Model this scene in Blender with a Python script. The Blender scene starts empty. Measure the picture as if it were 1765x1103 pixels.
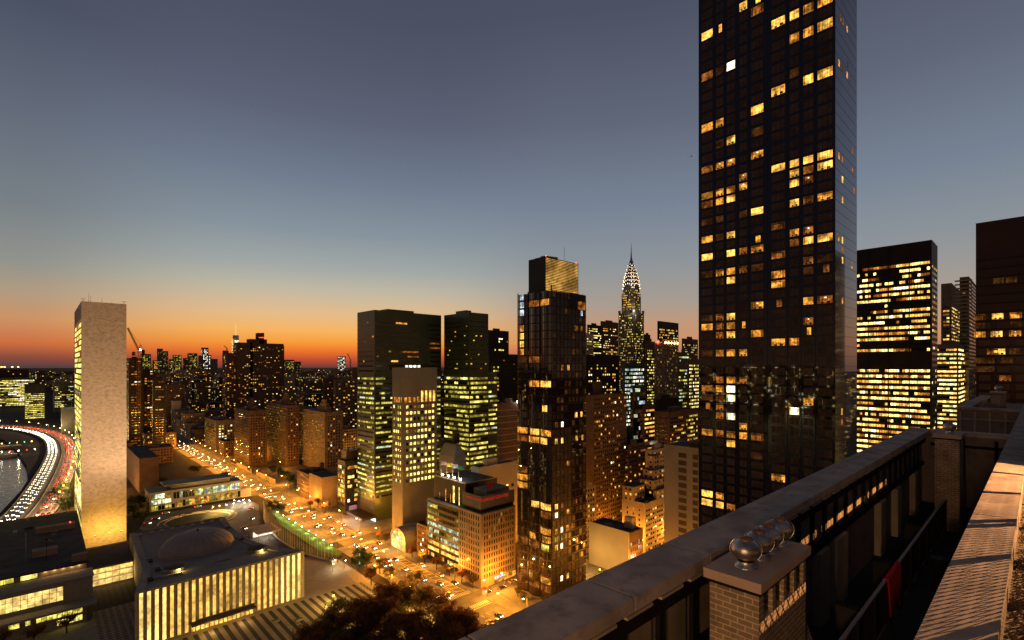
import bpy, math, random
from mathutils import Vector, Matrix
random.seed(7)
R = math.radians
scene = bpy.context.scene
C = scene.collection

# ------------------------------------------------------------------ camera
# metres; X runs west along the streets, Y runs south along the avenue, Z up
H = 113.0
cam_d = bpy.data.cameras.new('camera')
cam_d.sensor_width = 36.0
cam_d.lens = 861.0 / 1765 * 36
cam_d.shift_y = 80.5 / 1765
cam_d.clip_start = 0.1
cam_d.clip_end = 120000
cam = bpy.data.objects.new('camera', cam_d)
cam.location = (0, 0, H)
VA = math.atan2(912.5, 861.0)
cam.rotation_euler = (R(90), 0, VA - R(90))
C.objects.link(cam)
scene.camera = cam

# ------------------------------------------------------------------ view
scene.view_settings.view_transform = 'Standard'
scene.view_settings.look = 'None'
scene.view_settings.exposure = 0.0
scene.view_settings.gamma = 1.0
scene.cycles.use_denoising = True
scene.cycles.sample_clamp_indirect = 1.5
scene.cycles.sample_clamp_direct = 0.0
scene.cycles.max_bounces = 5
scene.cycles.diffuse_bounces = 2
scene.cycles.glossy_bounces = 3
scene.cycles.transparent_max_bounces = 6
scene.cycles.caustics_reflective = False
scene.cycles.caustics_refractive = False

# ------------------------------------------------------------------ sky at dusk
def lin(c):
    return tuple(((v/255/12.92) if v/255 <= .04045 else ((v/255+.055)/1.055)**2.4) for v in c)
GLOW = Vector((.4065, .9137, 0)).normalized()
SUN_EL = R(-3.0)
SUN_AZ = math.atan2(GLOW.x, GLOW.y)
world = bpy.data.worlds.new('World')
scene.world = world
world.use_nodes = True
nt = world.node_tree
nt.nodes.clear()
N = nt.nodes.new; L = nt.links.new
wo = N('ShaderNodeOutputWorld'); bg = N('ShaderNodeBackground'); L(bg.outputs[0], wo.inputs[0])
sky = N('ShaderNodeTexSky'); sky.sky_type = 'NISHITA'; sky.sun_disc = False
sky.sun_elevation = SUN_EL; sky.sun_rotation = SUN_AZ; sky.air_density = 1.5; sky.dust_density = 3.0
tc = N('ShaderNodeTexCoord'); sx = N('ShaderNodeSeparateXYZ'); L(tc.outputs['Generated'], sx.inputs[0])
def ramp(stops):
    r = N('ShaderNodeValToRGB'); el = r.color_ramp.elements
    while len(el) > 1: el.remove(el[-1])
    el[0].position = stops[0][0]; el[0].color = (*lin(stops[0][1]), 1)
    for p, c in stops[1:]:
        e = el.new(p); e.color = (*lin(c), 1)
    L(sx.outputs[2], r.inputs[0])
    return r
rA = ramp([(0, (118, 62, 54)), (.013, (190, 78, 50)), (.029, (236, 116, 42)), (.0455, (248, 156, 58)), (.067, (246, 180, 96)), (.099, (226, 187, 138)),
           (.142, (191, 183, 162)), (.183, (160, 167, 165)), (.244, (134, 146, 156)), (.338, (109, 121, 140)), (.424, (92, 98, 117)), (.5, (81, 86, 104)), (.565, (73, 79, 96)), (1, (44, 50, 68))])
rC = ramp([(0, (84, 64, 66)), (.014, (140, 76, 60)), (.035, (204, 112, 66)), (.069, (202, 146, 100)), (.11, (172, 153, 130)), (.151, (142, 145, 140)),
           (.23, (118, 126, 133)), (.341, (98, 106, 121)), (.469, (72, 79, 97)), (1, (44, 50, 68))])
rB = ramp([(0, (212, 154, 98)), (.06, (190, 142, 98)), (.15, (146, 116, 90)), (.35, (100, 88, 82)), (.7, (66, 64, 74)), (1, (50, 54, 68))])
rD = ramp([(0, (120, 84, 74)), (.02, (176, 118, 92)), (.0466, (204, 145, 107)), (.08, (194, 151, 118)), (.123, (166, 155, 145)), (.198, (140, 147, 153)),
           (.298, (118, 130, 147)), (.432, (95, 102, 119)), (.574, (75, 81, 98)), (1, (44, 50, 68))])
rE = ramp([(0, (104, 78, 60)), (.05, (84, 68, 60)), (.15, (56, 52, 60)), (.35, (44, 48, 64)), (1, (40, 46, 62))])
nrm = N('ShaderNodeVectorMath'); nrm.operation = 'MULTIPLY'; nrm.inputs[1].default_value = (1, 1, 0)
L(tc.outputs['Generated'], nrm.inputs[0])
nn = N('ShaderNodeVectorMath'); nn.operation = 'NORMALIZE'; L(nrm.outputs[0], nn.inputs[0])
dt = N('ShaderNodeVectorMath'); dt.operation = 'DOT_PRODUCT'; dt.inputs[1].default_value = GLOW; L(nn.outputs[0], dt.inputs[0])
def mr(a, b):
    m = N('ShaderNodeMapRange'); m.interpolation_type = 'SMOOTHSTEP'; m.inputs[1].default_value = a; m.inputs[2].default_value = b
    L(dt.outputs['Value'], m.inputs[0]); return m
m1 = mr(.90, 1.0); m2 = mr(.0, .42); m3 = mr(-.85, -.25)
dt2 = N('ShaderNodeVectorMath'); dt2.operation = 'DOT_PRODUCT'; dt2.inputs[1].default_value = (GLOW.y, -GLOW.x, 0); L(nn.outputs[0], dt2.inputs[0])
m4 = N('ShaderNodeMapRange'); m4.interpolation_type = 'SMOOTHSTEP'; m4.inputs[1].default_value = -.03; m4.inputs[2].default_value = .3; L(dt2.outputs['Value'], m4.inputs[0])
def mix(f, a, b, mode='MIX'):
    m = N('ShaderNodeMix'); m.data_type = 'RGBA'; m.blend_type = mode
    if isinstance(f, float): m.inputs[0].default_value = f
    else: L(f, m.inputs[0])
    L(a, m.inputs[6]); L(b, m.inputs[7]); return m.outputs[2]
side = mix(m4.outputs[0], rC.outputs[0], rD.outputs[0])
inner = mix(m1.outputs[0], side, rA.outputs[0])
back = mix(m3.outputs[0], rB.outputs[0], rE.outputs[0])
allsky = mix(m2.outputs[0], back, inner)
skyd = N('ShaderNodeVectorMath'); skyd.operation = 'SCALE'; skyd.inputs['Scale'].default_value = 0.05
L(sky.outputs[0], skyd.inputs[0])
tot = N('ShaderNodeVectorMath'); tot.operation = 'ADD'; L(allsky, tot.inputs[0]); L(skyd.outputs[0], tot.inputs[1])
L(tot.outputs[0], bg.inputs[0]); bg.inputs[1].default_value = 1.0

# the sun has just set: only its last light from the glow on the horizon
sd = bpy.data.lights.new('sun', 'SUN'); sd.energy = 0.12; sd.angle = R(10); sd.color = (1, .5, .22)
so = bpy.data.objects.new('sun', sd); C.objects.link(so)
so.rotation_euler = (-Vector((GLOW.x, GLOW.y, .03))).to_track_quat('-Z', 'Y').to_euler()

# ------------------------------------------------------------------ pixel -> ground plan helpers (photo pixels 1765x1103)
F = 861.0; CX = 882.5; HY = 632.0
dx, dy = math.cos(VA), math.sin(VA); rx, ry = dy, -dx
def PT(px, D):
    t = (px-CX)/F; return D*(dx+t*rx), D*(dy+t*ry)
def DX(px, X): return X/(dx+(px-CX)/F*rx)
def DY(px, Y): return Y/(dy+(px-CX)/F*ry)
def ZP(py, D): return H-(py-HY)/F*D
def GP(px, py, z=0.0):
    return PT(px, (H-z)*F/(py-HY))
def bbox(l, c, r, top, D, dep=None):
    """plan box (x0,x1,y0,y1,ztop) of a block whose near corner is seen at column c"""
    x, y = PT(c, D)
    x1 = PT(r, DY(r, y))[0]
    y1 = y+dep if dep else PT(l, DX(l, x))[1]
    return (x, x1, y, y1, ZP(top, D))

# ------------------------------------------------------------------ materials
MATS = {}
def pmat(name, col, rough=.8, metal=0, var=.25, scale=.3, bump=0, spec=.3, kind=None, ior=None):
    if name in MATS: return MATS[name]
    m = bpy.data.materials.new(name); m.use_nodes = True; t = m.node_tree
    b = t.nodes['Principled BSDF']; b.inputs['Roughness'].default_value = rough; b.inputs['Metallic'].default_value = metal
    b.inputs['Specular IOR Level'].default_value = spec
    if ior: b.inputs['IOR'].default_value = ior
    n = t.nodes.new('ShaderNodeTexNoise'); n.inputs['Scale'].default_value = scale; n.inputs['Detail'].default_value = 6
    g = t.nodes.new('ShaderNodeNewGeometry'); t.links.new(g.outputs['Position'], n.inputs['Vector'])
    r = t.nodes.new('ShaderNodeValToRGB'); e = r.color_ramp.elements
    e[0].position = .3; e[1].position = .7
    e[0].color = (*[v*(1-var) for v in col], 1); e[1].color = (*[min(1, v*(1+var)) for v in col], 1)
    t.links.new(n.outputs['Fac'], r.inputs['Fac']); t.links.new(r.outputs[0], b.inputs['Base Color'])
    src = n
    if kind:
        # masonry, planks or panels on walls: brick texture in (x+y, z)
        s = t.nodes.new('ShaderNodeSeparateXYZ'); t.links.new(g.outputs['Position'], s.inputs[0])
        a = t.nodes.new('ShaderNodeMath'); a.operation = 'ADD'; t.links.new(s.outputs[0], a.inputs[0]); t.links.new(s.outputs[1], a.inputs[1])
        cb = t.nodes.new('ShaderNodeCombineXYZ'); t.links.new(a.outputs[0], cb.inputs[0]); t.links.new(s.outputs[2], cb.inputs[1])
        if kind.get('top'): cb = g; out = g.outputs['Position']
        else: out = cb.outputs[0]
        br = t.nodes.new('ShaderNodeTexBrick'); t.links.new(out, br.inputs['Vector'])
        br.inputs['Scale'].default_value = 1; br.inputs['Brick Width'].default_value = kind['w']; br.inputs['Row Height'].default_value = kind['h']
        br.inputs['Mortar Size'].default_value = kind['m']; br.offset = kind.get('off', .5); br.inputs['Mortar Smooth'].default_value = .1
        br.inputs['Color1'].default_value = (1, 1, 1, 1); v = kind.get('v', .8); br.inputs['Color2'].default_value = (v, v, v, 1)
        mc = kind.get('mc', (.5, .5, .5)); br.inputs['Mortar'].default_value = (*mc, 1); br.inputs['Bias'].default_value = kind.get('bias', 0)
        mx = t.nodes.new('ShaderNodeMix'); mx.data_type = 'RGBA'; mx.blend_type = 'MULTIPLY'; mx.inputs[0].default_value = 1
        t.links.new(r.outputs[0], mx.inputs[6]); t.links.new(br.outputs['Color'], mx.inputs[7]); t.links.new(mx.outputs[2], b.inputs['Base Color'])
        if kind.get('bump'):
            bp = t.nodes.new('ShaderNodeBump'); bp.inputs['Strength'].default_value = kind['bump']; bp.inputs['Distance'].default_value = .02; bp.invert = True
            t.links.new(br.outputs['Fac'], bp.inputs['Height']); t.links.new(bp.outputs[0], b.inputs['Normal'])
    elif bump:
        bp = t.nodes.new('ShaderNodeBump'); bp.inputs['Strength'].default_value = bump; bp.inputs['Distance'].default_value = .03
        n2 = t.nodes.new('ShaderNodeTexNoise'); n2.inputs['Scale'].default_value = scale*12; n2.inputs['Detail'].default_value = 5
        t.links.new(g.outputs['Position'], n2.inputs['Vector'])
        t.links.new(n2.outputs['Fac'], bp.inputs['Height']); t.links.new(bp.outputs[0], b.inputs['Normal'])
    MATS[name] = m
    return m
def emat(name, col, strength, var=.6, scale=.35, fine=1.3, sampled=False):
    """a lit room or lamp: brightness varies from room to room and inside it"""
    if name in MATS: return MATS[name]
    m = bpy.data.materials.new(name); m.use_nodes = True; t = m.node_tree; t.nodes.clear()
    o = t.nodes.new('ShaderNodeOutputMaterial'); e = t.nodes.new('ShaderNodeEmission'); t.links.new(e.outputs[0], o.inputs[0])
    e.inputs[0].default_value = (*col, 1); e.inputs[1].default_value = strength
    if var:
        g = t.nodes.new('ShaderNodeNewGeometry')
        n = t.nodes.new('ShaderNodeTexNoise'); n.inputs['Scale'].default_value = scale; n.inputs['Detail'].default_value = 0
        n2 = t.nodes.new('ShaderNodeTexNoise'); n2.inputs['Scale'].default_value = fine; n2.inputs['Detail'].default_value = 3
        t.links.new(g.outputs['Position'], n.inputs['Vector']); t.links.new(g.outputs['Position'], n2.inputs['Vector'])
        a = t.nodes.new('ShaderNodeMapRange'); a.inputs[1].default_value = .35; a.inputs[2].default_value = .65
        a.inputs[3].default_value = 1-var; a.inputs[4].default_value = 1+var
        b = t.nodes.new('ShaderNodeMapRange'); b.inputs[1].default_value = .38; b.inputs[2].default_value = .6
        b.inputs[3].default_value = 1-var; b.inputs[4].default_value = 1+var*.6
        t.links.new(n.outputs[0], a.inputs[0]); t.links.new(n2.outputs[0], b.inputs[0])
        p = t.nodes.new('ShaderNodeMath'); p.operation = 'MULTIPLY'; t.links.new(a.outputs[0], p.inputs[0]); t.links.new(b.outputs[0], p.inputs[1])
        q = t.nodes.new('ShaderNodeMath'); q.operation = 'MULTIPLY'; q.inputs[1].default_value = strength
        t.links.new(p.outputs[0], q.inputs[0]); t.links.new(q.outputs[0], e.inputs[1])
    if not sampled: m.cycles.emission_sampling = 'NONE'
    MATS[name] = m
    return m
GLASS = pmat('dark_glass', (.012, .012, .014), .12, 0, .3, .2, spec=.5)
BROWNGLASS = pmat('bronze_glass', (.016, .009, .006), .04, 0, .3, .1, spec=.5)
W = {
 'a0': emat('room_amber_faint', (1, .36, .09), .05, .5),
 'a1': emat('room_amber_dim', (1, .3, .045), .27),
 'a2': emat('room_amber', (1, .38, .045), .85),
 'a3': emat('room_amber_bright', (1, .5, .085), 1.5, .5),
 'y1': emat('office_yellow_dim', (.8, .6, .08), .35),
 'y2': emat('office_yellow', (.88, .74, .11), .9),
 'y3': emat('office_yellow_bright', (1, .8, .2), 1.6, .45),
 'h': emat('office_hot', (1, .72, .2), 2.6, .45),
 'w': emat('room_white', (1, .88, .6), 2.4, .35),
 'g': emat('office_fluorescent', (.72, .85, .55), .8),
 'b': emat('office_cool', (.75, .9, 1), .8),
 'r': emat('sign_red', (1, .05, .03), 1.2, .3),
 'dk': GLASS,
}
WALL = {
 'black': pmat('black_cladding', (.02, .017, .015), .45, 0, .2, .1, kind=dict(w=3, h=3.4, m=.06, off=0, v=.85)),
 'brown': pmat('brown_brick', (.17, .105, .07), .9, 0, .2, .15, kind=dict(w=1.2, h=.6, m=.03, v=.82)),
 'darkbrick': pmat('dark_brick', (.1, .065, .05), .9, 0, .25, .15),
 'tan': pmat('tan_brick', (.3, .22, .15), .9, 0, .15, .12, kind=dict(w=1.5, h=.8, m=.03, v=.88)),
 'stone': pmat('grey_limestone', (.32, .28, .23), .85, 0, .15, .1, kind=dict(w=2.5, h=1.2, m=.04, off=0, v=.9)),
 'pale': pmat('pale_stucco', (.5, .42, .32), .9, 0, .12, .08),
 'green': pmat('green_curtain_wall', (.045, .062, .026), .3, 0, .3, .1, spec=.5),
 'bronze': pmat('bronze_frame', (.045, .03, .022), .4, .3, .2, .2),
 'conc': pmat('concrete', (.3, .27, .22), .85, 0, .12, .1, kind=dict(w=1.6, h=1.5, m=.035, off=0, v=.93)),
 'roof': pmat('roof_felt', (.06, .055, .055), .95, 0, .35, .2, bump=.3),
 'grey': pmat('grey_facade', (.14, .125, .11), .85, 0, .2, .15),
}

# ------------------------------------------------------------------ mesh building
WL = {}
class MB:
    def __init__(s): s.v = []; s.f = []; s.i = []; s.m = []
    def mi(s, m):
        if m not in s.m: s.m.append(m)
        return s.m.index(m)
    def face(s, pts, m):
        k = len(s.v); s.v += [tuple(p) for p in pts]; s.f.append(tuple(range(k, k+len(pts)))); s.i.append(s.mi(m)); return s
    def raw(s, vs, fs, m):
        k = len(s.v); s.v += [tuple(p) for p in vs]; i = s.mi(m)
        for f in fs: s.f.append(tuple(k+j for j in f)); s.i.append(i)
        return s
    def box(s, x0, x1, y0, y1, z0, z1, m):
        return s.raw([(x0, y0, z0), (x1, y0, z0), (x1, y1, z0), (x0, y1, z0), (x0, y0, z1), (x1, y0, z1), (x1, y1, z1), (x0, y1, z1)],
                     [(0, 3, 2, 1), (4, 5, 6, 7), (0, 1, 5, 4), (1, 2, 6, 5), (2, 3, 7, 6), (3, 0, 4, 7)], m)
    def prism(s, poly, z0, z1, m, top=None):
        n = len(poly)
        if sum(poly[i][0]*poly[(i+1) % n][1]-poly[(i+1) % n][0]*poly[i][1] for i in range(n)) < 0: poly = poly[::-1]
        zf = (lambda p: z1) if top is None else top
        s.raw([(p[0], p[1], z0) for p in poly]+[(p[0], p[1], zf(p)) for p in poly],
              [tuple(range(n-1, -1, -1)), tuple(range(n, 2*n))]+[(i, (i+1) % n, n+(i+1) % n, n+i) for i in range(n)], m)
        return s
    def cyl(s, x, y, z0, z1, r0, m, r1=None, n=12, rot=0):
        r1 = r0 if r1 is None else r1
        a = [rot+2*math.pi*i/n for i in range(n)]
        return s.raw([(x+r0*math.cos(t), y+r0*math.sin(t), z0) for t in a]+[(x+r1*math.cos(t), y+r1*math.sin(t), z1) for t in a],
                     [tuple(range(n-1, -1, -1)), tuple(range(n, 2*n))]+[(i, (i+1) % n, n+(i+1) % n, n+i) for i in range(n)], m)
    def bar(s, p, q, r, m, n=6, r2=None):
        p = Vector(p); q = Vector(q); d = (q-p)
        if d.length < 1e-6: return s
        d.normalize(); u = d.orthogonal().normalized(); w = d.cross(u); r2 = r if r2 is None else r2
        a = [2*math.pi*i/n for i in range(n)]
        return s.raw([p+(u*math.cos(t)+w*math.sin(t))*r for t in a]+[q+(u*math.cos(t)+w*math.sin(t))*r2 for t in a],
                     [tuple(range(n-1, -1, -1)), tuple(range(n, 2*n))]+[(i, (i+1) % n, n+(i+1) % n, n+i) for i in range(n)], m)
    def lathe(s, x, y, prof, m, n=20, a0=0, a1=2*math.pi):
        vs = []; fs = []; closed = abs(a1-a0-2*math.pi) < 1e-6
        k = n if closed else n+1
        for r, z in prof:
            for i in range(k):
                t = a0+(a1-a0)*i/n; vs.append((x+r*math.cos(t), y+r*math.sin(t), z))
        for j in range(len(prof)-1):
            for i in range(n):
                i2 = (i+1) % k
                fs.append((j*k+i, j*k+i2, (j+1)*k+i2, (j+1)*k+i))
        return s.raw(vs, fs, m)
    def build(s, name, parent=None, loc=(0, 0, 0), smooth=False):
        if parent is not None: loc = WL[parent.name]
        me = bpy.data.meshes.new(name)
        me.from_pydata([(v[0]-loc[0], v[1]-loc[1], v[2]-loc[2]) for v in s.v], [], s.f)
        for m in s.m: me.materials.append(m)
        me.polygons.foreach_set('material_index', s.i)
        if smooth: me.polygons.foreach_set('use_smooth', [True]*len(me.polygons))
        me.update()
        o = bpy.data.objects.new(name, me); C.objects.link(o)
        if parent is not None: o.parent = parent
        else: o.location = loc
        WL[o.name] = tuple(loc)
        return o
def tag(o, label=None, cat=None, group=None, kind=None):
    if label: o['label'] = label
    if cat: o['category'] = cat
    if group: o['group'] = group
    if kind: o['kind'] = kind
    return o
def thing(name, label, cat, loc=(0, 0, 0), group=None):
    o = bpy.data.objects.new(name, None); o.empty_display_size = .5; C.objects.link(o); o.location = loc; WL[o.name] = tuple(loc)
    return tag(o, label, cat, group)
def copy_tree(o, loc, rz=0, parent=None, label=None):
    c = o.copy(); C.objects.link(c)
    if parent is not None: c.parent = parent
    else:
        c.location = loc; c.rotation_euler = (0, 0, rz)
        if label: c['label'] = label
    for ch in list(o.children): copy_tree(ch, None, 0, c)
    return c
def lamp_light(parent, loc, power, col, size=.2, kind='POINT', name='lamp_glow'):
    d = bpy.data.lights.new(name, kind); d.energy = power; d.color = col; d.shadow_soft_size = size
    o = bpy.data.objects.new(name, d); C.objects.link(o)
    if parent is not None:
        w = WL[parent.name]; o.parent = parent; o.location = (loc[0]-w[0], loc[1]-w[1], loc[2]-w[2])
    else: o.location = loc
    return o

# ------------------------------------------------------------------ towers with windows
def rect_quad(face, P, u0, u1, z0, z1):
    if face == '-X': return [(P, u1, z0), (P, u0, z0), (P, u0, z1), (P, u1, z1)]
    if face == '+X': return [(P, u0, z0), (P, u1, z0), (P, u1, z1), (P, u0, z1)]
    if face == '-Y': return [(u0, P, z0), (u1, P, z0), (u1, P, z1), (u0, P, z1)]
    return [(u1, P, z0), (u0, P, z0), (u0, P, z1), (u1, P, z1)]
WM = {}
def window_obj(parent, face, P, u0, u1, z0, z1, cls, nx=2, nz=1, name='window'):
    """one window: a frame with its panes, sharing mesh data between equal windows"""
    w, h = round(u1-u0, 2), round(z1-z0, 2)
    var_ = random.randrange(6) if (w > 1.7 and cls in ('a1', 'a2', 'a3', 'w', 'y3', 'y2')) else 0
    key = (face, w, h, cls, nx, nz, var_)
    if key not in WM:
        b = MB(); g = .1; fr = WALL['bronze']
        s = -1 if face[0] == '-' else 1
        def q(a0, a1, c0, c1, off, m): b.face(rect_quad(face, s*off, a0, a1, c0, c1), m)
        q(-w/2, w/2, -h/2, h/2, .0, fr)
        for i in range(nx):
            for j in range(nz):
                q(-w/2+w*i/nx+(g/2 if i else .0), -w/2+w*(i+1)/nx-(g/2 if i < nx-1 else 0), -h/2+h*j/nz+(g/2 if j else 0), -h/2+h*(j+1)/nz-(g/2 if j < nz-1 else 0), .03, W[cls])
        dim = W[{'a3': 'a2', 'a2': 'a1', 'a1': 'a0', 'w': 'y2', 'y3': 'y1', 'y2': 'y1'}.get(cls, cls)]
        if var_ in (1, 4): q(-w/2+.06, w/2-.06, h*.22, h/2-.04, .045, dim)            # blind half down
        if var_ in (2, 4): q(-w/2+.06, -w/2+w*.2, -h/2+.04, h/2-.04, .05, dim)         # curtain
        if var_ in (2, 5): q(w/2-w*.17, w/2-.06, -h/2+.04, h/2-.04, .05, dim)
        if var_ in (3, 5, 1):                                                          # furniture against the light
            q(-w*.36, -w*.12, -h/2+.04, -h*.22, .048, fr); q(w*.08, w*.3, -h/2+.04, -h*.3, .048, fr); q(w*.16, w*.19, -h*.3, h*.08, .048, fr)
        if var_ == 5: q(-w*.1, w*.04, h*.2, h*.34, .048, W['w'] if cls != 'w' else W['a3'])
        me = bpy.data.meshes.new(name)
        me.from_pydata(b.v, [], b.f)
        for m in b.m: me.materials.append(m)
        me.polygons.foreach_set('material_index', b.i)
        WM[key] = me
    o = bpy.data.objects.new(name, WM[key]); C.objects.link(o); o.parent = parent
    wl = WL[parent.name]
    c = ((P, (u0+u1)/2, (z0+z1)/2) if face[1] == 'X' else ((u0+u1)/2, P, (z0+z1)/2))
    o.location = (c[0]-wl[0], c[1]-wl[1], c[2]-wl[2])
    return o
def pick(pal):
    t = random.random()*sum(w for _, w in pal)
    for c, w in pal:
        t -= w
        if t <= 0: return c
    return pal[-1][0]
PAL = {
 'home': [('a1', 5), ('a2', 4), ('a3', 2), ('w', .6), ('y2', .5)],
 'home_dim': [('a1', 7), ('a2', 3), ('a3', .5)],
 'office': [('y1', 3), ('y2', 5), ('y3', 3)],
 'office_amber': [('a2', 3), ('a3', 4), ('y3', 3), ('w', .6)],
 'green': [('y1', 4), ('y2', 5), ('g', 1), ('y3', 1)],
 'mixed': [('a1', 3), ('a2', 4), ('a3', 2), ('y2', 3), ('y3', 1), ('g', 1), ('w', 1)],
 'white': [('w', 5), ('y3', 2), ('g', 2)],
 'cool': [('b', 4), ('g', 3), ('w', 2)],
}
def cells(u0, u1, z0, z1, fh, bay, ww, wh, sill=.9, p=.3, run=.0, pal='home', edge=None, dark=True, floorvar=.0, skip=()):
    """window cells on a rectangle of wall; run makes neighbours share lit or dark, floorvar makes whole floors brighter or darker"""
    n = max(1, int((u1-u0)/bay)); off = ((u1-u0)-n*bay)/2
    out = []; k = 0; z = z0
    P = PAL[pal] if isinstance(pal, str) else pal
    while z+sill+wh <= z1+.01:
        lit = random.random() < p; cls = pick(P); pf = p*(1+floorvar*(random.random()*2-1))
        if random.random() < floorvar*.35: pf *= .15
        for i in range(n):
            if not (run and random.random() < run):
                lit = random.random() < pf; cls = pick(P)
            if k in skip: continue
            if lit or dark:
                a = u0+off+i*bay+(bay-ww)/2
                out.append((a, a+ww, z+sill, z+sill+wh, cls if lit else 'dk'))
        z += fh; k += 1
    return out
def add_windows(root, sets, ind=0):
    """sets: list of (face, plane, cells). The ind lit windows nearest the viewer become parts of their own, the rest one part."""
    alls = []
    for face, P, cs in sets:
        s = -1 if face[0] == '-' else 1
        for c in cs:
            u = (c[0]+c[1])/2; x, y = (P, u) if face[1] == 'X' else (u, P)
            alls.append((x*x+y*y+(H-c[2])**2, face, P+s*.06, c))
    alls.sort(key=lambda t: (t[3][4] == 'dk', t[0]))
    mb = MB()
    for i, (d, face, P, c) in enumerate(alls):
        if i < ind and c[4] != 'dk':
            window_obj(root, face, P, *c[:4], c[4], nx=2)
        else:
            mb.face(rect_quad(face, P, *c[:4]), W[c[4]])
    if mb.f:
        tag(mb.build('window', root), kind='stuff')
BOXES = []
def tower(name, label, b, wall='grey', cat='building', z0=0, roof='roof', par=.8, bulk=True, win=None, wx=None, wy=None, ind=0, group=None, far=False):
    x0, x1, y0, y1, z1 = b
    BOXES.append((x0-6, x1+6, y0-6, y1+6))
    root = thing(name, label, cat, ((x0+x1)/2, (y0+y1)/2, z0), group)
    wm = WALL[wall] if isinstance(wall, str) else wall
    mb = MB()
    mb.box(x0, x1, y0, y1, z0, z1, wm)
    if not far:
        t = .35
        mb.box(x0-.05, x1+.05, y0-.05, y0+t, z1, z1+par, wm); mb.box(x0-.05, x0+t, y0+t, y1+.05, z1, z1+par, wm)
        mb.box(x1-t, x1+.05, y0+t, y1+.05, z1, z1+par, wm); mb.box(x0+t, x1-t, y1-t, y1+.05, z1, z1+par, wm)
    mb.build('wall', root)
    if not far:
        MB().box(x0+.36, x1-.36, y0+.36, y1-.36, z1+.004, z1+.1, WALL[roof]).build('roof', root)
    if bulk:
        w_, d_ = (x1-x0), (y1-y0)
        rnd = random.Random(int(x0*7+y0*13))
        m2 = MB()
        a = rnd.uniform(.2, .35); c = rnd.uniform(.25, .4); hh = rnd.uniform(2.5, 5)
        m2.box(x0+w_*a, x0+w_*(a+c), y0+d_*.3, y0+d_*.7, z1+.1, z1+hh, wm)
        for _ in range(4):
            u, v = rnd.uniform(.1, .85), rnd.uniform(.1, .85); s_ = rnd.uniform(.6, 1.8)
            m2.box(x0+w_*u, x0+w_*u+s_, y0+d_*v, y0+d_*v+s_*1.3, z1+.1, z1+.1+s_*.8, WALL['grey'])
        m2.build('bulkhead', root)
        if rnd.random() < .5 and min(w_, d_) > 9 and z1 < 130:      # timber water tank on its legs
            tx_, ty_ = x0+w_*rnd.uniform(.2, .8), y0+d_*rnd.uniform(.15, .3); q = MB()
            for a_ in (-1, 1):
                for b_ in (-1, 1): q.bar((tx_+a_*1.1, ty_+b_*1.1, z1+.1), (tx_+a_*1.1, ty_+b_*1.1, z1+4), .12, WALL['black'], 4)
            q.cyl(tx_, ty_, z1+4, z1+8, 1.9, WALL['darkbrick'], n=12); q.cyl(tx_, ty_, z1+8, z1+9.4, 2.0, WALL['black'], r1=.1, n=12); q.build('water_tank', root)
    sets = []
    base = dict(fh=3.4, bay=3.2, ww=1.6, wh=1.7, p=.25)
    if win is not None:
        base.update(win)
        top = base.pop('top', 0); bot = base.pop('bot', 4); em = base.pop('em', 1.0)
        kx = dict(base); ky = dict(base)
        if wx: kx.update(wx)
        if wy: ky.update(wy)
        if wx is not False: sets.append(('-X', x0, cells(y0+em, y1-em, z0+bot, z1-top, **kx)))
        if wy is not False: sets.append(('-Y', y0, cells(x0+em, x1-em, z0+bot, z1-top, **ky)))
        add_windows(root, sets, ind)
    return root
# ================================================================== ground, river, roads
GROUND = pmat('ground_soil', (.026, .021, .016), .95, 0, .3, .05)
ASPH = pmat('asphalt', (.12, .112, .105), .8, 0, .25, .25, bump=.2)
PAVE = pmat('pavement_concrete', (.2, .19, .17), .9, 0, .15, .2, kind=dict(w=1.5, h=1.5, m=.03, off=0, v=.9, top=True))
PAINT = pmat('road_paint', (.6, .58, .5), .7, 0, .1, 1)
YPAINT = pmat('road_paint_yellow', (.7, .5, .12), .7, 0, .1, 1)
GRASS = pmat('lawn_grass', (.05, .14, .02), .95, 0, .35, .6, bump=.5)
m = bpy.data.materials.new('river_water'); m.use_nodes = True; t = m.node_tree; b = t.nodes['Principled BSDF']
b.inputs['Base Color'].default_value = (.012, .016, .02, 1); b.inputs['Roughness'].default_value = .12
n = t.nodes.new('ShaderNodeTexNoise'); n.inputs['Scale'].default_value = .25; n.inputs['Detail'].default_value = 5
g = t.nodes.new('ShaderNodeNewGeometry'); t.links.new(g.outputs['Position'], n.inputs['Vector'])
bp = t.nodes.new('ShaderNodeBump'); bp.inputs['Strength'].default_value = .7; bp.inputs['Distance'].default_value = .5
t.links.new(n.outputs[0], bp.inputs['Height']); t.links.new(bp.outputs[0], b.inputs['Normal']); WATER = m

S = 60000
shore = [(-60, -3000), (-45, 200), (-30, 480), (-22, 560), (-13, 640), (-9, 700), (-12, 800), (-20, 900), (-28, 1000), (-42, 1100), (-70, 1180), (-160, 1260), (-400, 1400), (-900, 1700), (-2500, 2400), (-9000, 5000), (-S, 12000)]
gm = MB()
poly = shore+[(-S, S), (S, S), (S, -3000)]
gm.prism(poly, -8, 0, GROUND)
tag(gm.build('ground'), kind='structure')
wm_ = MB(); wm_.box(-S, -30 + 0, -3000, 12500, -9, -3.0, WATER)
wm_.box(-30.0, 60, 400, 1300, -9, -3.004, WATER)
tag(wm_.build('river_water'), kind='structure')
east = MB(); east.prism([(-1100, -3000), (-1150, 200), (-1000, 1200), (-1400, 2100), (-9000, 4600), (-9000, -3000)], -8, .5, GROUND)
tag(east.build('far_shore_ground'), kind='structure')

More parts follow.
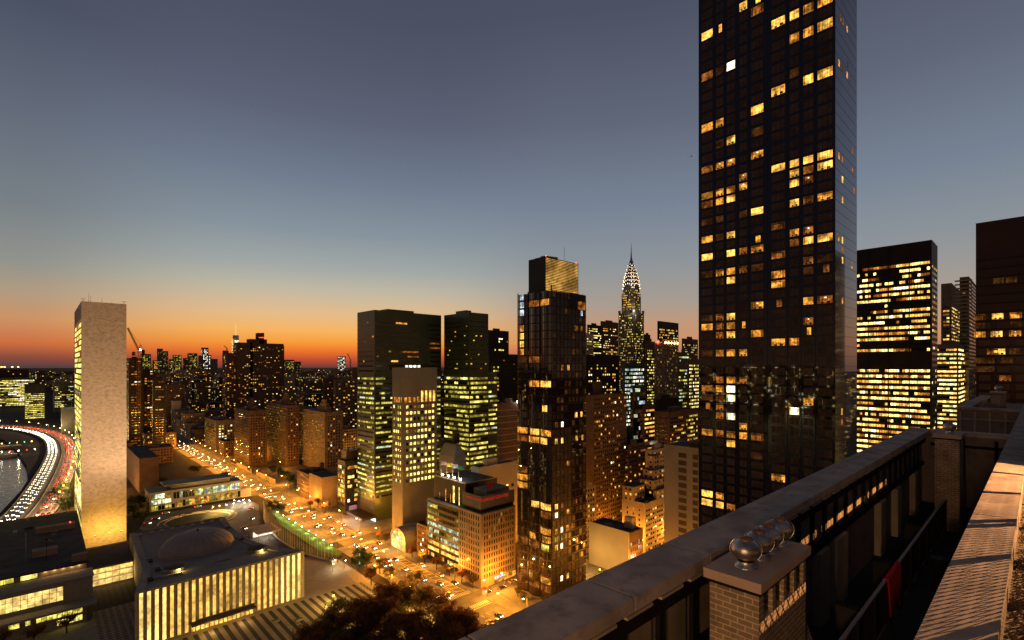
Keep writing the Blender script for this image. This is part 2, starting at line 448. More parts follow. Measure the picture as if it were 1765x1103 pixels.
# the avenue: roadway 139..158, pavements either side
AX0, AX1 = 139.0, 158.0
rd = MB(); rd.box(AX0, AX1, -200, 1500, -.1, .01, ASPH)
for ys in [(96, 108), (186, 195), (264, 276), (300, 312), (392, 404), (474, 492), (560, 572), (640, 652), (720, 732), (800, 812), (880, 892)]:
    rd.box(AX1+.0, 900, ys[0], ys[1], -.1, .006, ASPH)
rd.box(30, AX0, 474, 492, -.1, .005, ASPH)
# circular drive in front of the library and the branch under the avenue
def disc(cx, cy, rx_, ry_, n=40, a0=0, a1=2*math.pi): return [(cx+rx_*math.cos(a0+(a1-a0)*i/n), cy+ry_*math.sin(a0+(a1-a0)*i/n)) for i in range(n)]
rd.prism([(50, 432), (58, 462), (90, 468), (128, 466), (130, 440), (124, 420), (119, 396), (113, 370), (112, 340), (113, 314), (108, 300), (100, 300), (99, 330), (98, 366), (92, 388), (66, 392), (54, 408)], -.1, .007, ASPH)
tag(rd.build('road'), kind='structure')
pv = MB()
segs = [(-200, 96), (108, 186), (195, 264), (276, 300), (312, 392), (404, 474), (492, 560), (572, 640), (652, 720), (732, 800), (812, 880), (892, 1500)]
for a, c in segs:
    pv.box(AX1, AX1+6, a, c, -.1, .14, PAVE)
    pv.box(AX1+6, AX1+75, a, c, -.1, .12, PAVE)
    if c < 474 or a > 490: pv.box(AX0-5.5, AX0, a, c, -.1, .14, PAVE)
tag(pv.build('pavement'), kind='structure')
mk = MB()
z0, z1 = .012, .016
for x in (142.2, 145.5, 148.8):
    y = 60
    while y < 900:
        if not any(a-3 < y < c+3 for a, c in [(186, 195), (264, 276), (300, 312), (392, 404), (474, 492)]):
            mk.box(x-.08, x+.08, y, y+3, z0, z1, PAINT)
        y += 8
# hatched strip and its ladder bars
for a, c in ((197, 262), (314, 350)):
    mk.box(149.9, 150.1, a, c, z0, z1, YPAINT); mk.box(155.4, 155.6, a, c, z0, z1, YPAINT); mk.box(151.2, 151.4, a, c, z0, z1, YPAINT)
    y = a
    while y < c:
        mk.raw([(151.4, y, z1), (155.4, y-1.6, z1), (155.4, y-1.2, z1), (151.4, y+.4, z1)], [(0, 1, 2, 3)], YPAINT); y += 4.6
for a, c in [(186, 195), (264, 276), (300, 312), (392, 404), (474, 492)]:
    for e0 in (a-4, c+1):
        x = AX0+1
        while x < AX1-1: mk.box(x, x+.5, e0, e0+3, z0, z1, PAINT); x += 1.1
    mk.box(AX0+1, AX1-1, a-5.2, a-4.8, z0, z1, PAINT)
for k in range(9):
    y = 404+k*7; mk.box(142.3, 142.5, y, y+5, z0, z1, YPAINT); mk.box(140.4+k*.2, 140.6+k*.2, y, y+6, z0, z1, PAINT)
tag(mk.build('road_marking'), kind='structure')

# riverside expressway, raised, curving round the tower
FD = [(-34, 380), (-20, 455), (-4.5, 540), (5.5, 640), (15.5, 780), (20.5, 910), (16.5, 1060), (-6, 1200), (-55, 1330), (-160, 1440), (-330, 1540)]
def catmull(P, n=14):
    P = [Vector((p[0], p[1], 0)) for p in P]; P = [2*P[0]-P[1]]+P+[2*P[-1]-P[-2]]; out = []
    for i in range(1, len(P)-2):
        for k in range(n):
            t = k/n; a, b_, c, d = P[i-1], P[i], P[i+1], P[i+2]
            out.append(.5*((2*b_)+(c-a)*t+(2*a-5*b_+4*c-d)*t*t+(3*b_-a-3*c+d)*t**3))
    out.append(P[-2]); return out
FC = catmull(FD)
def offs(path, o):
    out = []
    for i, p in enumerate(path):
        a = path[max(0, i-1)]; c = path[min(len(path)-1, i+1)]; d = (c-a).normalized()
        out.append(Vector((p.x-d.y*o, p.y+d.x*o, p.z)))     # o>0 : towards the river
    return out
def ribbon(mb, path, o0, o1, z0, z1, m):
    A, B = offs(path, o0), offs(path, o1)
    n = len(path)
    vs = [(p.x, p.y, z0) for p in A]+[(p.x, p.y, z0) for p in B]+[(p.x, p.y, z1) for p in A]+[(p.x, p.y, z1) for p in B]
    fs = []
    for i in range(n-1):
        fs += [(2*n+i, 2*n+i+1, 3*n+i+1, 3*n+i), (i, i+1, 2*n+i+1, 2*n+i), (n+i+1, n+i, 3*n+i, 3*n+i+1)]
    mb.raw(vs, fs, m)
fm = MB(); ribbon(fm, FC, -15, 15, -8, 1.0, ASPH)
tag(fm.build('expressway_road'), kind='structure')
bar_ = MB()
for o in (-15, 0, 15): ribbon(bar_, FC, o-.25, o+.25, 1.0, 1.9, WALL['conc'])
tag(bar_.build('expressway_barrier'), kind='structure')
fk = MB()
for o in (-10.5, -7, -3.5, 3.5, 7, 10.5): ribbon(fk, FC, o-.08, o+.08, 1.002, 1.006, PAINT)
tag(fk.build('expressway_marking'), kind='structure')

# plaza with dark stripes between the hall and the trees, stepped paving by the link
PL = pmat('plaza_paving', (.3, .245, .18), .85, 0, .12, .3); PD = pmat('plaza_dark_band', (.045, .038, .032), .85, 0, .2, .3)
pz = MB()
pz.box(-60, 127, 120, 300, -.1, .02, PL)
tag(pz.build('plaza_path'), kind='structure')
ps = MB()
y = 245.0
for k in range(26):
    xx = 28+k*3.7
    ps.raw([(xx, 150, .026), (xx+1.7, 150, .026), (xx+1.7, 245, .026), (xx, 245, .026)], [(0, 1, 2, 3)], PD)
for r_ in range(7):
    for k in range(30):
        x = 17.8+r_*2.5; yy = 258+k*2.4
        ps.box(x, x+1.5, yy, yy+1.0, .022, .03, PD)
tag(ps.build('plaza_paving_band'), kind='structure')
lw = MB()
FB = [(126.5, 415.7), (120, 395.4), (114.9, 367.6), (112.8, 339.4), (113.7, 313.4), (118.5, 293.5), (124.5, 278.3)]
FP = catmull(FB, 10)
lw.prism([(max(p.x+8.5, 124), p.y) for p in FP[4:-6]]+[(133.2, 292), (133.2, 408)], -.1, .25, GRASS)
tag(lw.build('lawn_ground'), kind='structure')
lw = MB(); lw.prism(disc(85, 428, 19, 17), -.1, .2, pmat('worn_grass', (.05, .05, .02), .95, 0, .4, .3, bump=.4)); tag(lw.build('roundabout_ground'), kind='structure')
rg = MB()
for R_ in (20.5, 24.5):
    for i in range(64):
        if R_ > 22 and i % 16 in (0, 1): continue
        a, c = 2*math.pi*i/64, 2*math.pi*(i+1)/64; k_ = .88
        rg.raw([(85+R_*math.cos(a), 428+R_*k_*math.sin(a), .5), (85+R_*math.cos(c), 428+R_*k_*math.sin(c), .5), (85+(R_+.7)*math.cos(c), 428+(R_+.7)*k_*math.sin(c), .5), (85+(R_+.7)*math.cos(a), 428+(R_+.7)*k_*math.sin(a), .5),
                (85+R_*math.cos(a), 428+R_*k_*math.sin(a), 0), (85+R_*math.cos(c), 428+R_*k_*math.sin(c), 0)], [(0, 1, 2, 3), (4, 5, 1, 0)], WALL['pale'])
tag(rg.build('roundabout_kerb'), kind='structure')
hb = MB(); hb.prism([(p.x+1.2, p.y) for p in FP[3:-4]]+[(p.x+7.5, p.y) for p in reversed(FP[3:-4])], -.1, 1.0, pmat('hedge_leaves', (.03, .045, .015), .9, 0, .5, 1.5, bump=.8))
tag(hb.build('hedge'), 'dark curved hedge between the white poles and the lit lawn', 'hedge')
cw = MB()
for i in range(len(FP)-1):
    a, c = FP[i], FP[i+1]
    cw.raw([(a.x, a.y, 0), (c.x, c.y, 0), (c.x, c.y, 1.1), (a.x, a.y, 1.1), (a.x+.5, a.y, 0), (c.x+.5, c.y, 0), (c.x+.5, c.y, 1.1), (a.x+.5, a.y, 1.1)],
           [(0, 1, 2, 3), (3, 2, 6, 7), (5, 4, 7, 6)], WALL['pale'])
tag(cw.build('garden_wall'), 'low curved pale wall behind the row of white poles, beside the lit lawn', 'wall')

# ================================================================== foreground roof terrace (stone coping at z=110)
COP = pmat('coping_stone', (.42, .32, .25), .85, 0, .3, 1.1, bump=.12)
WALLST = pmat('terrace_wall_stone', (.24, .18, .13), .9, 0, .12, .8)
DARKM = pmat('black_metal', (.012, .010, .009), .75, 0, .2, 2, spec=.15)
PANE2 = pmat('clouded_pane', (.24, .185, .1), .6, 0, .25, 1.5)
RUSTB = pmat('rust_paint', (.14, .05, .03), .8, 0, .2, 2)
DECK = pmat('deck_felt', (.035, .033, .032), .95, 0, .3, 1, bump=.3)
PANEL = pmat('cream_panel', (.42, .34, .22), .7, 0, .2, .9)
BRK = pmat('buff_brick', (.36, .26, .165), .9, 0, .18, 2.5, kind=dict(w=.21, h=.083, m=.009, v=.72, mc=(1.9, 1.8, 1.6), bump=.35))
def weather(m, col, amount=.55, sc=2.3):
    t = m.node_tree; b = t.nodes['Principled BSDF']; src = b.inputs['Base Color'].links[0].from_socket
    g = t.nodes.new('ShaderNodeNewGeometry')
    n = t.nodes.new('ShaderNodeTexNoise'); n.inputs['Scale'].default_value = sc; n.inputs['Detail'].default_value = 9; n.inputs['Roughness'].default_value = .7; t.links.new(g.outputs['Position'], n.inputs['Vector'])
    r = t.nodes.new('ShaderNodeValToRGB'); r.color_ramp.elements[0].position = .5; r.color_ramp.elements[1].position = .66; t.links.new(n.outputs[0], r.inputs[0])
    v = t.nodes.new('ShaderNodeTexVoronoi'); v.inputs['Scale'].default_value = 5.5; t.links.new(g.outputs['Position'], v.inputs['Vector'])
    r2 = t.nodes.new('ShaderNodeValToRGB'); r2.color_ramp.elements[0].position = .03; r2.color_ramp.elements[0].color = (1, 1, 1, 1); r2.color_ramp.elements[1].position = .06; r2.color_ramp.elements[1].color = (0, 0, 0, 1); t.links.new(v.outputs['Distance'], r2.inputs[0])
    mx0 = t.nodes.new('ShaderNodeMath'); mx0.operation = 'MAXIMUM'; t.links.new(r.outputs[0], mx0.inputs[0]); t.links.new(r2.outputs[0], mx0.inputs[1])
    k = t.nodes.new('ShaderNodeMath'); k.operation = 'MULTIPLY'; k.inputs[1].default_value = amount; t.links.new(mx0.outputs[0], k.inputs[0])
    mx = t.nodes.new('ShaderNodeMix'); mx.data_type = 'RGBA'; t.links.new(k.outputs[0], mx.inputs[0]); t.links.new(src, mx.inputs[6]); mx.inputs[7].default_value = (*col, 1); t.links.new(mx.outputs[2], b.inputs['Base Color'])
weather(COP, (.14, .1, .075)); weather(WALLST, (.1, .075, .055)); weather(BRK, (.1, .075, .05), .45, 3)
def coping(mb, x0, x1, y0, y1, zt=110.0, axis='x', step=2.15, th=.18):
    a, c = (x0, x1) if axis == 'x' else (y0, y1)
    p = a
    while p < c-.01:
        q = min(c, p+step)
        j_ = .003*math.sin(p*7.3)
        if axis == 'x': mb.box(p+.018, q-.018, y0+j_, y1+j_, zt-th, zt+j_, COP)
        else: mb.box(x0, x1, p+.008, q-.008, zt-th, zt, COP)
        p = q
# outer terrace wall on the street side
tw = thing('terrace_wall', 'long stone-coped rooftop wall running diagonally in front of the dark glass tower', 'wall', (12, 4, 106))
w = MB(); coping(w, -3, 30.6, 3.62, 4.4); w.box(-3, 30.6, 3.7, 4.32, 109.75, 109.815, WALLST); w.build('coping', tw)
w = MB(); w.box(-3, 30.5, 3.9, 4.3, 95, 109.745, WALLST); w.build('wall', tw)
w = MB()
x = -3
while x < 30.2:       # dentils under the coping
    w.box(x, x+.62, 3.66, 3.72, 109.72, 109.76, PANEL); x += .85
w.box(-3, 30.4, 3.76, 3.9, 109.45, 109.68, DARKM); w.box(-3, 30.4, 3.80, 3.871, 109.5, 109.53, RUSTB); w.box(-3, 30.4, 3.80, 3.899, 108.4, 108.55, DARKM)
w.build('soffit', tw)
x = -2.6; i = 0
while x < 29.6:
    MB().box(x, x+.15, 3.83, 3.899, 108.55, 109.45, DARKM).build('post', tw)
    MB().box(x+.24, x+.86, 3.872, 3.899, 108.6, 109.4, PANE2).build('pane', tw)
    x += 1.02; i += 1
for x in (1.6, 6.4, 10.4, 13.9, 15.3, 20.6, 23.4, 27.2):
    MB().box(x, x+(1.1 if x == 15.3 else .75), 3.7, 3.899, 106.6, 108.39, PANEL).build('pilaster', tw)
# cross wall at the far end
cwl = thing('terrace_end_wall', 'low coped wall closing the dark terrace behind the second brick chimney', 'wall', (30.8, 2, 106))
w = MB(); coping(w, 30.62, 31.3, -1.5, 4.4, axis='y'); w.build('coping', cwl)
w = MB(); w.box(30.7, 31.2, -1.5, 4.3, 95, 109.82, WALLST); w.build('wall', cwl)
w = MB()
for y in (-.9, .2, 1.3, 2.4, 3.3): w.box(30.6, 30.69, y, y+.12, 106.6, 109.7, DARKM)
w.box(30.6, 30.69, -1.5, 3.6, 109.3, 109.42, DARKM); w.build('rail', cwl)
# deck between the walls
dk = MB(); dk.box(-3, 30.6, .8, 3.9, 106.2, 106.6, DECK)
tag(dk.build('terrace_floor'), kind='structure')
bb = MB(); bb.box(-3, 30.5, -12, .8, 95, 106.5, WALLST); bb.box(-3, 30.6, .8, 3.9, 95, 106.2, WALLST)
tag(bb.build('terrace_building_wall'), 'upper storeys of the building carrying the roof terrace', 'building')
for k, x in enumerate((9.9, 13.4, 17.2, 22.0)):
    pw = MB(); pw.box(x, x+.1, 2.62, 3.28, 106.6, 107.5, DECK); pw.box(x-.03, x+.13, 2.62, 3.28, 107.5, 107.56, DARKM)
    tag(pw.build('terrace_partition'), ['dark low partition on the terrace next to the near brick chimney', 'second low dark partition of the terrace counted from the near chimney', 'third low dark partition of the terrace counted from the near chimney', 'farthest low dark terrace partition, nearest the second chimney'][k], 'partition', 'terrace partitions')
# railing along the deck
rl = thing('metal_railing', 'dark metal terrace railing with pale top rail running past both chimneys', 'railing', (14, 2.58, 106.6))
PR = pmat('worn_rail', (.3, .26, .22), .55, .3, .2, 3)
w = MB(); w.box(6.0, 27, 2.55, 2.62, 107.82, 107.87, PR); w.build('top_rail', rl)
w = MB()
x = 6.0
while x < 27: w.box(x, x+.02, 2.575, 2.595, 106.75, 107.8, DARKM); x += .14
w.box(6, 27, 2.57, 2.6, 106.72, 106.77, PR); w.build('baluster_grille', rl)
x = 6.0
while x < 27.1:
    MB().box(x, x+.06, 2.52, 2.6, 106.6, 107.83, DARKM).build('post', rl); x += 1.5
g2 = thing('metal_gate', 'open dark metal frame gate beside the railing near the brick chimney', 'gate', (6.6, 2.9, 106.6))
w = MB(); w.bar((8.2, 2.66, 106.6), (8.2, 2.66, 107.9), .03, PR); w.bar((8.2, 3.5, 106.6), (8.2, 3.5, 107.9), .03, PR); w.bar((8.2, 2.66, 107.9), (8.2, 3.5, 107.9), .03, PR)
w.bar((8.2, 2.66, 107.3), (8.2, 3.5, 107.3), .02, PR); w.build('frame', g2)
# red towel over the rail
RED = pmat('red_cloth', (.7, .02, .02), .9, 0, .15, 3)
cl = MB()
n = 14
vs = []
for i in range(n+1):
    x = 14.8+1.6*i/n; wv = .025*math.sin(i*1.9)
    vs += [(x, 2.47+wv, 107.0-.03*math.sin(i*.8)), (x, 2.50+wv*.6, 107.5), (x, 2.53, 107.86), (x, 2.585, 107.895), (x, 2.64, 107.86), (x, 2.67, 107.5+.03*math.sin(i))]
cl.raw(vs, [(i*6+j, (i+1)*6+j, (i+1)*6+j+1, i*6+j+1) for i in range(n) for j in range(5)], RED)
o = cl.build('towel', smooth=True); so_ = o.modifiers.new('thick', 'SOLIDIFY'); so_.thickness = .015
tag(o, 'red cloth hung over the terrace railing', 'towel')
# wooden box on the deck and pipe vents
vb = MB(); vb.box(7.6, 7.95, 1.55, 1.9, 106.6, 107.35, WALLST); vb.box(7.57, 7.98, 1.52, 1.93, 107.35, 107.42, COP)
tag(vb.build('vent_box'), 'small capped square vent standing on the dark deck at the bottom edge', 'vent box')
for k, (x, y) in enumerate(((15.2, 1.62), (20.4, 1.35))):
    vp = MB(); vp.cyl(x, y, 106.6, 108.5, .16, DARKM, n=14); vp.cyl(x, y, 108.5, 108.56, .18, DARKM, n=14)
    tag(vp.build('vent_pipe'), ['nearer of two upright vent pipes behind the right-hand parapet', 'farther of two upright vent pipes behind the right-hand parapet'][k], 'vent pipe', 'vent pipes on the deck')

# brick chimneys
STEEL = pmat('dull_steel', (.48, .43, .38), .38, 1, .4, 5, bump=.15)
RUST = pmat('rusty_steel', (.28, .14, .08), .55, .6, .3, 6)
def chimney(name, label, x0, x1, y0, y1, zt, slots=True, zb=106.6):
    r_ = thing(name, label, 'chimney', ((x0+x1)/2, (y0+y1)/2, zb))
    w = MB()
    w.box(x0+.08, x1-.08, y0+.06, y1-.06, zb, zt-.95, BRK)
    if slots:
        w.box(x0+.08, x0+.25, y0+.06, y1-.06, zt-.95, zt-.2, BRK); w.box(x0+.25, x1-.08, y1-.2, y1-.06, zt-.95, zt-.2, BRK)
        n_ = 4; pitch = (x1-.08-x0-.25)/n_
        w.box(x0+.25, x1-.08, y0+.06, y0+.4, zt-.95, zt-.6, BRK); w.box(x0+.25, x1-.08, y0+.4, y1-.2, zt-.95, zt-.62, BRK)
        for k in range(n_): w.box(x0+.25+pitch*(k+1)-.11, x0+.25+pitch*(k+1), y0+.06, y1-.2, zt-.6, zt-.2, BRK)
    else: w.box(x0+.08, x1-.08, y0+.06, y1-.06, zt-.95, zt-.2, BRK)
    w.build('shaft', r_)
    w = MB(); w.box(x0+.04, x1-.04, y0+.03, y1-.03, zt-.2, zt-.14, DARKM); w.build('flashing', r_)
    w = MB(); xm = (x0+x1)/2
    for a, c in ((x0, x0+.42), (x0+.428, xm+.3), (xm+.308, x1)): w.box(a, c, y0, y1, zt-.14, zt, pmat('chimney_slab', (.52, .35, .24), .85, 0, .1, 1.5))
    w.build('cap', r_)
    # sloping shoulder at the far end
    w = MB(); w.raw([(x1-.08, y0+.1, zt-1.1), (x1-.08, y1-.1, zt-1.1), (x1+1.3, y0+.1, zt-2.9), (x1+1.3, y1-.1, zt-2.9), (x1-.08, y0+.1, zb), (x1-.08, y1-.1, zb), (x1+1.3, y0+.1, zb), (x1+1.3, y1-.1, zb)],
                    [(0, 2, 3, 1), (0, 4, 6, 2), (1, 3, 7, 5), (2, 6, 7, 3)], BRK); w.build('shoulder', r_)
    return r_
chimney('brick_chimney', 'large buff brick chimney with square side openings in the near foreground', 7.21, 9.38, 2.645, 3.47, 110.0)
chimney('brick_chimney', 'smaller shaded brick chimney with a tiled sloping shoulder further along the terrace', 25.6, 27.2, 2.1, 2.95, 110.35, slots=False)
chimney('brick_chimney', 'third brick chimney, far away on the roof beyond the terrace gap', 58, 60.2, 2.0, 3.0, 110.9, slots=False)
def turbine(x, y, z, r=.215, ribs=False, label='', gname='round chimney cowls'):
    t_ = thing('chimney_cowl', label, 'chimney cowl', (x, y, z), gname)
    w = MB(); w.lathe(x, y, [(r*.82, z), (r*.8, z+.02), (r*.62, z+.03), (r*.6, z+.09)], STEEL, 24); w.build('base_collar', t_, smooth=True)
    n = 36; prof = []
    for k in range(13):
        a = -1.15+2.45*k/12; prof.append((r*math.cos(a)*1.06, z+.085+r*.86+r*.86*math.sin(a)))
    if ribs:
        vs = []; fs = []
        for k, (q, zz) in enumerate(prof):
            for i in range(n*2):
                aa = 2*math.pi*i/(n*2); f_ = 1-.06*(i % 3 == 0)-.02*(i % 3 == 1)
                tw_ = .3*k/12
                vs.append((x+q*f_*math.cos(aa+tw_), y+q*f_*math.sin(aa+tw_), zz))
        for k in range(len(prof)-1):
            for i in range(n*2): fs.append((k*2*n+i, k*2*n+(i+1) % (2*n), (k+1)*2*n+(i+1) % (2*n), (k+1)*2*n+i))
        MB().raw(vs, fs, STEEL).build('globe', t_, smooth=True)
    else:
        MB().lathe(x, y, prof, STEEL, n).build('globe', t_, smooth=True)
    zt = prof[-1][1]
    w = MB(); w.lathe(x, y, [(r*.52, zt-.02), (r*.5, zt+.012), (r*.42, zt+.02), (0.001, zt+.035)], RUST, 20); w.cyl(x, y, zt+.03, zt+.07, .014, RUST, n=6); w.build('top_plate', t_, smooth=True)
    w = MB()
    for s_ in (0, 1):
        pts = []
        for k in range(17):
            a = -1.2+2*1.2*k/16+.0
            a = -math.pi*.42+math.pi*.92*k/16
            pts.append((x+(1 if s_ else -1)*(r*1.09*math.cos(a))*.55, y+(1 if s_ else -1)*(r*1.09*math.cos(a))*-.9, z+.085+r*.86+r*1.05*math.sin(a)))
        for k in range(16): w.bar(pts[k], pts[k+1], .006, STEEL, 6)
    w.build('bracket_ring', t_)
    return t_
lb = ['round steel chimney cowl nearest the corner of the slab', 'second round steel chimney cowl counted from the near corner', 'third round steel chimney cowl counted from the near corner', 'ribbed steel chimney cowl at the far end of the four']
for k, (x, rb_) in enumerate(((7.71, False), (8.21, False), (8.63, False), (9.11, True))):
    turbine(x, 3.05, 110.0, r=.195, ribs=rb_, label=lb[k])
turbine(26.2, 2.5, 110.35, .2, False, 'squat metal cowl on top of the second brick chimney'); 
turbine(59, 2.5, 110.9, .25, False, 'small metal cowl on the farthest brick chimney')

# right-hand parapet close to the viewer
rp = thing('parapet', 'broad lamplit stone parapet crossed by fence shadows at the right edge', 'parapet', (12, .65, 106))
w = MB(); x = 1.0; k = 0
for q in (6.0, 9.9, 13.9, 18.2, 24, 32, 44, 60):
    w.box(x+.012, q-.012, .33, .96, 109.86, 110.0+(.004 if k % 2 else 0), COP); x = q; k += 1
w.build('coping', rp)
w = MB(); w.box(1, 60, .37, .92, 95, 109.855, WALLST); w.build('wall', rp)
# gravel roof behind it
GR = pmat('roof_gravel', (.16, .12, .08), .9, 0, .5, 20)
gv = MB(); gv.box(1, 60, -10, .37, 108.9, 109.18, GR); tag(gv.build('gravel_roof'), kind='structure')
gs = MB(); rnd = random.Random(3)
for i in range(3800):
    x = 5.5+rnd.random()**1.5*22; y = .33-rnd.random()*.42; s_ = rnd.uniform(.012, .032)
    q = [(x+s_*rnd.uniform(.6, 1.4), y, 109.18+s_*.5), (x, y+s_*rnd.uniform(.6, 1.3), 109.18+s_*.4), (x-s_*rnd.uniform(.6, 1.4), y, 109.18+s_*.5), (x, y-s_*rnd.uniform(.6, 1.3), 109.18+s_*.5), (x+s_*.2, y, 109.18+s_*1.5), (x, y, 109.175)]
    gs.raw(q, [(0, 1, 4), (1, 2, 4), (2, 3, 4), (3, 0, 4), (1, 0, 5), (2, 1, 5), (3, 2, 5), (0, 3, 5)], GR)
tag(gs.build('gravel'), 'loose warm-lit roof gravel along the inner foot of the right parapet', 'gravel', kind='stuff')
pp = MB(); pp.bar((7.2, .2, 109.35), (8.6, .16, 109.42), .05, DARKM, 10); pp.bar((8.6, .16, 109.42), (9.3, .1, 109.24), .05, DARKM, 10)
tag(pp.build('drain_pipe', smooth=False), 'dark pipe lying on the gravel beside the right parapet', 'pipe')
# far wing of the same building beyond the gap
fw = thing('rooftop_wing', 'farther wing of the roof with panelled wall and coping, beyond the gap', 'building', (55, 2, 95))
w = MB(); coping(w, 49.7, 72, 3.6, 4.4); coping(w, 49.7, 50.4, .4, 3.59, axis='y'); w.build('coping', fw)
w = MB(); w.box(49.8, 71, .4, 4.3, 80, 109.3, WALLST); w.box(49.8, 50.2, .4, 4.3, 109.31, 109.8, WALLST); w.box(50.2, 71, 3.8, 4.3, 109.31, 109.8, WALLST); w.build('wall', fw)
w = MB()
for y in (.9, 1.7, 2.5, 3.3, 4.1): w.box(49.75, 49.79, y, y+.1, 105, 109.7, PANEL)
w.box(49.72, 49.79, .4, 4.35, 109.1, 109.2, PANEL); w.build('panel_joint', fw)
# chain-link fence and the terrace lamp that throws its shadow
fe = thing('chain_link_fence', 'chain-link fence with solid upper boards on the gravel roof, beside the parapet', 'fence', (13, -.35, 109.2))
w = MB(); step = .14; hh_ = 1.6
for i in range(int(22/step)):
    x = 1+i*step; t_ = .019
    w.raw([(x, -.352, 109.2), (x+t_, -.352, 109.2), (x+hh_*.8+t_, -.352, 109.2+hh_), (x+hh_*.8, -.352, 109.2+hh_), (x, -.346, 109.2), (x+t_, -.346, 109.2), (x+hh_*.8+t_, -.346, 109.2+hh_), (x+hh_*.8, -.346, 109.2+hh_)], [(0, 1, 2, 3), (7, 6, 5, 4), (0, 4, 5, 1), (3, 2, 6, 7), (0, 3, 7, 4), (1, 5, 6, 2)], DARKM)
    x += hh_*.8
    w.raw([(x, -.345, 109.2), (x+t_, -.345, 109.2), (x-hh_*.8+t_, -.345, 109.2+hh_), (x-hh_*.8, -.345, 109.2+hh_), (x, -.339, 109.2), (x+t_, -.339, 109.2), (x-hh_*.8+t_, -.339, 109.2+hh_), (x-hh_*.8, -.339, 109.2+hh_)], [(0, 1, 2, 3), (7, 6, 5, 4), (0, 4, 5, 1), (3, 2, 6, 7), (0, 3, 7, 4), (1, 5, 6, 2)], DARKM)
w.build('mesh', fe)
for x in (5.3, 9.2, 9.62, 12.3, 14.3, 14.62, 17.2, 19.8):
    MB().box(x, x+.2, -.40, -.345, 109.2, 111.9, DARKM).build('post', fe)
w = MB(); w.box(2, 21.5, -.38, -.34, 110.68, 112.0, DARKM); w.box(21.5, 60, -.38, -.34, 109.2, 112.0, DARKM); w.build('board', fe)  # boards added out of view to keep lamplight off the terrace wall and chimneys
la = thing('terrace_lamp', 'orange lamp on a short post on the gravel roof', 'lamp', (20.7, -5.2, 109.2))
MB().cyl(20.7, -5.2, 109.18, 112.45, .04, DARKM).build('post', la)
MB().lathe(20.7, -5.2, [(.001, 112.52), (.07, 112.55), (.09, 112.62), (.06, 112.7), (.001, 112.72)], emat('lamp_orange', (1, .5, .14), 30, 0), 12).build('bulb', la)
lb_ = thing('terrace_lamp', 'warm lamp on the upper roof behind the viewpoint', 'lamp', (-7, .2, 108))  # added behind the camera as soft warm fill for chimney and copings
MB().cyl(-7, .2, 106, 111.2, .05, DARKM).build('post', lb_)
MB().lathe(-7, .2, [(.001, 111.2), (.14, 111.25), (.16, 111.4), (.001, 111.55)], MATS['lamp_orange'], 12).build('bulb', lb_)
lamp_light(lb_, (-6.6, .2, 111.75), 2500, (1, .56, .26), .35)
lamp_light(la, (20.5, -5.05, 112.62), 17000, (1, .5, .2), .008)
# ================================================================== landmark buildings
MARBLE = pmat('mottled_marble', (.64, .5, .37), .7, 0, .12, .5, kind=dict(w=1.3, h=.85, m=.03, off=.5, v=.45, mc=(.8, .8, .8), bias=-.55))
# --- tall marble slab
sb = (18.3, 40.5, 407.6, 495.0, 153.6)
BOXES.append((10, 50, 400, 500))
se = thing('slab_tower', 'tall pale marble-ended slab tower with lit glass side, standing alone at the left', 'tower', (29.4, 451, 0))
w = MB(); x0, x1, y0, y1, zt = sb
w.box(x0+.3, x1-.3, y0+.5, y1-.5, 0, zt-1, WALL['green']); w.build('curtain_wall', se)
w = MB(); w.box(x0, x1, y0, y0+.5, 0, zt, MARBLE); w.box(x0, x1, y1-.5, y1, 0, zt, MARBLE)
w.box(x0, x0+.6, y0+.5, y1-.5, zt-10, zt, MARBLE); w.box(x1-.6, x1, y0+.5, y1-.5, zt-10, zt, MARBLE); w.build('marble_wall', se)
MB().box(x0+.6, x1-.6, y0+.5, y1-.5, zt-1, zt-.3, WALL['roof']).build('roof', se)
cs = cells(y0+1, y1-1, 4, zt-10, 3.72, 2.9, 2.86, 2.5, .6, p=.85, run=.75, pal=[('y2', 4), ('y3', 5)], floorvar=.25)
add_windows(se, [('-X', x0+.3, cs), ('+X', x1-.3, cells(y0+1, y1-1, 4, zt-10, 3.72, 2.9, 2.5, 2.1, .9, p=.4, run=.7, pal='office'))], 60)
for (x, h_) in ((22.5, 7), (23.4, 5), (29, 4.5), (34, 2)):
    MB().bar((x, 420, zt-.3), (x, 420, zt+h_), .12, DARKM, 5, .04).build('antenna', se)
for x in (19.2, 39.4):
    w = MB(); w.bar((x, 409, zt), (x, 409, zt+1.6), .12, DARKM); w.bar((x-1.2, 409, zt+1.6), (x+1.2, 409, zt+1.6), .1, DARKM); w.build('window_washing_arm', se)
for (x, y) in ((24, 396), (31, 396), (37, 397)):
    f = thing('flood_lamp', {24: 'left ground floodlight at the foot of the marble slab', 31: 'middle ground floodlight at the foot of the marble slab', 37: 'right ground floodlight at the foot of the marble slab'}[x], 'floodlight', (x, y, 9.5), 'floodlights at the marble slab')
    MB().box(x-.5, x+.5, y-.4, y+.4, 9.4, 9.9, DARKM).build('housing', f)
    MB().box(x-.4, x+.4, y-.2, y+.3, 9.905, 9.95, emat('flood_lens', (1, .7, .15), 6, 0)).build('lens', f)
    lamp_light(f, (x, y, 10.6), 5500, (1, .58, .1), .4)

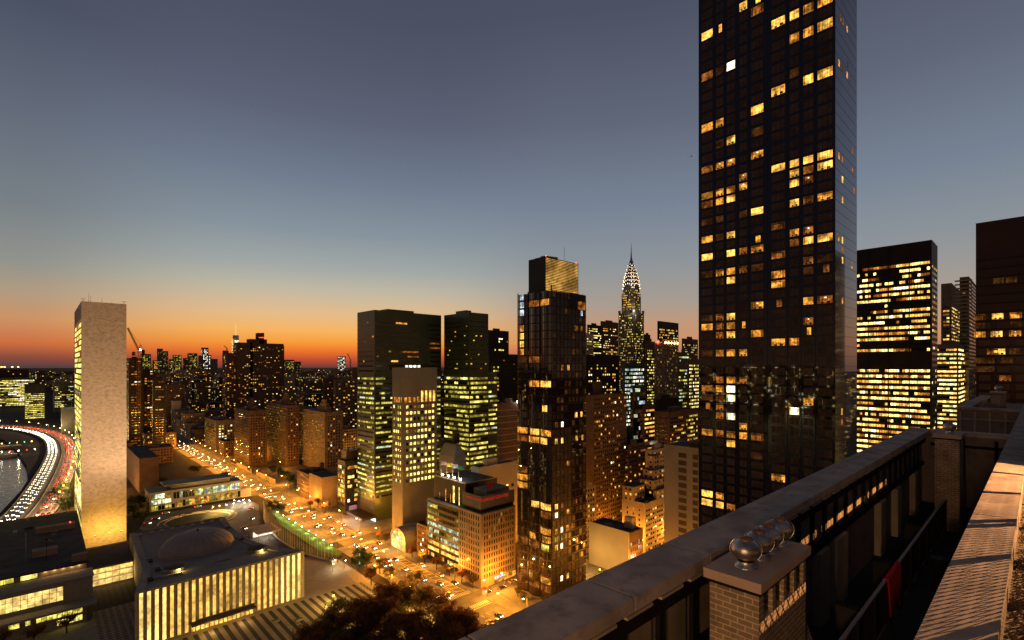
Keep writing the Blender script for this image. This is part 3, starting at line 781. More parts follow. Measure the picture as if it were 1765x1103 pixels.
for k, (x, y, z) in enumerate(((2, 318, 31), (62, 362, 20.5))):  # long-range floods added to brighten the marble end of the slab
    f = thing('flood_lamp', ['mast floodlight on the conference roof aimed at the marble slab', 'floodlight behind the dome aimed at the marble slab'][k], 'floodlight', (x, y, z), 'long-range floodlights')
    MB().bar((x, y, z-(8.4 if k == 0 else 4)), (x, y, z+1.2), .08, DARKM).build('stand', f)
    o = MB().box(x-.4, x+.4, y-.3, y+.3, z+1.2, z+1.8, DARKM).build('housing', f)
    sp = lamp_light(f, (x, y+.5, z+2.0), 210000 if k == 0 else 150000, (1, .7, .42), .3, 'SPOT'); sp.data.spot_size = R(75); sp.data.spot_blend = .6
    sp.rotation_euler = (Vector((29.4, 407, 88 if k == 0 else 100))-Vector((x, y, z+2))).to_track_quat('-Z', 'Y').to_euler()

# --- conference block at the lower left
cb = thing('conference_block', 'long flat-roofed block with bright window bands in the lower left corner', 'building', (-20, 340, 0))
BOXES.append((-90, 25, 285, 425))
w = MB()
w.box(-80, 15.6, 306, 416, 8, 22.0, WALL['stone']); w.build('wall', cb)
rf = MB(); rf.box(-80, 16.4, 303.5, 416.5, 22.0, 22.7, WALL['roof']); rf = rf.build('roof', cb)
w = MB(); w.box(-80, 17.2, 294.5, 305.99, 0, 18.6, WALL['stone']); w.box(-80, 17.6, 293.8, 306, 18.6, 19.0, WALL['conc']); w.build('middle_storey', cb)
w = MB(); w.box(-80, 15.0, 291.2, 294.49, 0, 8.0, WALL['stone']); w.box(-80, 18.2, 287, 294.4, 8.0, 8.9, WALL['conc']); w.build('terrace_slab', cb)
HALL = emat('hall_glazing', (1, .66, .19), 1.05, .4, .15, .8)
def ribbon_windows(par, X0, X1, Y, z0, z1, n, rows, mat, name='window', miss=()):
    for i in range(n):
        if i in miss: continue
        a = X0+(X1-X0)*i/n; c = X0+(X1-X0)*(i+1)/n
        q = MB(); q.box(a, c, Y-.12, Y+.05, z0, z1, WALL['bronze'])
        for j in range(rows):
            q.face(rect_quad('-Y', Y-.14, a+.08, c-.08, z0+(z1-z0)*j/rows+.07, z0+(z1-z0)*(j+1)/rows-.07), mat)
        q.build(name, par)
ribbon_windows(cb, -42, 7.2, 294.5, 10.7, 16.8, 22, 3, HALL)
ribbon_windows(cb, -46, -8.5, 306, 19.3, 21.6, 12, 1, W['y2'], miss=(8,))
ribbon_windows(cb, -6.5, -1, 306, 19.3, 21.6, 2, 1, W['y3'])
ribbon_windows(cb, -36, -14, 291.2, 4.6, 7.2, 14, 1, W['y3'], miss=(5,))
ribbon_windows(cb, -13, 13.5, 291.2, 4.6, 7.2, 16, 1, W['y2'], miss=(0, 1, 4, 6))
ribbon_windows(cb, 5, 13.5, 291.2, 1.2, 3.6, 7, 1, W['y3'])
for x in (1.5, 4.5, 7.5, 10.5, 13):
    q = MB(); q.box(x-.12, x+.12, 305.5, 305.9, 21.5, 21.8, DARKM); q.face([(x-.1, 305.5, 21.49), (x-.1, 305.8, 21.49), (x+.1, 305.8, 21.49), (x+.1, 305.5, 21.49)], emat('wall_washer', (1, .7, .3), 12, 0)); o = q.build('downlight', cb)
    lamp_light(o, (x, 305.3, 21.2), 90, (1, .55, .2), .1)
rnd = random.Random(5)
for k in range(16):
    x, y = rnd.uniform(-40, 14), rnd.uniform(310, 412); a, c, h_ = rnd.uniform(1, 4), rnd.uniform(1, 4), rnd.uniform(.5, 1.6)
    MB().box(x, x+a, y, y+c, 22.7, 22.7+h_, rnd.choice([WALL['grey'], WALL['stone'], WALL['roof']])).build('roof_unit', cb)
for (a, c, e, f_, h_) in ((-3, 6, 326, 331, 3.0), (-2, 14, 371, 376, 3), (10.5, 16, 306.5, 310, 3)):
    MB().box(a, c, e, f_, 22.7, 22.7+h_, WALL['tan']).build('roof_hut', cb)
MB().bar((-5, 322, 22.7), (-5, 322, 36), .12, PR).build('mast', cb)
q = MB(); q.cyl(12, 373, 25.8, 26.3, .25, emat('lamp_red', (1, .03, .02), 14, 0), n=8); q.build('warning_light', cb)

# --- glazed link
lk = thing('glazed_link', 'low glazed passage glowing between the slab tower and the striped hall', 'building', (27, 350, 0))
BOXES.append((16, 40, 333, 400))
w = MB(); w.box(16, 36.5, 333.3, 369, 0, 9.3, WALL['stone']); w.build('wall', lk)
MB().box(15.7, 37, 332.4, 369.3, 9.3, 9.8, WALL['roof']).build('roof', lk)
GOLDW = emat('lobby_glow', (1, .62, .14), 1.3, .35, .3, .8)
for z0, z1, mt in ((.3, 3.0, HALL), (3.6, 6.1, HALL), (6.7, 8.9, GOLDW)):
    ribbon_windows(lk, 18.6, 35.8, 333.3, z0, z1, 6, 1, mt)

for x_ in (21.5, 27, 32.5): lamp_light(lk, (x_, 330.5, 5), 900, (1, .62, .22), .5)  # unseen lights added to brighten the paving before the link
# --- assembly hall with the striped front
GAW = pmat('hall_limestone', (.3, .27, .22), .85, 0, .12, .3, kind=dict(w=1.2, h=1.6, m=.03, off=0, v=.88))
GAR = pmat('hall_roof', (.24, .2, .175), .85, 0, .15, .12)
ga = thing('assembly_hall', 'sweeping hall with dome on the roof and glowing vertical stripes on its front', 'hall', (60, 300, 0))
BOXES.append((24, 100, 244, 362))
LFT = [(27.5, 248.3), (29.5, 259.5), (32, 271.8), (34.3, 287), (35.2, 306), (36.2, 330), (37.0, 357)]
RGT = [(93.7, 248.3), (88.5, 262), (85.4, 275), (83.2, 295), (82.6, 319), (83.3, 337), (84.5, 355)]
def zr(p):
    t_ = (p[1]-248)/109.0
    return 22.3-6.2*math.sin(min(1, t_*1.15)*math.pi*.5)+2.0*max(0, t_-.55)
n = 24
Lp = catmull(LFT, 6); Rp = catmull(RGT, 6)
outl = [(p.x, p.y) for p in Lp]+[(p.x, p.y) for p in reversed(Rp)]
w = MB(); k = len(Lp)
for i in range(k-1):
    for A, s_ in ((Lp, 0), (Rp, 1)):
        a, c = A[i], A[i+1]
        f4 = [(a.x, a.y, 0), (c.x, c.y, 0), (c.x, c.y, zr((c.x, c.y))+.9), (a.x, a.y, zr((a.x, a.y))+.9)]
        w.face(f4 if s_ else f4[::-1], GAW)
a, c = Lp[-1], Rp[-1]; w.face([(a.x, a.y, 0), (c.x, c.y, 0), (c.x, c.y, 18), (a.x, a.y, 18)][::-1], GAW)
w.box(27.3, 94, 248.0, 248.6, 0, 22.9, GAW)
w.build('wall', ga)
w = MB()
for i in range(k-1):
    a, c, e, f_ = Lp[i], Rp[i], Rp[i+1], Lp[i+1]
    w.face([(a.x+.5, a.y, zr((0, a.y))), (c.x-.5, c.y, zr((0, c.y))), (e.x-.5, e.y, zr((0, e.y))), (f_.x+.5, f_.y, zr((0, f_.y)))], GAR)
w.build('roof', ga)
for A, s_ in ((Lp, 1), (Rp, -1)):      # broad kerb following each curved edge
    w = MB()
    for i in range(k-1):
        a, c = A[i], A[i+1]; zz = lambda p: zr((0, p.y))
        w.raw([(a.x, a.y, zz(a)+.9), (c.x, c.y, zz(c)+.9), (c.x+s_*3.2, c.y, zz(c)+.5), (a.x+s_*3.2, a.y, zz(a)+.5), (a.x+s_*3.2, a.y, zz(a)), (c.x+s_*3.2, c.y, zz(c))],
              [(0, 1, 2, 3), (3, 2, 5, 4)], WALL['stone'])
    w.build('roof_kerb', ga)
STRIPE = emat('backlit_marble', (1, .54, .1), 1.2, .4, .12, .7)
STRIPEB = emat('backlit_marble_bright', (1, .64, .17), 1.8, .35, .12, .7)
ns = 25; p_ = (93.3-28.6)/ns
for i in range(ns):
    a = 28.6+p_*i; zb = 4.8 if 8 <= i <= 16 else .6
    q = MB(); q.box(a, a+1.42, 247.86, 248.05, zb, 22.2, WALL['stone'])
    mt = STRIPEB if i in (0, 1, 2, 3, 21, 22, 23, 24) else STRIPE
    z = zb+.1
    while z < 22.0:
        q.face(rect_quad('-Y', 247.84, a+.08, a+1.34, z, min(22.1, z+.42)), mt); z += .5
    q.build('light_stripe', ga)
w = MB(); w.box(46, 71, 243.5, 247.83, 3.9, 4.4, WALL['roof']); w.build('entrance_canopy', ga)
w = MB()
for i in range(14): w.face(rect_quad('-Y', 247.8, 46.6+i*1.75, 47.9+i*1.75, .2, 3.6), W['a3'])
w.build('entrance_glazing', ga)
lamp_light(ga, (52, 241, 3.2), 900, (1, .6, .2), .5); lamp_light(ga, (65, 241, 3.2), 900, (1, .6, .2), .5)
zc = 16.6
DOME = pmat('dome_sheet', (.3, .25, .22), .7, .1, .12, .1)
w = MB(); w.lathe(60, 304, [(18.6, zc-2), (16.6, zc+2.8)], pmat('dome_drum', (.36, .25, .2), .8, 0, .1, .1), 36); w.build('dome_drum', ga)
w = MB(); pr = []
for i in range(15):
    a = math.pi/2*i/14; pr.append((max(.01, 16.6*math.cos(a)), zc+2.8+7.6*math.sin(a)))
pr.insert(0, (16.9, zc+2.7))
w.lathe(60, 304, pr, DOME, 48); dm = w.build('dome', ga, smooth=True)
w = MB(); w.cyl(60, 304, zc+10.2, zc+11.4, .4, DARKM); w.build('finial', dm)
w = MB()
for i in range(24):
    a = 2*math.pi*i/24
    for j in range(2, 11):
        p, q = pr[j], pr[j+1]
        w.bar((60+(p[0]+.05)*math.cos(a), 304+(p[0]+.05)*math.sin(a), p[1]+.02), (60+(q[0]+.05)*math.cos(a), 304+(q[0]+.05)*math.sin(a), q[1]+.02), .05, WALL['grey'], 4)
w.build('seam', dm)
for (x, y, lbl) in ((44.4, 272, 0), (79.0, 271.6, 1)):
    z = zr((0, y)); w = MB(); w.lathe(x, y, [(4.6, z-1), (4.6, z+1.9), (4.3, z+1.9), (4.3, z-.8)], GAW, 28); o = w.build('roof_well', ga)
    q = MB(); q.lathe(x+1.2, y-4.9, [(.01, z+1.0), (.3, z+1.1), (.38, z+1.4), (.2, z+1.7), (.01, z+1.75)], emat('lamp_gold', (1, .7, .15), 25, 0), 10); o2 = q.build('roof_lamp', ga)
    lamp_light(o2, (x+1.2, y-5.6, z+1.5), 500, (1, .6, .15), .2)
w = MB()
for i in range(9):
    t_ = i/8; x = 40+t_*41; w.box(x, x+2.0, 350.5+t_*-.5, 352.2, 17.3, 18.2, WALL['pale'])
w.build('skylight_box', ga)
w = MB()
for (a, c, y) in ((59, 67, 267.5), (38, 46, 262), (34, 40, 264)): w.box(a, c, y, y+.25, zr((0, y)), zr((0, y))+.5, PR); w.box(a, c, y+1.4, y+1.65, zr((0, y+1.4)), zr((0, y+1.4))+.5, PR)
w.box(59, 59.3, 267.8, 268.9, 20.1, 20.9, PR); w.box(66.7, 67, 267.8, 268.9, 20.1, 20.9, PR)
w.build('roof_curb', ga)
w = MB()
for (x, y) in ((38.2, 277), (38.0, 297), (33.5, 262), (80.2, 330), (79.7, 300)): w.box(x, x+1.8, y, y+3.4, zr((0, y))+.02, zr((0, y))+.9, WALL['roof'])
w.build('roof_hatch', ga)

# --- library by the drive
lib = thing('library', 'low glass-fronted library with a raised flat roof slab, beyond the striped hall', 'library', (95, 482, 0))
BOXES.append((52, 134, 474, 512))
w = MB(); w.box(61.5, 126, 475.2, 498, 0, 14, WALL['stone']); w.box(125.99, 134, 474.8, 486, 0, 7, WALL['pale']); w.box(50, 61.4, 478, 482, 0, 7, WALL['tan']); w.build('wall', lib)
w = MB(); w.box(61, 126.6, 474.4, 498.5, 14, 14.8, WALL['conc']); w.build('roof', lib)
w = MB(); w.box(76, 118, 478, 492, 14.81, 18.2, WALL['green']); w.box(71, 120, 476, 496, 18.2, 18.8, WALL['conc']); w.build('penthouse', lib)
def row(par, a, c, Y, z0, z1, n, pf, mats):
    for i in range(n):
        if random.random() > pf: mm = 'dk'
        else: mm = random.choice(mats)
        window_obj(par, '-Y', Y-.06, a+(c-a)*i/n+.15, a+(c-a)*(i+1)/n-.15, z0, z1, mm, nx=1)
row(lib, 62.5, 75.5, 475.2, 9.4, 13, 6, .9, ['g', 'y1', 'w']); row(lib, 62.5, 75.5, 475.2, 5.2, 8.6, 6, 1, ['g', 'g', 'w']); row(lib, 62.5, 78, 475.2, .6, 4, 7, .7, ['y1', 'y2'])
row(lib, 92, 125.5, 475.2, 7.6, 12.9, 16, 1, ['g', 'g', 'y2', 'g']); row(lib, 79, 125.5, 475.2, .8, 5.6, 22, .85, ['y1', 'y2', 'a2']); row(lib, 77, 91.5, 475.2, 7.6, 12.9, 7, .1, ['g'])

# --- guard canopy
gc = thing('gate_canopy', 'white flat-roofed entrance canopy with bright interior, right of the domed hall', 'canopy', (108, 352, 0))
w = MB(); w.box(101, 115.5, 345, 364, 5.0, 5.6, WALL['pale']); w.build('roof', gc)
w = MB(); w.box(101.6, 114.8, 357, 363.5, 0, 4.99, WALL['pale']); w.build('wall', gc)
w = MB(); w.face(rect_quad('-Y', 356.9, 102.2, 114.2, .4, 4.4), emat('booth_glow', (1, .93, .75), 2.0, .3)); w.build('glazing', gc)
for x in (102, 108.2, 114.4): MB().cyl(x, 345.6, 0, 5, .22, WALL['pale'], n=8).build('column', gc)
lamp_light(gc, (108, 350, 4.4), 1500, (1, .9, .7), .6)

# --- dark residential tower, with the lit windows where they are lit
tx0, tx1, ty0, ty1 = 178.2, 204.3, 43.6, 87.6
tt = thing('dark_glass_tower', 'very tall black glass apartment tower with scattered amber rooms, cut off by the frame top', 'skyscraper', (191, 65, 0))
BOXES.append((170, 212, 36, 96))
TG = pmat('tower_bronze_skin', (.010, .006, .004), .03, 0, .2, .05, spec=.5, ior=1.9)
TS = pmat('tower_mirror_skin', (.55, .57, .62), .03, .85, .06, .05, spec=1.0)
w = MB(); w.box(tx0, tx1, ty0+.05, ty1, 0, 262, TG); w.build('shaft', tt)
w = MB(); w.face(rect_quad('-Y', ty0, tx0+.02, tx1, 0, 262), TS); w.build('mirror_glass', tt)
CF = [(1209.7, 1228.3), (1234.4, 1247.1), (1253, 1266.9), (1274.7, 1287.7), (1295, 1315.6), (1330, 1353), (1361.7, 1377), (1384.9, 1401.7), (1409.5, 1435)]
def tY(px):
    D = DX(px, tx0); return PT(px, D)[1], D
cols = []
for a, c in CF:
    ya, _ = tY(a); yc, _ = tY(c); cols.append((yc, ya))
floors = [10+3.22*i for i in range(55)]
while floors[-1] < 255: floors.append(floors[-1]+3.78)
lit = {}
def snap(px, py, cls):
    Y, D = tY(px); z = ZP(py, D)
    ci = min(range(9), key=lambda i: abs((cols[i][0]+cols[i][1])/2-Y))
    fi = min(range(len(floors)), key=lambda i: abs(floors[i]+1.5-z))
    lit[(ci, fi)] = cls
q4 = "102,230,3 165,198,2n 315,35,3 375,15,3n 398,78,1 242,370,w 175,398,0 100,433,1 523,168,3 620,120,3 700,85,2 700,165,2 620,212,2 800,40,2 800,125,3 800,418,3 700,460,3 622,425,0 522,520,3 397,640,3 100,747,2 173,720,2 240,825,3 172,850,0 397,772,0 400,912,2 522,993,3 617,967,3 712,943,3 815,912,3 815,975,3 712,1000,1 712,1060,1 240,953,2 172,978,2 95,1003,1"
q5 = "313,-1,2 615,-10,3 95,127,2 170,105,2 238,92,2 238,145,3 95,180,1 170,160,2 313,70,2 612,50,3 712,28,1 810,128,2 712,150,1 615,170,3 312,237,0 395,218,3 95,283,0 165,275,0 515,308,1 615,350,2 712,330,1 810,377,3 712,392,3 615,408,1 95,390,2 170,375,0 238,362,3 370,400,2n 393,452,2 238,472,3 95,495,3 313,470,1 515,487,1 712,455,0 712,517,1 810,502,0 95,597,0 170,588,2 238,580,2 312,570,1 395,570,0 515,600,2 515,660,2 712,577,0 795,570,1n 238,635,3 170,642,0 393,797,2 708,770,2 808,762,1 530,788,1n 168,878,1 237,873,3 95,878,0 95,935,2 168,925,1 237,925,2 318,922,2n 168,985,1 237,982,3 390,977,2 708,903,1 737,960,2n 513,1030,2 613,1028,2 95,1085,0 170,1085,2 237,1085,2 307,1080,2"
q6 = "95,285,1 168,237,1 235,237,2 168,287,2 235,290,w 307,290,1 95,337,0 168,340,1 235,342,w 105,392,1n 168,398,1 168,447,1 235,450,w 307,515,2 95,545,2 168,552,1 235,560,2 307,567,2 235,613,3 390,575,1 390,690,0 612,418,w 708,417,2 515,818,2 95,912,3 168,923,2 95,963,3 168,975,3 240,990,1"
for txt, oy in ((q4, 0), (q5, 300), (q6, 580)):
    for e in txt.split():
        a, c, k_ = e.split(','); snap(1190+float(a)/3.448, oy+float(c)/3.448, k_)
dkm = MB(); order = []
for (ci, fi), cls in lit.items():
    order.append(((ci, fi), cls))
order.sort(key=lambda t: (t[1] == '0', -t[0][0]))
DPANE = pmat('unlit_pane', (.085, .052, .034), .3, 0, .45, .25, spec=.4)
NL = 0
for (ci, fi), cls in order:
    a, c = cols[ci]; z = floors[fi]; hh = 2.3 if fi < 55 else 2.85
    if cls.endswith('n'): m_ = (a+c)/2; a, c = (m_-(c-a)*.28, m_+(c-a)*.12); cls = cls[:-1]
    cl_ = 'w' if cls == 'w' else 'a'+cls
    wd = c-a; nx = 2 if wd < 3 else (3 if wd < 4.4 else 4)
    if NL < 100:
        window_obj(tt, '-X', tx0-.06, a, c, z+.5, z+.5+hh, cl_, nx=nx, nz=1); NL += 1
    else: dkm.face(rect_quad('-X', tx0-.08, a, c, z+.5, z+.5+hh), W[cl_])
for fi, z in enumerate(floors):
    for ci, (a, c) in enumerate(cols):
        if (ci, fi) not in lit:
            hh = 2.3 if fi < 55 else 2.85; nx = 2 if c-a < 3 else (3 if c-a < 4.4 else 4)
            for i in range(nx):
                dkm.face(rect_quad('-X', tx0-.03, a+(c-a)*i/nx+.06, a+(c-a)*(i+1)/nx-.06, z+.5, z+.5+hh), DPANE)
tag(dkm.build('window', tt), kind='stuff')
w = MB()
for z in floors: w.box(tx0-.02, tx0+.1, ty0+.2, ty1-.1, z+.1, z+.22, WALL['black']); w.box(tx0+.2, tx1-.1, ty0-.02, ty0+.04, z+.1, z+.18, WALL['black'])
for i in range(1, 9):
    y = (cols[i-1][0]+cols[i][1])/2; w.box(tx0-.03, tx0+.1, y-.08, y+.08, 3, 262, WALL['black'])
w.build('mullion', tt)
w = MB(); rnd = random.Random(11)
for (px, py, s_) in ((1449, 38, 1), (1453, 45, 1), (1460, 57, 2), (1446, 119, 2), (1452, 128, 1), (1460, 137, 2), (1461, 118, 0), (1446, 264, 2), (1452, 270, 1), (1469, 287, 1), (1452, 307, 3), (1469, 253, 1), (1452, 341, 3), (1472, 325, 1), (1445, 408, 2), (1452, 413, 3), (1452, 430, 1), (1452, 449, 3), (1468, 457, 2), (1452, 523, 2), (1451, 703, 3), (1451, 735, 1)):
    D = DY(px, ty0); x = PT(px, D)[0]; z = ZP(py, D)
    z = min(floors, key=lambda f: abs(f+1.5-z)) + .75
    w.face(rect_quad('-Y', ty0-.03, x-.55, x+.75, z, z+2.0), W['a%d' % s_])
tag(w.build('side_window', tt), kind='stuff')

# --- bronze glass tower with rounded bays
fx0, fx1, fy0, fy1 = 178.1, 203.8, 160.6, 184.2
ft = thing('bayed_glass_tower', 'slim bronze glass tower with rounded bays and a golden louvred crown', 'skyscraper', (191, 172, 0))
BOXES.append((170, 212, 152, 192))
bays = [(177.0, 184.2), (168.9, 176.0), (161.2, 167.9)]        # A far, B, C near corner
def bayarc(a, c, o=1.3, n=8):
    return [(fx0-o*math.sin(math.pi*(.08+.84*i/n))+.0, c-(c-a)*i/n) for i in range(n+1)]
path = []
for a, c in bays: path += bayarc(a, c)+[(fx0+.5, a-.1), (fx0+.5, a-.9)]
path = path[:-2]+[(fx0-.1, fy0)]
plan = path+[(fx1, fy0), (fx1, fy1)]
FG = pmat('bay_glass', (.03, .018, .01), .03, 0, .2, .1, spec=.5, ior=2.0)
w = MB(); w.prism(plan, 0, 149.5, FG); w.build('glass_wall', ft)
w = MB(); FH = 3.95; nfl = 38
def grow(pts, o): return [(p[0]-o, p[1]) for p in pts]
for k in range(nfl):
    z = 4+k*FH
    pl = [(p[0]-.12, p[1]) for p in path]+[(fx0-.12, fy0-.12), (fx1+.1, fy0-.12), (fx1+.1, fy1)]
    if z < 149: w.prism(pl, z-.22, z+.22, WALL['bronze'])
w.build('floor_band', ft)
for a, c in bays:
    for yy in (a-.05, c+.02):
        MB().box(fx0-.35, fx0+.2, yy-.12, yy+.12, 0, 152 if a < 170 else 150.5, WALL['bronze']).build('fin', ft)
w = MB()
for i in range(1, 9):
    x = fx0+(fx1-fx0)*i/9; w.box(x-.07, x+.07, fy0-.16, fy0-.02, 2, 150, WALL['bronze'])
for a, c in bays:
    for i in range(2, 8, 2):
        pt = bayarc(a, c)[i]; w.box(pt[0]-.16, pt[0]+.0, pt[1]-.06, pt[1]+.06, 2, 149.5, WALL['bronze'])
w.build('mullion', ft)
def ffl(z): return max(0, min(nfl-1, int(round((z-4-FH/2)/FH))))
def bay_win(b, fl, cls, part=(0, 8)):
    arc = bayarc(*bays[b]); z = 4+fl*FH; q = MB()
    for i in range(part[0], part[1]):
        p, r_ = arc[i], arc[i+1]; o = .07
        e = (r_[1]-p[1])*.06
        q.face([(p[0]-o, p[1]+e, z+.4), (r_[0]-o, r_[1]-e, z+.4), (r_[0]-o, r_[1]-e, z+3.4), (p[0]-o, p[1]+e, z+3.4)][::-1], W[cls])
    q.build('window', ft)
def F1(cx, cy): return 860+cx/3.447, 420+cy/3.447
def F2(cx, cy): return 860+cx/3.447, 720+cy/3.447
def flr(px, py, Y=None):
    D = DX(px, fx0-.8) if px < 951 else DY(px, fy0); return ffl(ZP(py, D))
bx = {0: 140, 1: 212, 2: 287}
for f_, b_, cy, cls, part in [
    (F1, 0, 315, 'b', (3, 6)), (F1, 0, 375, 'b', (3, 6)), (F1, 0, 433, 'b', (3, 6)), (F1, 0, 482, 'w', (3, 6)), (F1, 0, 525, 'a2', (3, 6)), (F1, 0, 570, 'a3', (3, 6)), (F1, 0, 612, 'a3', (3, 6)), (F1, 0, 658, 'a2', (3, 6)),
    (F1, 1, 360, 'a1', (0, 8)), (F1, 2, 350, 'a2', (0, 7)), (F1, 1, 705, 'a1', (0, 8)), (F1, 0, 705, 'a0', (0, 8)), (F1, 1, 815, 'a2', (1, 8)), (F1, 2, 815, 'a3', (0, 8)), (F1, 2, 960, 'a3', (2, 6)),
    (F2, 1, 60, 'a3', (2, 8)), (F2, 2, 68, 'a2', (0, 8)), (F2, 0, 92, 'a2', (0, 8)), (F2, 0, 138, 'a1', (0, 8)), (F2, 1, 146, 'a2', (0, 8)), (F2, 2, 162, 'a3', (0, 6)), (F2, 0, 315, 'a1', (0, 8)), (F2, 0, 360, 'a2', (0, 8)), (F2, 0, 408, 'a2', (0, 8)),
    (F2, 1, 520, 'a3', (3, 8)), (F2, 2, 540, 'a3', (0, 8)), (F2, 2, 585, 'a1', (0, 8)), (F2, 2, 670, 'a2', (0, 8)), (F2, 1, 685, 'a2', (1, 6)), (F2, 2, 712, 'a2', (2, 8)), (F2, 0, 738, 'a1', (0, 8)), (F2, 1, 760, 'a1', (0, 8)), (F2, 2, 792, 'y2', (1, 7)),
    (F2, 0, 890, 'a1', (0, 8)), (F2, 1, 925, 'a2', (0, 4)), (F2, 2, 958, 'a2', (0, 8)), (F2, 2, 1020, 'a1', (0, 8)), (F2, 1, 1000, 'a1', (0, 8)), (F2, 0, 955, 'a1', (0, 8))]:
    px, py = f_(bx[b_], cy); bay_win(b_, flr(px, py), cls, part)
for f_, cx, cy, cls, wd in [(F1, 458, 525, 'a2', 1.8), (F1, 490, 315, 'b', 1.4), (F1, 490, 375, 'b', 1.4), (F1, 490, 433, 'b', 1.4), (F1, 490, 482, 'w', 1.3), (F1, 490, 525, 'a1', 1.3), (F1, 458, 480, 'a1', 1.6), (F1, 458, 1038, 'a3', 2), (F1, 490, 1030, 'a3', 1.5),
    (F2, 340, 157, 'a3', 2.0), (F2, 375, 152, 'a3', 1.6), (F2, 460, 140, 'a3', 1.8), (F2, 495, 130, 'a2', 1.2), (F2, 410, 288, 'a2', 1.8), (F2, 340, 535, 'a3', 2), (F2, 375, 526, 'a1', 1.6), (F2, 340, 580, 'w', 2), (F2, 410, 563, 'a2', 1.8), (F2, 340, 668, 'a2', 2), (F2, 372, 655, 'w', 1.6),
    (F2, 405, 642, 'a2', 1.8), (F2, 432, 633, 'a1', 1.5), (F2, 340, 790, 'a3', 2), (F2, 372, 775, 'w', 1.6), (F2, 493, 808, 'a2', 1.6), (F2, 372, 935, 'w', 1.6), (F2, 408, 920, 'a3', 1.6), (F2, 340, 715, 'y1', 2), (F2, 376, 690, 'y1', 2), (F2, 460, 500, 'a1', 1), (F1, 375, 712, 'a1', 1.6), (F1, 412, 712, 'a2', 1.6), (F2, 375, 60, 'w', 1.6), (F2, 340, 60, 'a1', 1.6)]:
    px, py = f_(cx, cy); D = DY(px, fy0); x = PT(px, D)[0]; fl = ffl(ZP(py, D))
    window_obj(ft, '-Y', fy0-.09, x-wd/2, x+wd/2, 4+fl*FH+.6, 4+fl*FH+3.2, cls, nx=2)
w = MB()
for k in range(nfl-1):      # unlit room outlines on the flat side
    for i in range(9):
        if random.random() < .55: x = fx0+(fx1-fx0)*(i+.15)/9; w.face(rect_quad('-Y', fy0-.03, x, x+1.9, 4+k*FH+.6, 4+k*FH+3.2), DPANE if random.random() < .8 else W['a0'])
tag(w.build('unlit_window', ft), kind='stuff')
w = MB()      # slots of light in the notches between the bays
for a in (168.4, 176.5):
    for k in range(nfl):
        if random.random() < (.75 if k < 22 else .2): w.face(rect_quad('-X', fx0+.44, a-.3, a+.3, 4+k*FH+.5, 4+k*FH+3.3), W[random.choice(['a1', 'a2', 'a2', 'a3'])])
w.build('notch_window', ft)
# crown
w = MB(); w.box(181.6, 207, 168.5, 180.1, 149.6, 167.5, WALL['black']); w.box(184, 200, 172, 178, 167.5, 168.4, WALL['black']); w.build('crown_core', ft)
CROWN = emat('crown_glow', (1, .52, .1), .75, .35, .12, .4)  # glowing sheet stands in for the terrace uplight on the louvres
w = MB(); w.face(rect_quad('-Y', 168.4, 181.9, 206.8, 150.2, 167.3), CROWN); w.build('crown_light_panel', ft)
w = MB()
for k in range(22): w.box(181.7, 207, 168.1, 168.36, 150.6+k*.78, 150.6+k*.78+.36, WALL['bronze'])
w.build('crown_louvre', ft)
w = MB(); w.box(182, 207, 167.6, 167.9, 150.2, 150.5, emat('strip_lamp', (1, .6, .18), 6, 0)); w.box(192.5, 203, fy0+.3, fy0+.5, 141.2, 141.5, MATS['strip_lamp']); w.build('strip_light', ft)
w = MB(); w.box(190.5, 203.2, fy0-.16, fy0-.1, 141.6, 149.6, WALL['black']); w.face(rect_quad('-Y', fy0-.18, 197, 203, 142, 146), W['a1']); w.build('sky_terrace', ft)
w = MB(); w.box(186, 196, 173, 176, 168.4, 169.4, RUST); w.bar((188, 174, 169.4), (197, 174, 170), .35, RUST); w.build('maintenance_crane', ft)
MB().bar((200, 172, 167.5), (200, 172, 176), .08, DARKM, 5).build('antenna', ft)
q = MB()
for (x, y, z) in ((182, 168.6, 167.9), (205.5, 168.6, 167.9)): q.lathe(x, y, [(.01, z-.3), (.25, z), (.01, z+.3)], MATS['lamp_red'], 8)
q.build('warning_light', ft)
# low lit entrance garden at its foot
w = MB(); w.box(166, 176, 160, 186, .14, .5, PAVE); tag(w.build('forecourt_pavement'), kind='structure')

# --- arched-crown spire tower
cx_, cy_ = 731.0, 479.0
ch = thing('spire_tower', 'art deco tower with illuminated triangular windows in its stepped crown and a needle spire', 'skyscraper', (cx_, cy_, 0))
BOXES.append((710, 755, 455, 500))
CHW = pmat('silver_grey_brick', (.2, .18, .15), .8, 0, .15, .1)
w = MB(); w.box(cx_-15.2, cx_+15.2, cy_-15.2, cy_+15.2, 0, 203, CHW); w.box(cx_-11.5, cx_+11.5, cy_-11.5, cy_+11.5, 203.01, 236, CHW)
for sx_ in (-1, 1):
    for sy_ in (-1, 1): w.box(cx_+sx_*14-1.6, cx_+sx_*14+1.6, cy_+sy_*14-1.6, cy_+sy_*14+1.6, 203.01, 208, CHW)
w.build('shaft', ch)
prof = [(11.3, 232), (11.3, 244), (10.9, 252), (9.9, 260), (8.6, 267), (7.0, 274), (5.4, 280), (3.8, 286), (2.5, 291), (1.6, 295), (.95, 300), (.5, 310), (.18, 323)]
STL = pmat('crown_steel', (.3, .3, .3), .3, .8, .15, .3)
w = MB()
def sqr(r): return [(cx_-r, cy_-r*.72), (cx_-r*.72, cy_-r), (cx_+r*.72, cy_-r), (cx_+r, cy_-r*.72), (cx_+r, cy_+r*.72), (cx_+r*.72, cy_+r), (cx_-r*.72, cy_+r), (cx_-r, cy_+r*.72)]
vs = []; fs = []
for r_, z in prof: vs += [(p[0], p[1], z) for p in sqr(r_)]
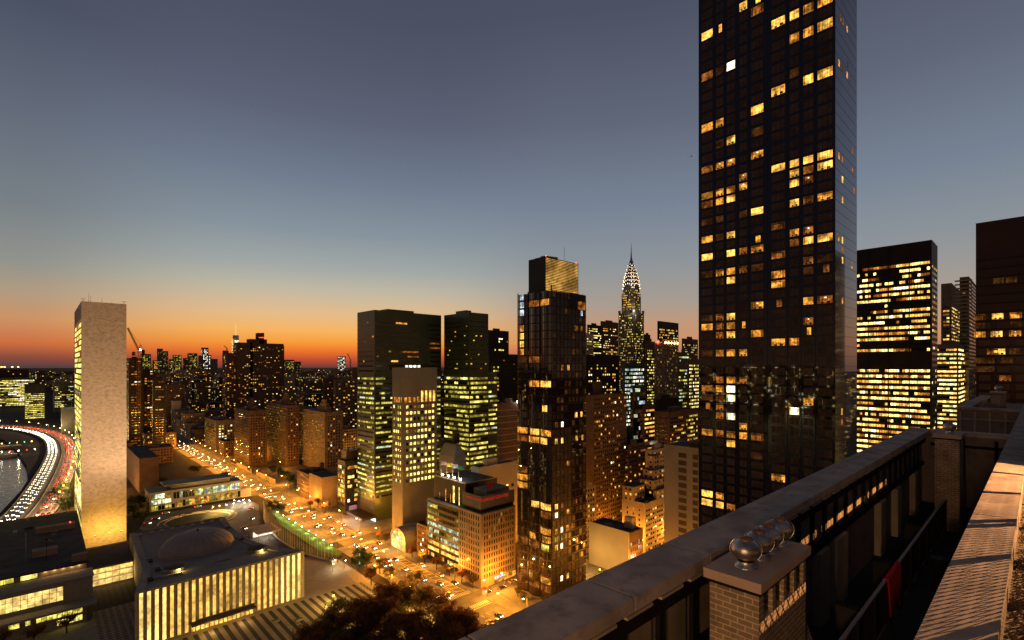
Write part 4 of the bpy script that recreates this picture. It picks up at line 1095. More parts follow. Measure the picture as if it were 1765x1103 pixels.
for j in range(len(prof)-1):
    for i in range(8): fs.append((j*8+i, j*8+(i+1) % 8, (j+1)*8+(i+1) % 8, (j+1)*8+i))
w.raw(vs, fs, STL); w.build('crown', ch)
def rad(z):
    for (r0, z0_), (r1, z1_) in zip(prof, prof[1:]):
        if z0_ <= z <= z1_: return r0+(r1-r0)*(z-z0_)/(z1_-z0_)
    return .2
TRI = emat('crown_triangle_light', (1, .72, .42), 4.5, .2)
cnt = 0; tm = MB()
for k in range(7):
    zc_ = 244+k*6.6; Rr = rad(zc_+2)*.80; nt_ = 7 if k < 4 else (5 if k < 6 else 3)
    for fc in ('-X', '-Y', '+X', '+Y'):
        for i in range(nt_):
            a = math.pi*(.06+.88*i/(nt_-1)); u = Rr*math.cos(a); z = zc_+Rr*1.05*math.sin(a)+.3; s_ = .95 if k < 4 else .75
            r_ = rad(z)+.12
            pts = [(u-s_*.75, z-s_), (u+s_*.75, z-s_), (u+math.cos(a)*s_*.9, z+s_*1.3)]
            P3 = {'-X': lambda u, z: (cx_-r_, cy_+u, z), '+X': lambda u, z: (cx_+r_, cy_+u, z), '-Y': lambda u, z: (cx_+u, cy_-r_, z), '+Y': lambda u, z: (cx_+u, cy_+r_, z)}[fc]
            f3 = [P3(*p) for p in pts]
            if fc in ('-X', '-Y') and cnt < 90: MB().face(f3, TRI).build('triangle_window', ch); cnt += 1
            else: tm.face(f3, TRI)
tag(tm.build('rear_triangle_window', ch), kind='stuff')
w = MB(); w.box(cx_-1.7, cx_+1.7, cy_-1.7, cy_+1.7, 289.5, 293, TRI); w.build('crown_lantern', ch)
add_windows(ch, [('-X', cx_-15.2, cells(cy_-14, cy_+14, 60, 202, 3.9, 2.5, 1.3, 1.9, .9, p=.42, run=.2, pal=[('y2', 3), ('y1', 3), ('y3', 2), ('a2', 3)])), ('-Y', cy_-15.2, cells(cx_-14, cx_+14, 60, 202, 3.9, 2.5, 1.3, 1.9, .9, p=.42, run=.2, pal=[('y2', 3), ('y1', 3), ('y3', 2), ('a2', 3)])),
                 ('-X', cx_-11.5, cells(cy_-10, cy_+10, 208, 245, 3.9, 2.2, 1.1, 1.9, .9, p=.7, pal=[('y2', 2), ('a3', 2), ('y1', 2)])), ('-Y', cy_-11.5, cells(cx_-10, cx_+10, 208, 245, 3.9, 2.2, 1.1, 1.9, .9, p=.5, pal=[('y2', 2), ('a3', 2), ('y1', 2)]))], 40)
w = MB()
for (px_, py_) in ((cx_-11.6, cy_-11.6), (cx_-11.6, cy_+8), (cx_+8, cy_-11.6)): w.box(px_-.2, px_+3.4, py_-.2, py_+3.4, 205, 214, WALL['pale'])
w.build('corner_ornament', ch)
lamp_light(ch, (cx_-18, cy_-18, 206), 7000, (1, .95, .75), 1)
# ================================================================== office and apartment blocks
def ap(root, mb, name, **k): return mb.build(name, root, **k)
# --- twin faceted green glass office towers
u1 = bbox(616, 645.7, 760.5, 534, 364)
r_ = tower('faceted_office_tower', 'wide green glass tower, dark above and banded with yellow light below, behind the concrete tower', (u1[0], u1[1], u1[2], u1[3], 154), 'green', par=.5,
           win=dict(fh=3.6, bay=1.5, ww=1.42, wh=1.85, sill=1.1, p=.7, run=.72, pal='green', floorvar=.35, bot=16, top=48, dark=True, em=.4), ind=90)
add_windows(r_, [('-X', u1[0], cells(u1[2]+1, u1[3]-1, 108, 150, 3.6, 2, 1.8, 1.3, 1.2, p=.1, run=.6, pal=[('a2', 3), ('a1', 3)], dark=True)),
                 ('-Y', u1[2], cells(u1[0]+1, u1[1]-1, 108, 150, 3.6, 2, 1.8, 1.3, 1.2, p=.13, run=.68, pal=[('a2', 3), ('a1', 3), ('a3', 1)], dark=True))])
w = MB()
for k in range(42):
    z = 4+3.6*k; w.box(u1[0]-.09, u1[0]-.005, u1[2], u1[3], z, z+.9, WALL['green']); w.box(u1[0], u1[1], u1[2]-.09, u1[2]-.005, z, z+.9, WALL['green'])
GLOSS = pmat('green_mirror_glass', (.05, .075, .05), .1, 0, .3, .1, spec=.8)
w.box(u1[0]+38, u1[0]+48, u1[2]-.14, u1[2]-.1, 104, 153.5, GLOSS); ap(r_, w, 'spandrel_band')
w = MB(); w.box(u1[0]+12, u1[0]+48, u1[2]-.7, u1[2]-.15, 111, 114.5, WALL['black']); w.box(u1[0]-.3, u1[0]-.1, u1[2], u1[3], 0, 14, WALL['black']); ap(r_, w, 'dark_band')
w = MB(); w.box(165.5, 176.6, 330, 356, 3.6, 5.2, WALL['bronze']); ap(r_, w, 'entrance_canopy')
for y in (333, 338, 343, 348, 353): lamp_light(r_, (163, y, 4.5), 700, (1, .93, .8), .4)
w = MB(); w.face(rect_quad('-X', 176.5, 331, 358, .5, 3.4), MATS['booth_glow']); ap(r_, w, 'entrance_glazing')
u2 = bbox(765.5, 808.7, 841.7, 539, 380)
r_ = tower('faceted_office_tower', 'slimmer green glass tower with wider brightly banded lower half, right of the concrete tower', (u2[0], u2[1], u2[2], u2[3], 154), 'green', par=.5,
           win=dict(fh=3.6, bay=1.5, ww=1.42, wh=1.85, sill=1.1, p=.74, run=.7, pal='green', floorvar=.3, bot=30, top=48, dark=True, em=.4), ind=90)
add_windows(r_, [('-X', u2[0], cells(u2[2]+1, u2[3]-1, 110, 150, 3.6, 2.4, 1.5, 1.6, 1.2, p=.12, pal=[('a2', 3), ('y2', 3)], dark=True)), ('-Y', u2[2], cells(u2[0]+.5, u2[1]-1, 110, 150, 3.6, 2.4, 1.5, 1.6, 1.2, p=.12, pal=[('a2', 3), ('y2', 3)], dark=True))])
w = MB(); w.box(u2[1]+.01, u2[1]+9.5, u2[2]+.2, u2[3], 0, 108, WALL['green']); ap(r_, w, 'lower_wing')
add_windows(r_, [('-Y', u2[2]+.2, cells(u2[1]+.3, u2[1]+9.3, 30, 107, 3.6, 1.5, 1.36, 1.5, 1.2, p=.6, run=.7, pal='green', dark=False))])
w = MB()
for k in range(42):
    z = 4+3.6*k; w.box(u2[0]-.09, u2[0]-.005, u2[2], u2[3], z, z+.9, WALL['green']); w.box(u2[0], u2[1], u2[2]-.09, u2[2]-.005, z, z+.9, WALL['green'])
ap(r_, w, 'spandrel_band')
# --- concrete tower with windowless foot and arched hall
um = bbox(676, 694, 753.3, 636, 325)
r_ = tower('concrete_office_tower', 'beige concrete tower with windowless top and foot and square bright windows between', (um[0], um[1], um[2], um[3], 111.5), 'conc', par=1.0, bulk=False,
           win=dict(fh=4.05, bay=2.9, ww=1.6, wh=1.9, sill=1, p=.86, pal=[('y2', 3), ('y3', 3), ('h', 4), ('a1', 1)], bot=36, top=22.5, em=.8), wx=dict(bay=2.6, ww=1.1), ind=100)
w = MB()
for k in range(8):
    x = um[0]+.8+k*(um[1]-um[0]-1.6)/8+.6; w.face(rect_quad('-Y', um[2]-.07, x, x+1.7, 89.5 if k < 4 else 89.5, 93 if k < 4 else 97), W['a2' if k < 4 else 'a3'])
for k in range(4):
    y = um[2]+1+k*2.7; w.face(rect_quad('-X', um[0]-.07, y, y+1.2, 89.5, 93), W['a2'])
ap(r_, w, 'tall_window')
w = MB()
for k in range(4): w.box(um[0]+14.5+k*3.3, um[0]+16.5+k*3.3, um[2]+20, um[2]+20.6, 112.5, 114, MATS['booth_glow'])
ap(r_, w, 'roof_lamp')
chh = thing('arched_hall', 'low vaulted hall with a big glowing arched window, at the foot of the concrete tower', 'hall', (172, 273, 0))
BOXES.append((156, 200, 262, 286))
w = MB(); nA = 12; y0_, y1_ = 265.0, 283.0; yc_ = (y0_+y1_)/2; ra = (y1_-y0_)/2
arc = [(yc_+ra*math.cos(math.pi*i/nA), 6.5+6.5*math.sin(math.pi*i/nA)) for i in range(nA+1)]
pf = [(y1_, 0)]+arc+[(y0_, 0)]
xs0, xs1 = 161.0, 196.0
vs = [(xs0, p[0], p[1]) for p in pf]+[(xs1, p[0], p[1]) for p in pf]; nn_ = len(pf)
w.raw(vs, [tuple(range(nn_))[::-1], tuple(range(nn_, 2*nn_))]+[(i, (i+1) % nn_, nn_+(i+1) % nn_, nn_+i) for i in range(nn_)], WALL['conc']); ap(chh, w, 'vault')
w = MB(); pin = [(yc_+(p[0]-yc_)*.8, .3+p[1]*.84) for p in pf]
w.face([(xs0-.06, p[0], p[1]) for p in pin][::-1], emat('arch_glow', (1, .8, .25), 1.3, .35, .3, .8)); ap(chh, w, 'arched_window')
w = MB(); w.bar((xs0-.1, y0_+2, 1), (xs0-.1, y1_-3, 9.5), .3, WALL['conc'], 4); w.bar((xs0-.1, yc_, .5), (xs0-.1, yc_, 12), .15, WALL['bronze'], 4); ap(chh, w, 'window_bar')
w = MB()
for k in range(6): w.box(176+k*2.6, 177.8+k*2.6, y0_-.15, y0_+.3, 2.5, 5.5, W['y3'])
ap(chh, w, 'side_window')
lamp_light(chh, (157, 274, 5), 1800, (1, .8, .35), .5)
mp = thing('flagpole', 'bare tall mast in front of the arched hall', 'flagpole', (157.2, 268, 0))
w = MB(); w.bar((157.2, 268, 0), (157.2, 268, 29), .14, WALL['pale'], 8, .06); ap(mp, w, 'pole'); w = MB(); w.lathe(157.2, 268, [(.01, 29), (.16, 29.15), (.01, 29.3)], PR, 8); ap(mp, w, 'finial')

# --- dark glass block and stone block with the centre sign
dg = thing('dark_glass_block', 'dark glass office block with a setback top floor, floodlit flags on its roof', 'office building', (175, 232, 0))
BOXES.append((160, 192, 212, 264))
w = MB(); w.box(166, 190, 214.2, 249, 0, 35, WALL['black']); w.box(169, 192, 216, 246, 35.01, 48.7, WALL['black']); ap(dg, w, 'wall')
w = MB(); w.box(169.4, 191.6, 216.4, 245.6, 48.705, 48.8, WALL['roof']); w.box(168.9, 169.3, 215.9, 246.1, 48.71, 49.3, PR); w.box(169.3, 192, 215.9, 216.3, 48.71, 49.3, PR); w.box(165.9, 168.9, 214.1, 249, 35.01, 35.3, PR); ap(dg, w, 'roof')
cs = []
for k in range(9):
    z = 2+3.55*k; pal = 'office_amber' if k < 3 else ('cool' if k < 6 else 'green'); p = (.5, .75, .8, .9, .9, .9, .35, .15, .7)[k]
    if k < 6 and k >= 3: pal = [('g', 5), ('y1', 1)]
    cs += cells(215, 248.5, z, z+3.5, 3.55, 1.65, 1.4, 2.0, .8, p=p, run=.6, pal=pal, dark=True)
add_windows(dg, [('-X', 166, cs)], 80)
w = MB()
for (y, ww_, z0, z1, c_) in ((234, .8, 36, 43, 'a2'), (229.5, .5, 36, 41, 'a2'), (226, 1.6, 36.5, 46, 'y3'), (221.5, .6, 36, 46, 'y3'), (240, .8, 36, 40, 'a1')):
    w.face(rect_quad('-X', 168.94, y, y+ww_, z0, z1), W[c_])
ap(dg, w, 'tall_window')
w = MB()
for k in range(14): w.box(168.93, 169, 216.5+k*2.1, 216.62+k*2.1, 35.1, 48.6, WALL['bronze']); w.box(165.92, 166, 214.5+k*2.46, 214.62+k*2.46, 1, 35, WALL['bronze'])
ap(dg, w, 'mullion')
fl_cols = [((.35, .05, .08), 'striped flag'), ((.75, .6, .05), 'yellow flag'), ((.5, .5, .55), 'pale flag'), ((.05, .3, .12), 'green flag')]
for k in range(4):
    y = 240-k*5.6; s_ = thing('flagpole', '%s flying from the roof of the dark glass block' % ['red and white striped flag', 'bright yellow flag', 'pale bluish flag', 'green flag'][k], 'flag', (169.6, y, 48.7), 'roof flags')
    w = MB(); w.bar((169.6, y, 48.7), (169.6, y, 58), .09, WALL['pale'], 6); ap(s_, w, 'pole')
    w = MB(); cm = pmat('flag_cloth_%d' % k, fl_cols[k][0], .8, 0, .1, 1); vs = []
    for i in range(8):
        u = i/7*3.6; vs += [(169.7+u*.75, y-u*.35+.15*math.sin(i*1.3), 55.6-.05*i), (169.7+u*.75, y-u*.35+.15*math.sin(i*1.3), 57.8-.05*i)]
    w.raw(vs, [(2*i, 2*i+2, 2*i+3, 2*i+1) for i in range(7)], cm); ap(s_, w, 'flag')
    if k == 0:
        w = MB()
        for q_ in range(3): w.raw([(v[0]-.02, v[1]-.03, v[2]) for v in [(vs[2*i][0], vs[2*i][1], vs[2*i][2]+.35+q_*.7) for i in range(8)]+[(vs[2*i][0], vs[2*i][1], vs[2*i][2]+.62+q_*.7) for i in range(8)]], [(i, i+1, 9+i, 8+i) for i in range(7)], WALL['pale'])
        ap(s_, w, 'flag_stripe')
    f_ = thing('flood_lamp', '%s white floodlight on the roof edge below the flags' % ['leftmost', 'second', 'third', 'rightmost'][k], 'floodlight', (169.3, y-2.2, 49), 'roof floodlights')
    w = MB(); w.bar((169.3, y-2.2, 48.8), (169.3, y-2.2, 50.4), .06, DARKM); ap(f_, w, 'stand')
    w = MB(); w.lathe(169.3, y-2.2, [(.01, 50.2), (.35, 50.35), (.45, 50.7), (.35, 51), (.01, 51.1)], emat('flood_white', (1, .95, .8), 60, 0), 10); ap(f_, w, 'lens')
    lamp_light(f_, (168.6, y-2.2, 51.2), 900, (1, .95, .8), .3)
tk = thing('stone_office_block', 'tan stone block with rows of narrow windows and a rooftop screen carrying a red sign', 'office building', (175, 205, 0))
BOXES.append((156, 190, 194, 216))
tb = (162.6, 186.7, 195.2, 214.0, 37.6)
TKW = pmat('tan_stone_panels', (.34, .24, .16), .85, 0, .12, .2, kind=dict(w=1.7, h=3.2, m=.04, off=0, v=.92))
w = MB(); w.box(tb[0], tb[1], tb[2], tb[3], 0, tb[4], TKW); ap(tk, w, 'wall')
w = MB(); w.box(tb[0]-.1, tb[1], tb[2]-.1, tb[3], tb[4]+.004, tb[4]+.5, WALL['grey']); w.box(tb[0]+1.6, tb[1], tb[2]+1.8, tb[3]-1, tb[4]+.5, 42, WALL['black']); ap(tk, w, 'roof')
w = MB(); w.box(tb[0]+1.0, tb[1]+.4, tb[2]+1.2, tb[2]+1.6, 40, 46.5, WALL['grey']); w.box(tb[0]+1.0, tb[0]+1.4, tb[2]+1.61, tb[3]-2, 40, 46.5, WALL['grey']); w.box(tb[0]+8, tb[1], tb[2]+5, tb[3]-3, 42, 47.5, WALL['grey']); ap(tk, w, 'rooftop_screen')
def sign(txt, size, loc, face, mat, parent, name='sign', ext=.04, cx=True):
    cu = bpy.data.curves.new(name, 'FONT'); cu.body = txt; cu.size = size; cu.extrude = ext; cu.align_x = 'CENTER'; cu.align_y = 'CENTER'; cu.space_character = 1.08; cu.offset = .03
    cu.materials.append(mat); tmp = bpy.data.objects.new('lettering', cu); C.objects.link(tmp)
    bpy.context.view_layer.update(); me = bpy.data.meshes.new_from_object(tmp); bpy.data.objects.remove(tmp); me.name = name
    o = bpy.data.objects.new(name, me); C.objects.link(o)
    o.rotation_euler = (R(90), 0, 0) if face == '-Y' else (R(90), 0, R(-90))
    o.parent = parent; wl = WL[parent.name]; o.location = tuple(loc[i]-wl[i] for i in range(3)); return o
SR = emat('sign_letter_red', (1, .05, .04), .4, 0)
sign('TURKISH CENTER', 2.3, (tb[0]+10.2, tb[2]+1.1, 44.4), '-Y', SR, tk)
sign('TURKISH CENTER', 1.5, (tb[0]+.9, tb[2]+7.5, 44.6), '-X', SR, tk)
cs1 = cells(tb[2]+1, tb[3]-.6, 4, 37, 3.3, 1.9, .62, 2.1, .7, p=.04, pal='home_dim'); cs2 = cells(tb[0]+1, tb[1]-.6, 4, 37, 3.3, 1.65, .62, 2.1, .7, p=.1, pal=[('a1', 2), ('y1', 3)])
add_windows(tk, [('-X', tb[0], cs1), ('-Y', tb[2], cs2)], 40)
w = MB(); w.box(tb[0]-.5, tb[0]-.05, 200, 209, 3.2, 3.9, SR); ap(tk, w, 'awning')
w = MB(); w.box(tb[0]+9, tb[1], tb[2]-.2, tb[2]-.02, .3, 3.2, W['a2']); w.box(tb[0]+9, tb[0]+16, tb[2]-.35, tb[2]-.21, 2.6, 3.8, W['b']); ap(tk, w, 'shopfront')
fp = thing('flagpole', 'red flag on the pole at the corner of the tan stone block roof', 'flag', (tb[0]+6, tb[2]+1.9, 42), 'roof flags')
w = MB(); w.bar((tb[0]+6, tb[2]+1.8, 42), (tb[0]+6, tb[2]+1.8, 53), .09, DARKM, 6); ap(fp, w, 'pole')
w = MB(); w.raw([(tb[0]+6+i*.7, tb[2]+1.8-.1*math.sin(i*1.5), z-i*.1) for z in (50, 52.6) for i in range(6)], [(i, i+1, 7+i, 6+i) for i in range(5)], pmat('flag_cloth_red', (.4, .01, .01), .8, 0, .1, 1)); ap(fp, w, 'flag')
tower('townhouse', 'small brick block with square lit windows, left of the dark glass block', (166.5, 188, 249.2, 261, 17.5), 'brown', win=dict(fh=3.4, bay=2.2, ww=1.3, wh=1.6, p=.55, pal=[('w', 3), ('y2', 2), ('a1', 2)], bot=1), ind=25)
# --- sloped-side blocks behind
tower('white_office_block', 'plain whitish block with a few square lit windows, behind the stone block', bbox(812, 826, 892, 808, 300), 'pale', win=dict(fh=5.2, bay=4.6, ww=2.2, wh=2.2, p=.5, pal=[('g', 2), ('w', 2), ('y3', 1)], bot=20, top=8), wx=False, ind=20)
q5_ = bbox(757, 783, 803, 790, 322)
r_ = tower('sloping_concrete_block', 'concrete block with slanting top and a round chimney, above the floodlit flags', q5_, 'conc', bulk=False, win=dict(fh=7, bay=7, ww=2.2, wh=3, p=.3, pal='home', bot=30, top=8))
w = MB(); x0, x1, y0, y1, z1 = q5_
w.raw([(x0, y0, z1+.9), (x1, y0, z1+.9), (x1, y1, z1+.9), (x0, y1, z1+.9), (x0+3, y0+2, z1+8), (x1-4, y0+2, z1+8), (x1-4, y1-2, z1+8), (x0+3, y1-2, z1+8)], [(4, 5, 6, 7), (0, 1, 5, 4), (1, 2, 6, 5), (2, 3, 7, 6), (3, 0, 4, 7)], WALL['conc']); w.cyl(x0+8, (y0+y1)/2, z1+8, z1+15, 2.2, WALL['black'], n=14); ap(r_, w, 'slanted_roof')
sx0 = bbox(857, 863, 893, 697, 330)
r_ = tower('striped_brick_tower', 'brown brick tower with thin pale horizontal lines, left of the bayed tower', sx0, 'brown', bulk=True)
w = MB()
for k in range(20): z = 6+k*4.1; w.box(sx0[0], sx0[1], sx0[2]-.06, sx0[2]-.002, z, z+.28, WALL['pale']); w.box(sx0[0]-.06, sx0[0]-.002, sx0[2], sx0[3], z, z+.28, WALL['pale'])
ap(r_, w, 'stone_band'); q = MB(); q.lathe(sx0[1]-1, sx0[2]-.4, [(.01, 88.6), (.4, 88.9), (.5, 89.2), (.01, 89.7)], MATS['flood_white'], 8); ap(r_, q, 'roof_lamp'); lamp_light(r_, (sx0[1]-1, sx0[2]-1.4, 90), 600, (1, .95, .85), .3)
tower('narrow_lit_block', 'very narrow block with a single column of bright windows beside the striped brick tower', bbox(857.2, 857.6, 862.5, 752, 345), 'brown', bulk=False, win=dict(fh=3.4, bay=1.7, ww=1.4, wh=1.8, p=.8, pal='home', bot=4, em=.1), wx=False, ind=10)

T = tower
# --- behind and around
T('fluted_black_tower', 'dark fluted tower with a bright top-floor band, between green glass and bayed towers', bbox(839, 841, 877, 569.5, 700), 'black', win=dict(fh=4, bay=2.6, ww=1.6, wh=2.0, p=.3, floorvar=1.0, run=.4, pal=[('w', 2), ('y3', 2), ('y1', 2)], bot=95, top=7, dark=False), wx=False)
T('fluted_black_tower', 'broad unlit dark block with small lights along its roof, left of the bayed tower', bbox(841, 843, 896, 611, 520), 'black', win=dict(fh=4, bay=3, ww=1.3, wh=1.6, p=.02, pal='home', bot=10, top=5), wx=dict(p=.02))
T('side_office_tower', 'thin column of amber windows beside the lower green glass tower', bbox(846, 848, 862, 629, 480), 'black', win=dict(fh=3.6, bay=2.6, ww=1.9, wh=1.6, p=.6, pal=[('y1', 3), ('y2', 3), ('a2', 2)], bot=10, em=.3), wx=False)
# tudor-style brown towers
bt = thing('brick_apartment_tower', 'darkest brown brick apartment tower with turreted top, leftmost of the three by the avenue', 'apartment tower', (200, 590, 0))
def turret(root, x0, x1, y0, y1, z, wall, steps=((.18, 5), (.3, 9), (.38, 13)), name='turret'):
    w = MB(); zz = z
    for f_, dz in steps:
        a = (x1-x0)*f_; c = (y1-y0)*f_; w.box(x0+a, x1-a, y0+c, y1-c, zz, z+dz, WALL[wall]); zz = z+dz
    w.build(name, root)
for lab, bb_, zt_, wl_, pw in (('L1', bbox(404, 428.8, 460, 708, 556), None, 'darkbrick', .1), ('L2', bbox(459, 494, 516, 700, 562), None, 'brown', .12), ('L3', bbox(515, 560, 591, 712, 532), None, 'tan', .13)):
    if lab == 'L1':
        x0, x1, y0, y1, z1 = bb_; BOXES.append((x0-4, x1+4, y0-4, y1+4)); bt.location = ((x0+x1)/2, (y0+y1)/2, 0); WL[bt.name] = tuple(bt.location)
        w = MB(); w.box(x0, x1, y0, y1, 0, z1, WALL[wl_]); w.build('wall', bt); r_ = bt
        MB().box(x0+.4, x1-.4, y0+.4, y1-.4, z1+.003, z1+.2, WALL['roof']).build('roof', bt)
        add_windows(bt, [('-X', x0, cells(y0+1, y1-1, 4, z1-2, 3.1, 2.7, 1.1, 1.6, p=.03, pal='home_dim')), ('-Y', x0 and y0, cells(x0+1, x1-1, 4, z1-2, 3.1, 2.7, 1.1, 1.6, p=.12, pal='home'))], 30)
    else:
        r_ = T('brick_apartment_tower', {'L2': 'middle brown brick apartment tower with faint yellow window columns', 'L3': 'yellowish brick apartment tower with a small roof turret, rightmost of the three by the avenue'}[lab], bb_, wl_, 'apartment tower', bulk=False,
               win=dict(fh=3.1, bay=3.0, ww=1.2, wh=1.6, p=pw, pal='home', bot=5, top=1), wx=dict(p=.8, pal=[('y1', 6), ('a1', 3), ('y2', 1)], ww=.85, bay=3.6, wh=1.2), ind=60)
        x0, x1, y0, y1, z1 = bb_
    w = MB(); w.box(x0-.3, x1, y0-.3, y0-.01, z1-8, z1-7.4, WALL['tan']); w.box(x0-.3, x0-.01, y0, y1, z1-8, z1-7.4, WALL['tan']); w.build('cornice', r_)
    turret(r_, x0+.2*(x1-x0), x0+.62*(x1-x0), y0+1, y0+.5*(y1-y0)+4, z1+.2, wl_)
w = MB(); w.box(162, 163, 575, 650, 0, 4.5, WALL['stone']); tag(w.build('retaining_wall'), 'long pale retaining wall below the brown brick apartment towers', 'wall')
w = MB(); w.box(163, 164, 505, 560, 0, 5, WALL['stone']); tag(w.build('retaining_wall'), 'second retaining wall, lamplit, below the yellowish brick tower', 'wall')
# cluster behind with the red light
kk = bbox(404, 408, 489, 591, 900)
r_ = T('apartment_cluster_tower', 'big dark apartment tower with stepped top and a red beacon, against the sunset', kk, 'darkbrick', 'apartment tower', bulk=False, win=dict(fh=3.1, bay=3.6, ww=2.2, wh=1.5, p=.16, run=.15, pal='home', bot=20, top=1), ind=50)
x0, x1, y0, y1, z1 = kk; w = MB()
for (a, c, z_) in ((0, .32, z1+1), (.26, .62, z1+8), (.45, .56, z1+20), (.62, 1, z1-3)):
    w.box(x0+(x1-x0)*a+.01, x0+(x1-x0)*c, y0-3.01, y0+18, 0 if z_ < z1+15 else z1, z_, WALL['darkbrick'])
w.box(x0-16, x0-.01, y0+2, y0+30, 0, z1-18, WALL['darkbrick']); ap(r_, w, 'bay')
add_windows(r_, [('-Y', y0-3.01, cells(x0+1, x1-1, 20, z1-4, 3.1, 3.4, 2.0, 1.4, p=.16, run=.2, pal='home', dark=False)), ('-Y', y0+2, cells(x0-15, x0-1, 20, z1-20, 3.1, 3.4, 2, 1.4, p=.25, pal='home', dark=False)), ('-X', x0-16, cells(y0+3, y0+29, 20, z1-20, 3.1, 3.4, 2, 1.4, p=.2, pal='home', dark=False))])
q = MB(); q.cyl(x0+(x1-x0)*.5, y0+2, z1+20, z1+21.4, 1.0, MATS['lamp_red'], n=8); q.box(x0+(x1-x0)*.45, x0+(x1-x0)*.56, y0-3.4, y0-3.2, z1+11, z1+11.5, MATS['lamp_red']); ap(r_, q, 'beacon')
# small glass building and plain box by the avenue
m2 = bbox(582, 595, 622, 797, 380)
r_ = T('small_glass_block', 'small glass office block with fenced rooftop plant, left of the big green tower', m2, 'black', 'office building', bulk=False, win=dict(fh=3.6, bay=1.8, ww=1.6, wh=2.2, p=.5, run=.6, floorvar=.7, pal=[('a2', 3), ('y3', 3), ('w', 2), ('a3', 2)], bot=5, top=1), ind=60)
x0, x1, y0, y1, z1 = m2; w = MB(); w.box(x0+2, x1-1, y0+2, y1-2, z1+.1, z1+8, WALL['bronze'])
for k in range(9): w.bar((x0+3+k*1.6, y0+3+(k % 3)*2, z1+8), (x0+3+k*1.6, y0+3+(k % 3)*2, z1+10.5), .25, WALL['grey'])
ap(r_, w, 'rooftop_plant'); w = MB(); w.box(x0+3, x1, y0-.3, y0-.02, .4, 6.5, pmat('lilac_hoarding', (.35, .28, .5), .8, 0, .1, .2)); ap(r_, w, 'hoarding')
lamp_light(r_, (x0+8, y0-4, 3), 300, (.8, .7, 1), .3)
T('plain_block', 'plain windowless low wall-like block left of the small glass block', (162.5, 178, 392.2, 418, 24), 'tan', bulk=False)
T('low_brick_block', 'low dark brick block half hidden by street trees, left of the plain block', (165, 185, 424, 452, 21), 'darkbrick', win=dict(p=.12, pal='home_dim', bay=2.6, ww=1.2))
# corner block across the far crossing
T('corner_office_block', 'blocky grey-brown building with evenly lit window rows at the far bend of the avenue', bbox(352.7, 372.4, 405, 726, 685), 'grey', 'office building', win=dict(fh=3.6, bay=3.6, ww=2.0, wh=1.8, p=.45, pal=[('y3', 3), ('w', 2), ('a2', 1)], bot=4, top=4), wx=dict(p=.35, pal=[('y1', 4)], run=.5), ind=60)
T('corner_office_block', 'long low office block with rows of yellow windows where the avenue narrows', bbox(246, 250, 304, 749, 672), 'brown', 'office building', win=dict(fh=3.7, bay=2.8, ww=1.7, wh=1.9, p=.5, run=.3, pal=[('y3', 4), ('y2', 3), ('a3', 2)], bot=1, top=3), ind=60)
T('ribbed_brown_block', 'windowless ribbed brown box just right of the marble slab tower', bbox(218, 240, 274, 792, 446), 'brown', bulk=False)
T('dark_riverside_tower', 'dark tower immediately right of the marble slab, sparsely lit', bbox(218, 222, 246, 618, 640), 'black', 'apartment tower', win=dict(fh=3.3, bay=3.4, ww=2.6, wh=1.3, p=.3, run=.3, pal='home', bot=6), ind=40)
T('dark_riverside_tower', 'dark tower with a patch of white windows near its top, second from the marble slab', bbox(244.2, 246, 266, 638, 700), 'black', 'apartment tower', win=dict(fh=3.4, bay=3.2, ww=2.2, wh=1.5, p=.28, run=.3, pal=[('a2', 4), ('a1', 3), ('w', 1)], bot=6), ind=30)
r_ = T('dark_riverside_tower', 'dark amber-lit tower, third to the right of the marble slab', bbox(262, 264, 286, 655, 645), 'black', 'apartment tower', win=dict(fh=3.3, bay=3.2, ww=2.4, wh=1.3, p=.33, run=.4, pal='home', bot=6), ind=40)
T('blank_wall_block', 'narrow block with a blank pale end wall lit from below', bbox(295, 298, 312, 692, 900), 'pale', bulk=False)
T('grid_front_block', 'mid-rise block with pale vertical piers and amber windows beyond the blank wall block', bbox(328, 331, 352, 690, 980), 'tan', win=dict(fh=3.3, bay=3.2, ww=1.6, wh=1.7, p=.3, pal='home', bot=3), wx=False)
T('turreted_block', 'dark block with a small round turret on its roof, above the yellowish brick tower', bbox(556, 558, 590, 652, 800), 'darkbrick', bulk=True, win=dict(fh=3.3, bay=3.4, ww=2, wh=1.5, p=.14, pal='home', bot=10))
r_ = T('grey_apartment_block', 'grey apartment slab with many warm windows, just left of the wide green glass tower', bbox(575, 577, 617, 655, 720), 'grey', 'apartment tower', win=dict(fh=3.3, bay=3.6, ww=2.2, wh=1.6, p=.3, pal='home', bot=10), ind=40)
T('dark_slab_block', 'dark slab against the glow, touching the left edge of the wide green glass tower', bbox(606, 608, 618, 634, 780), 'brown', bulk=False)
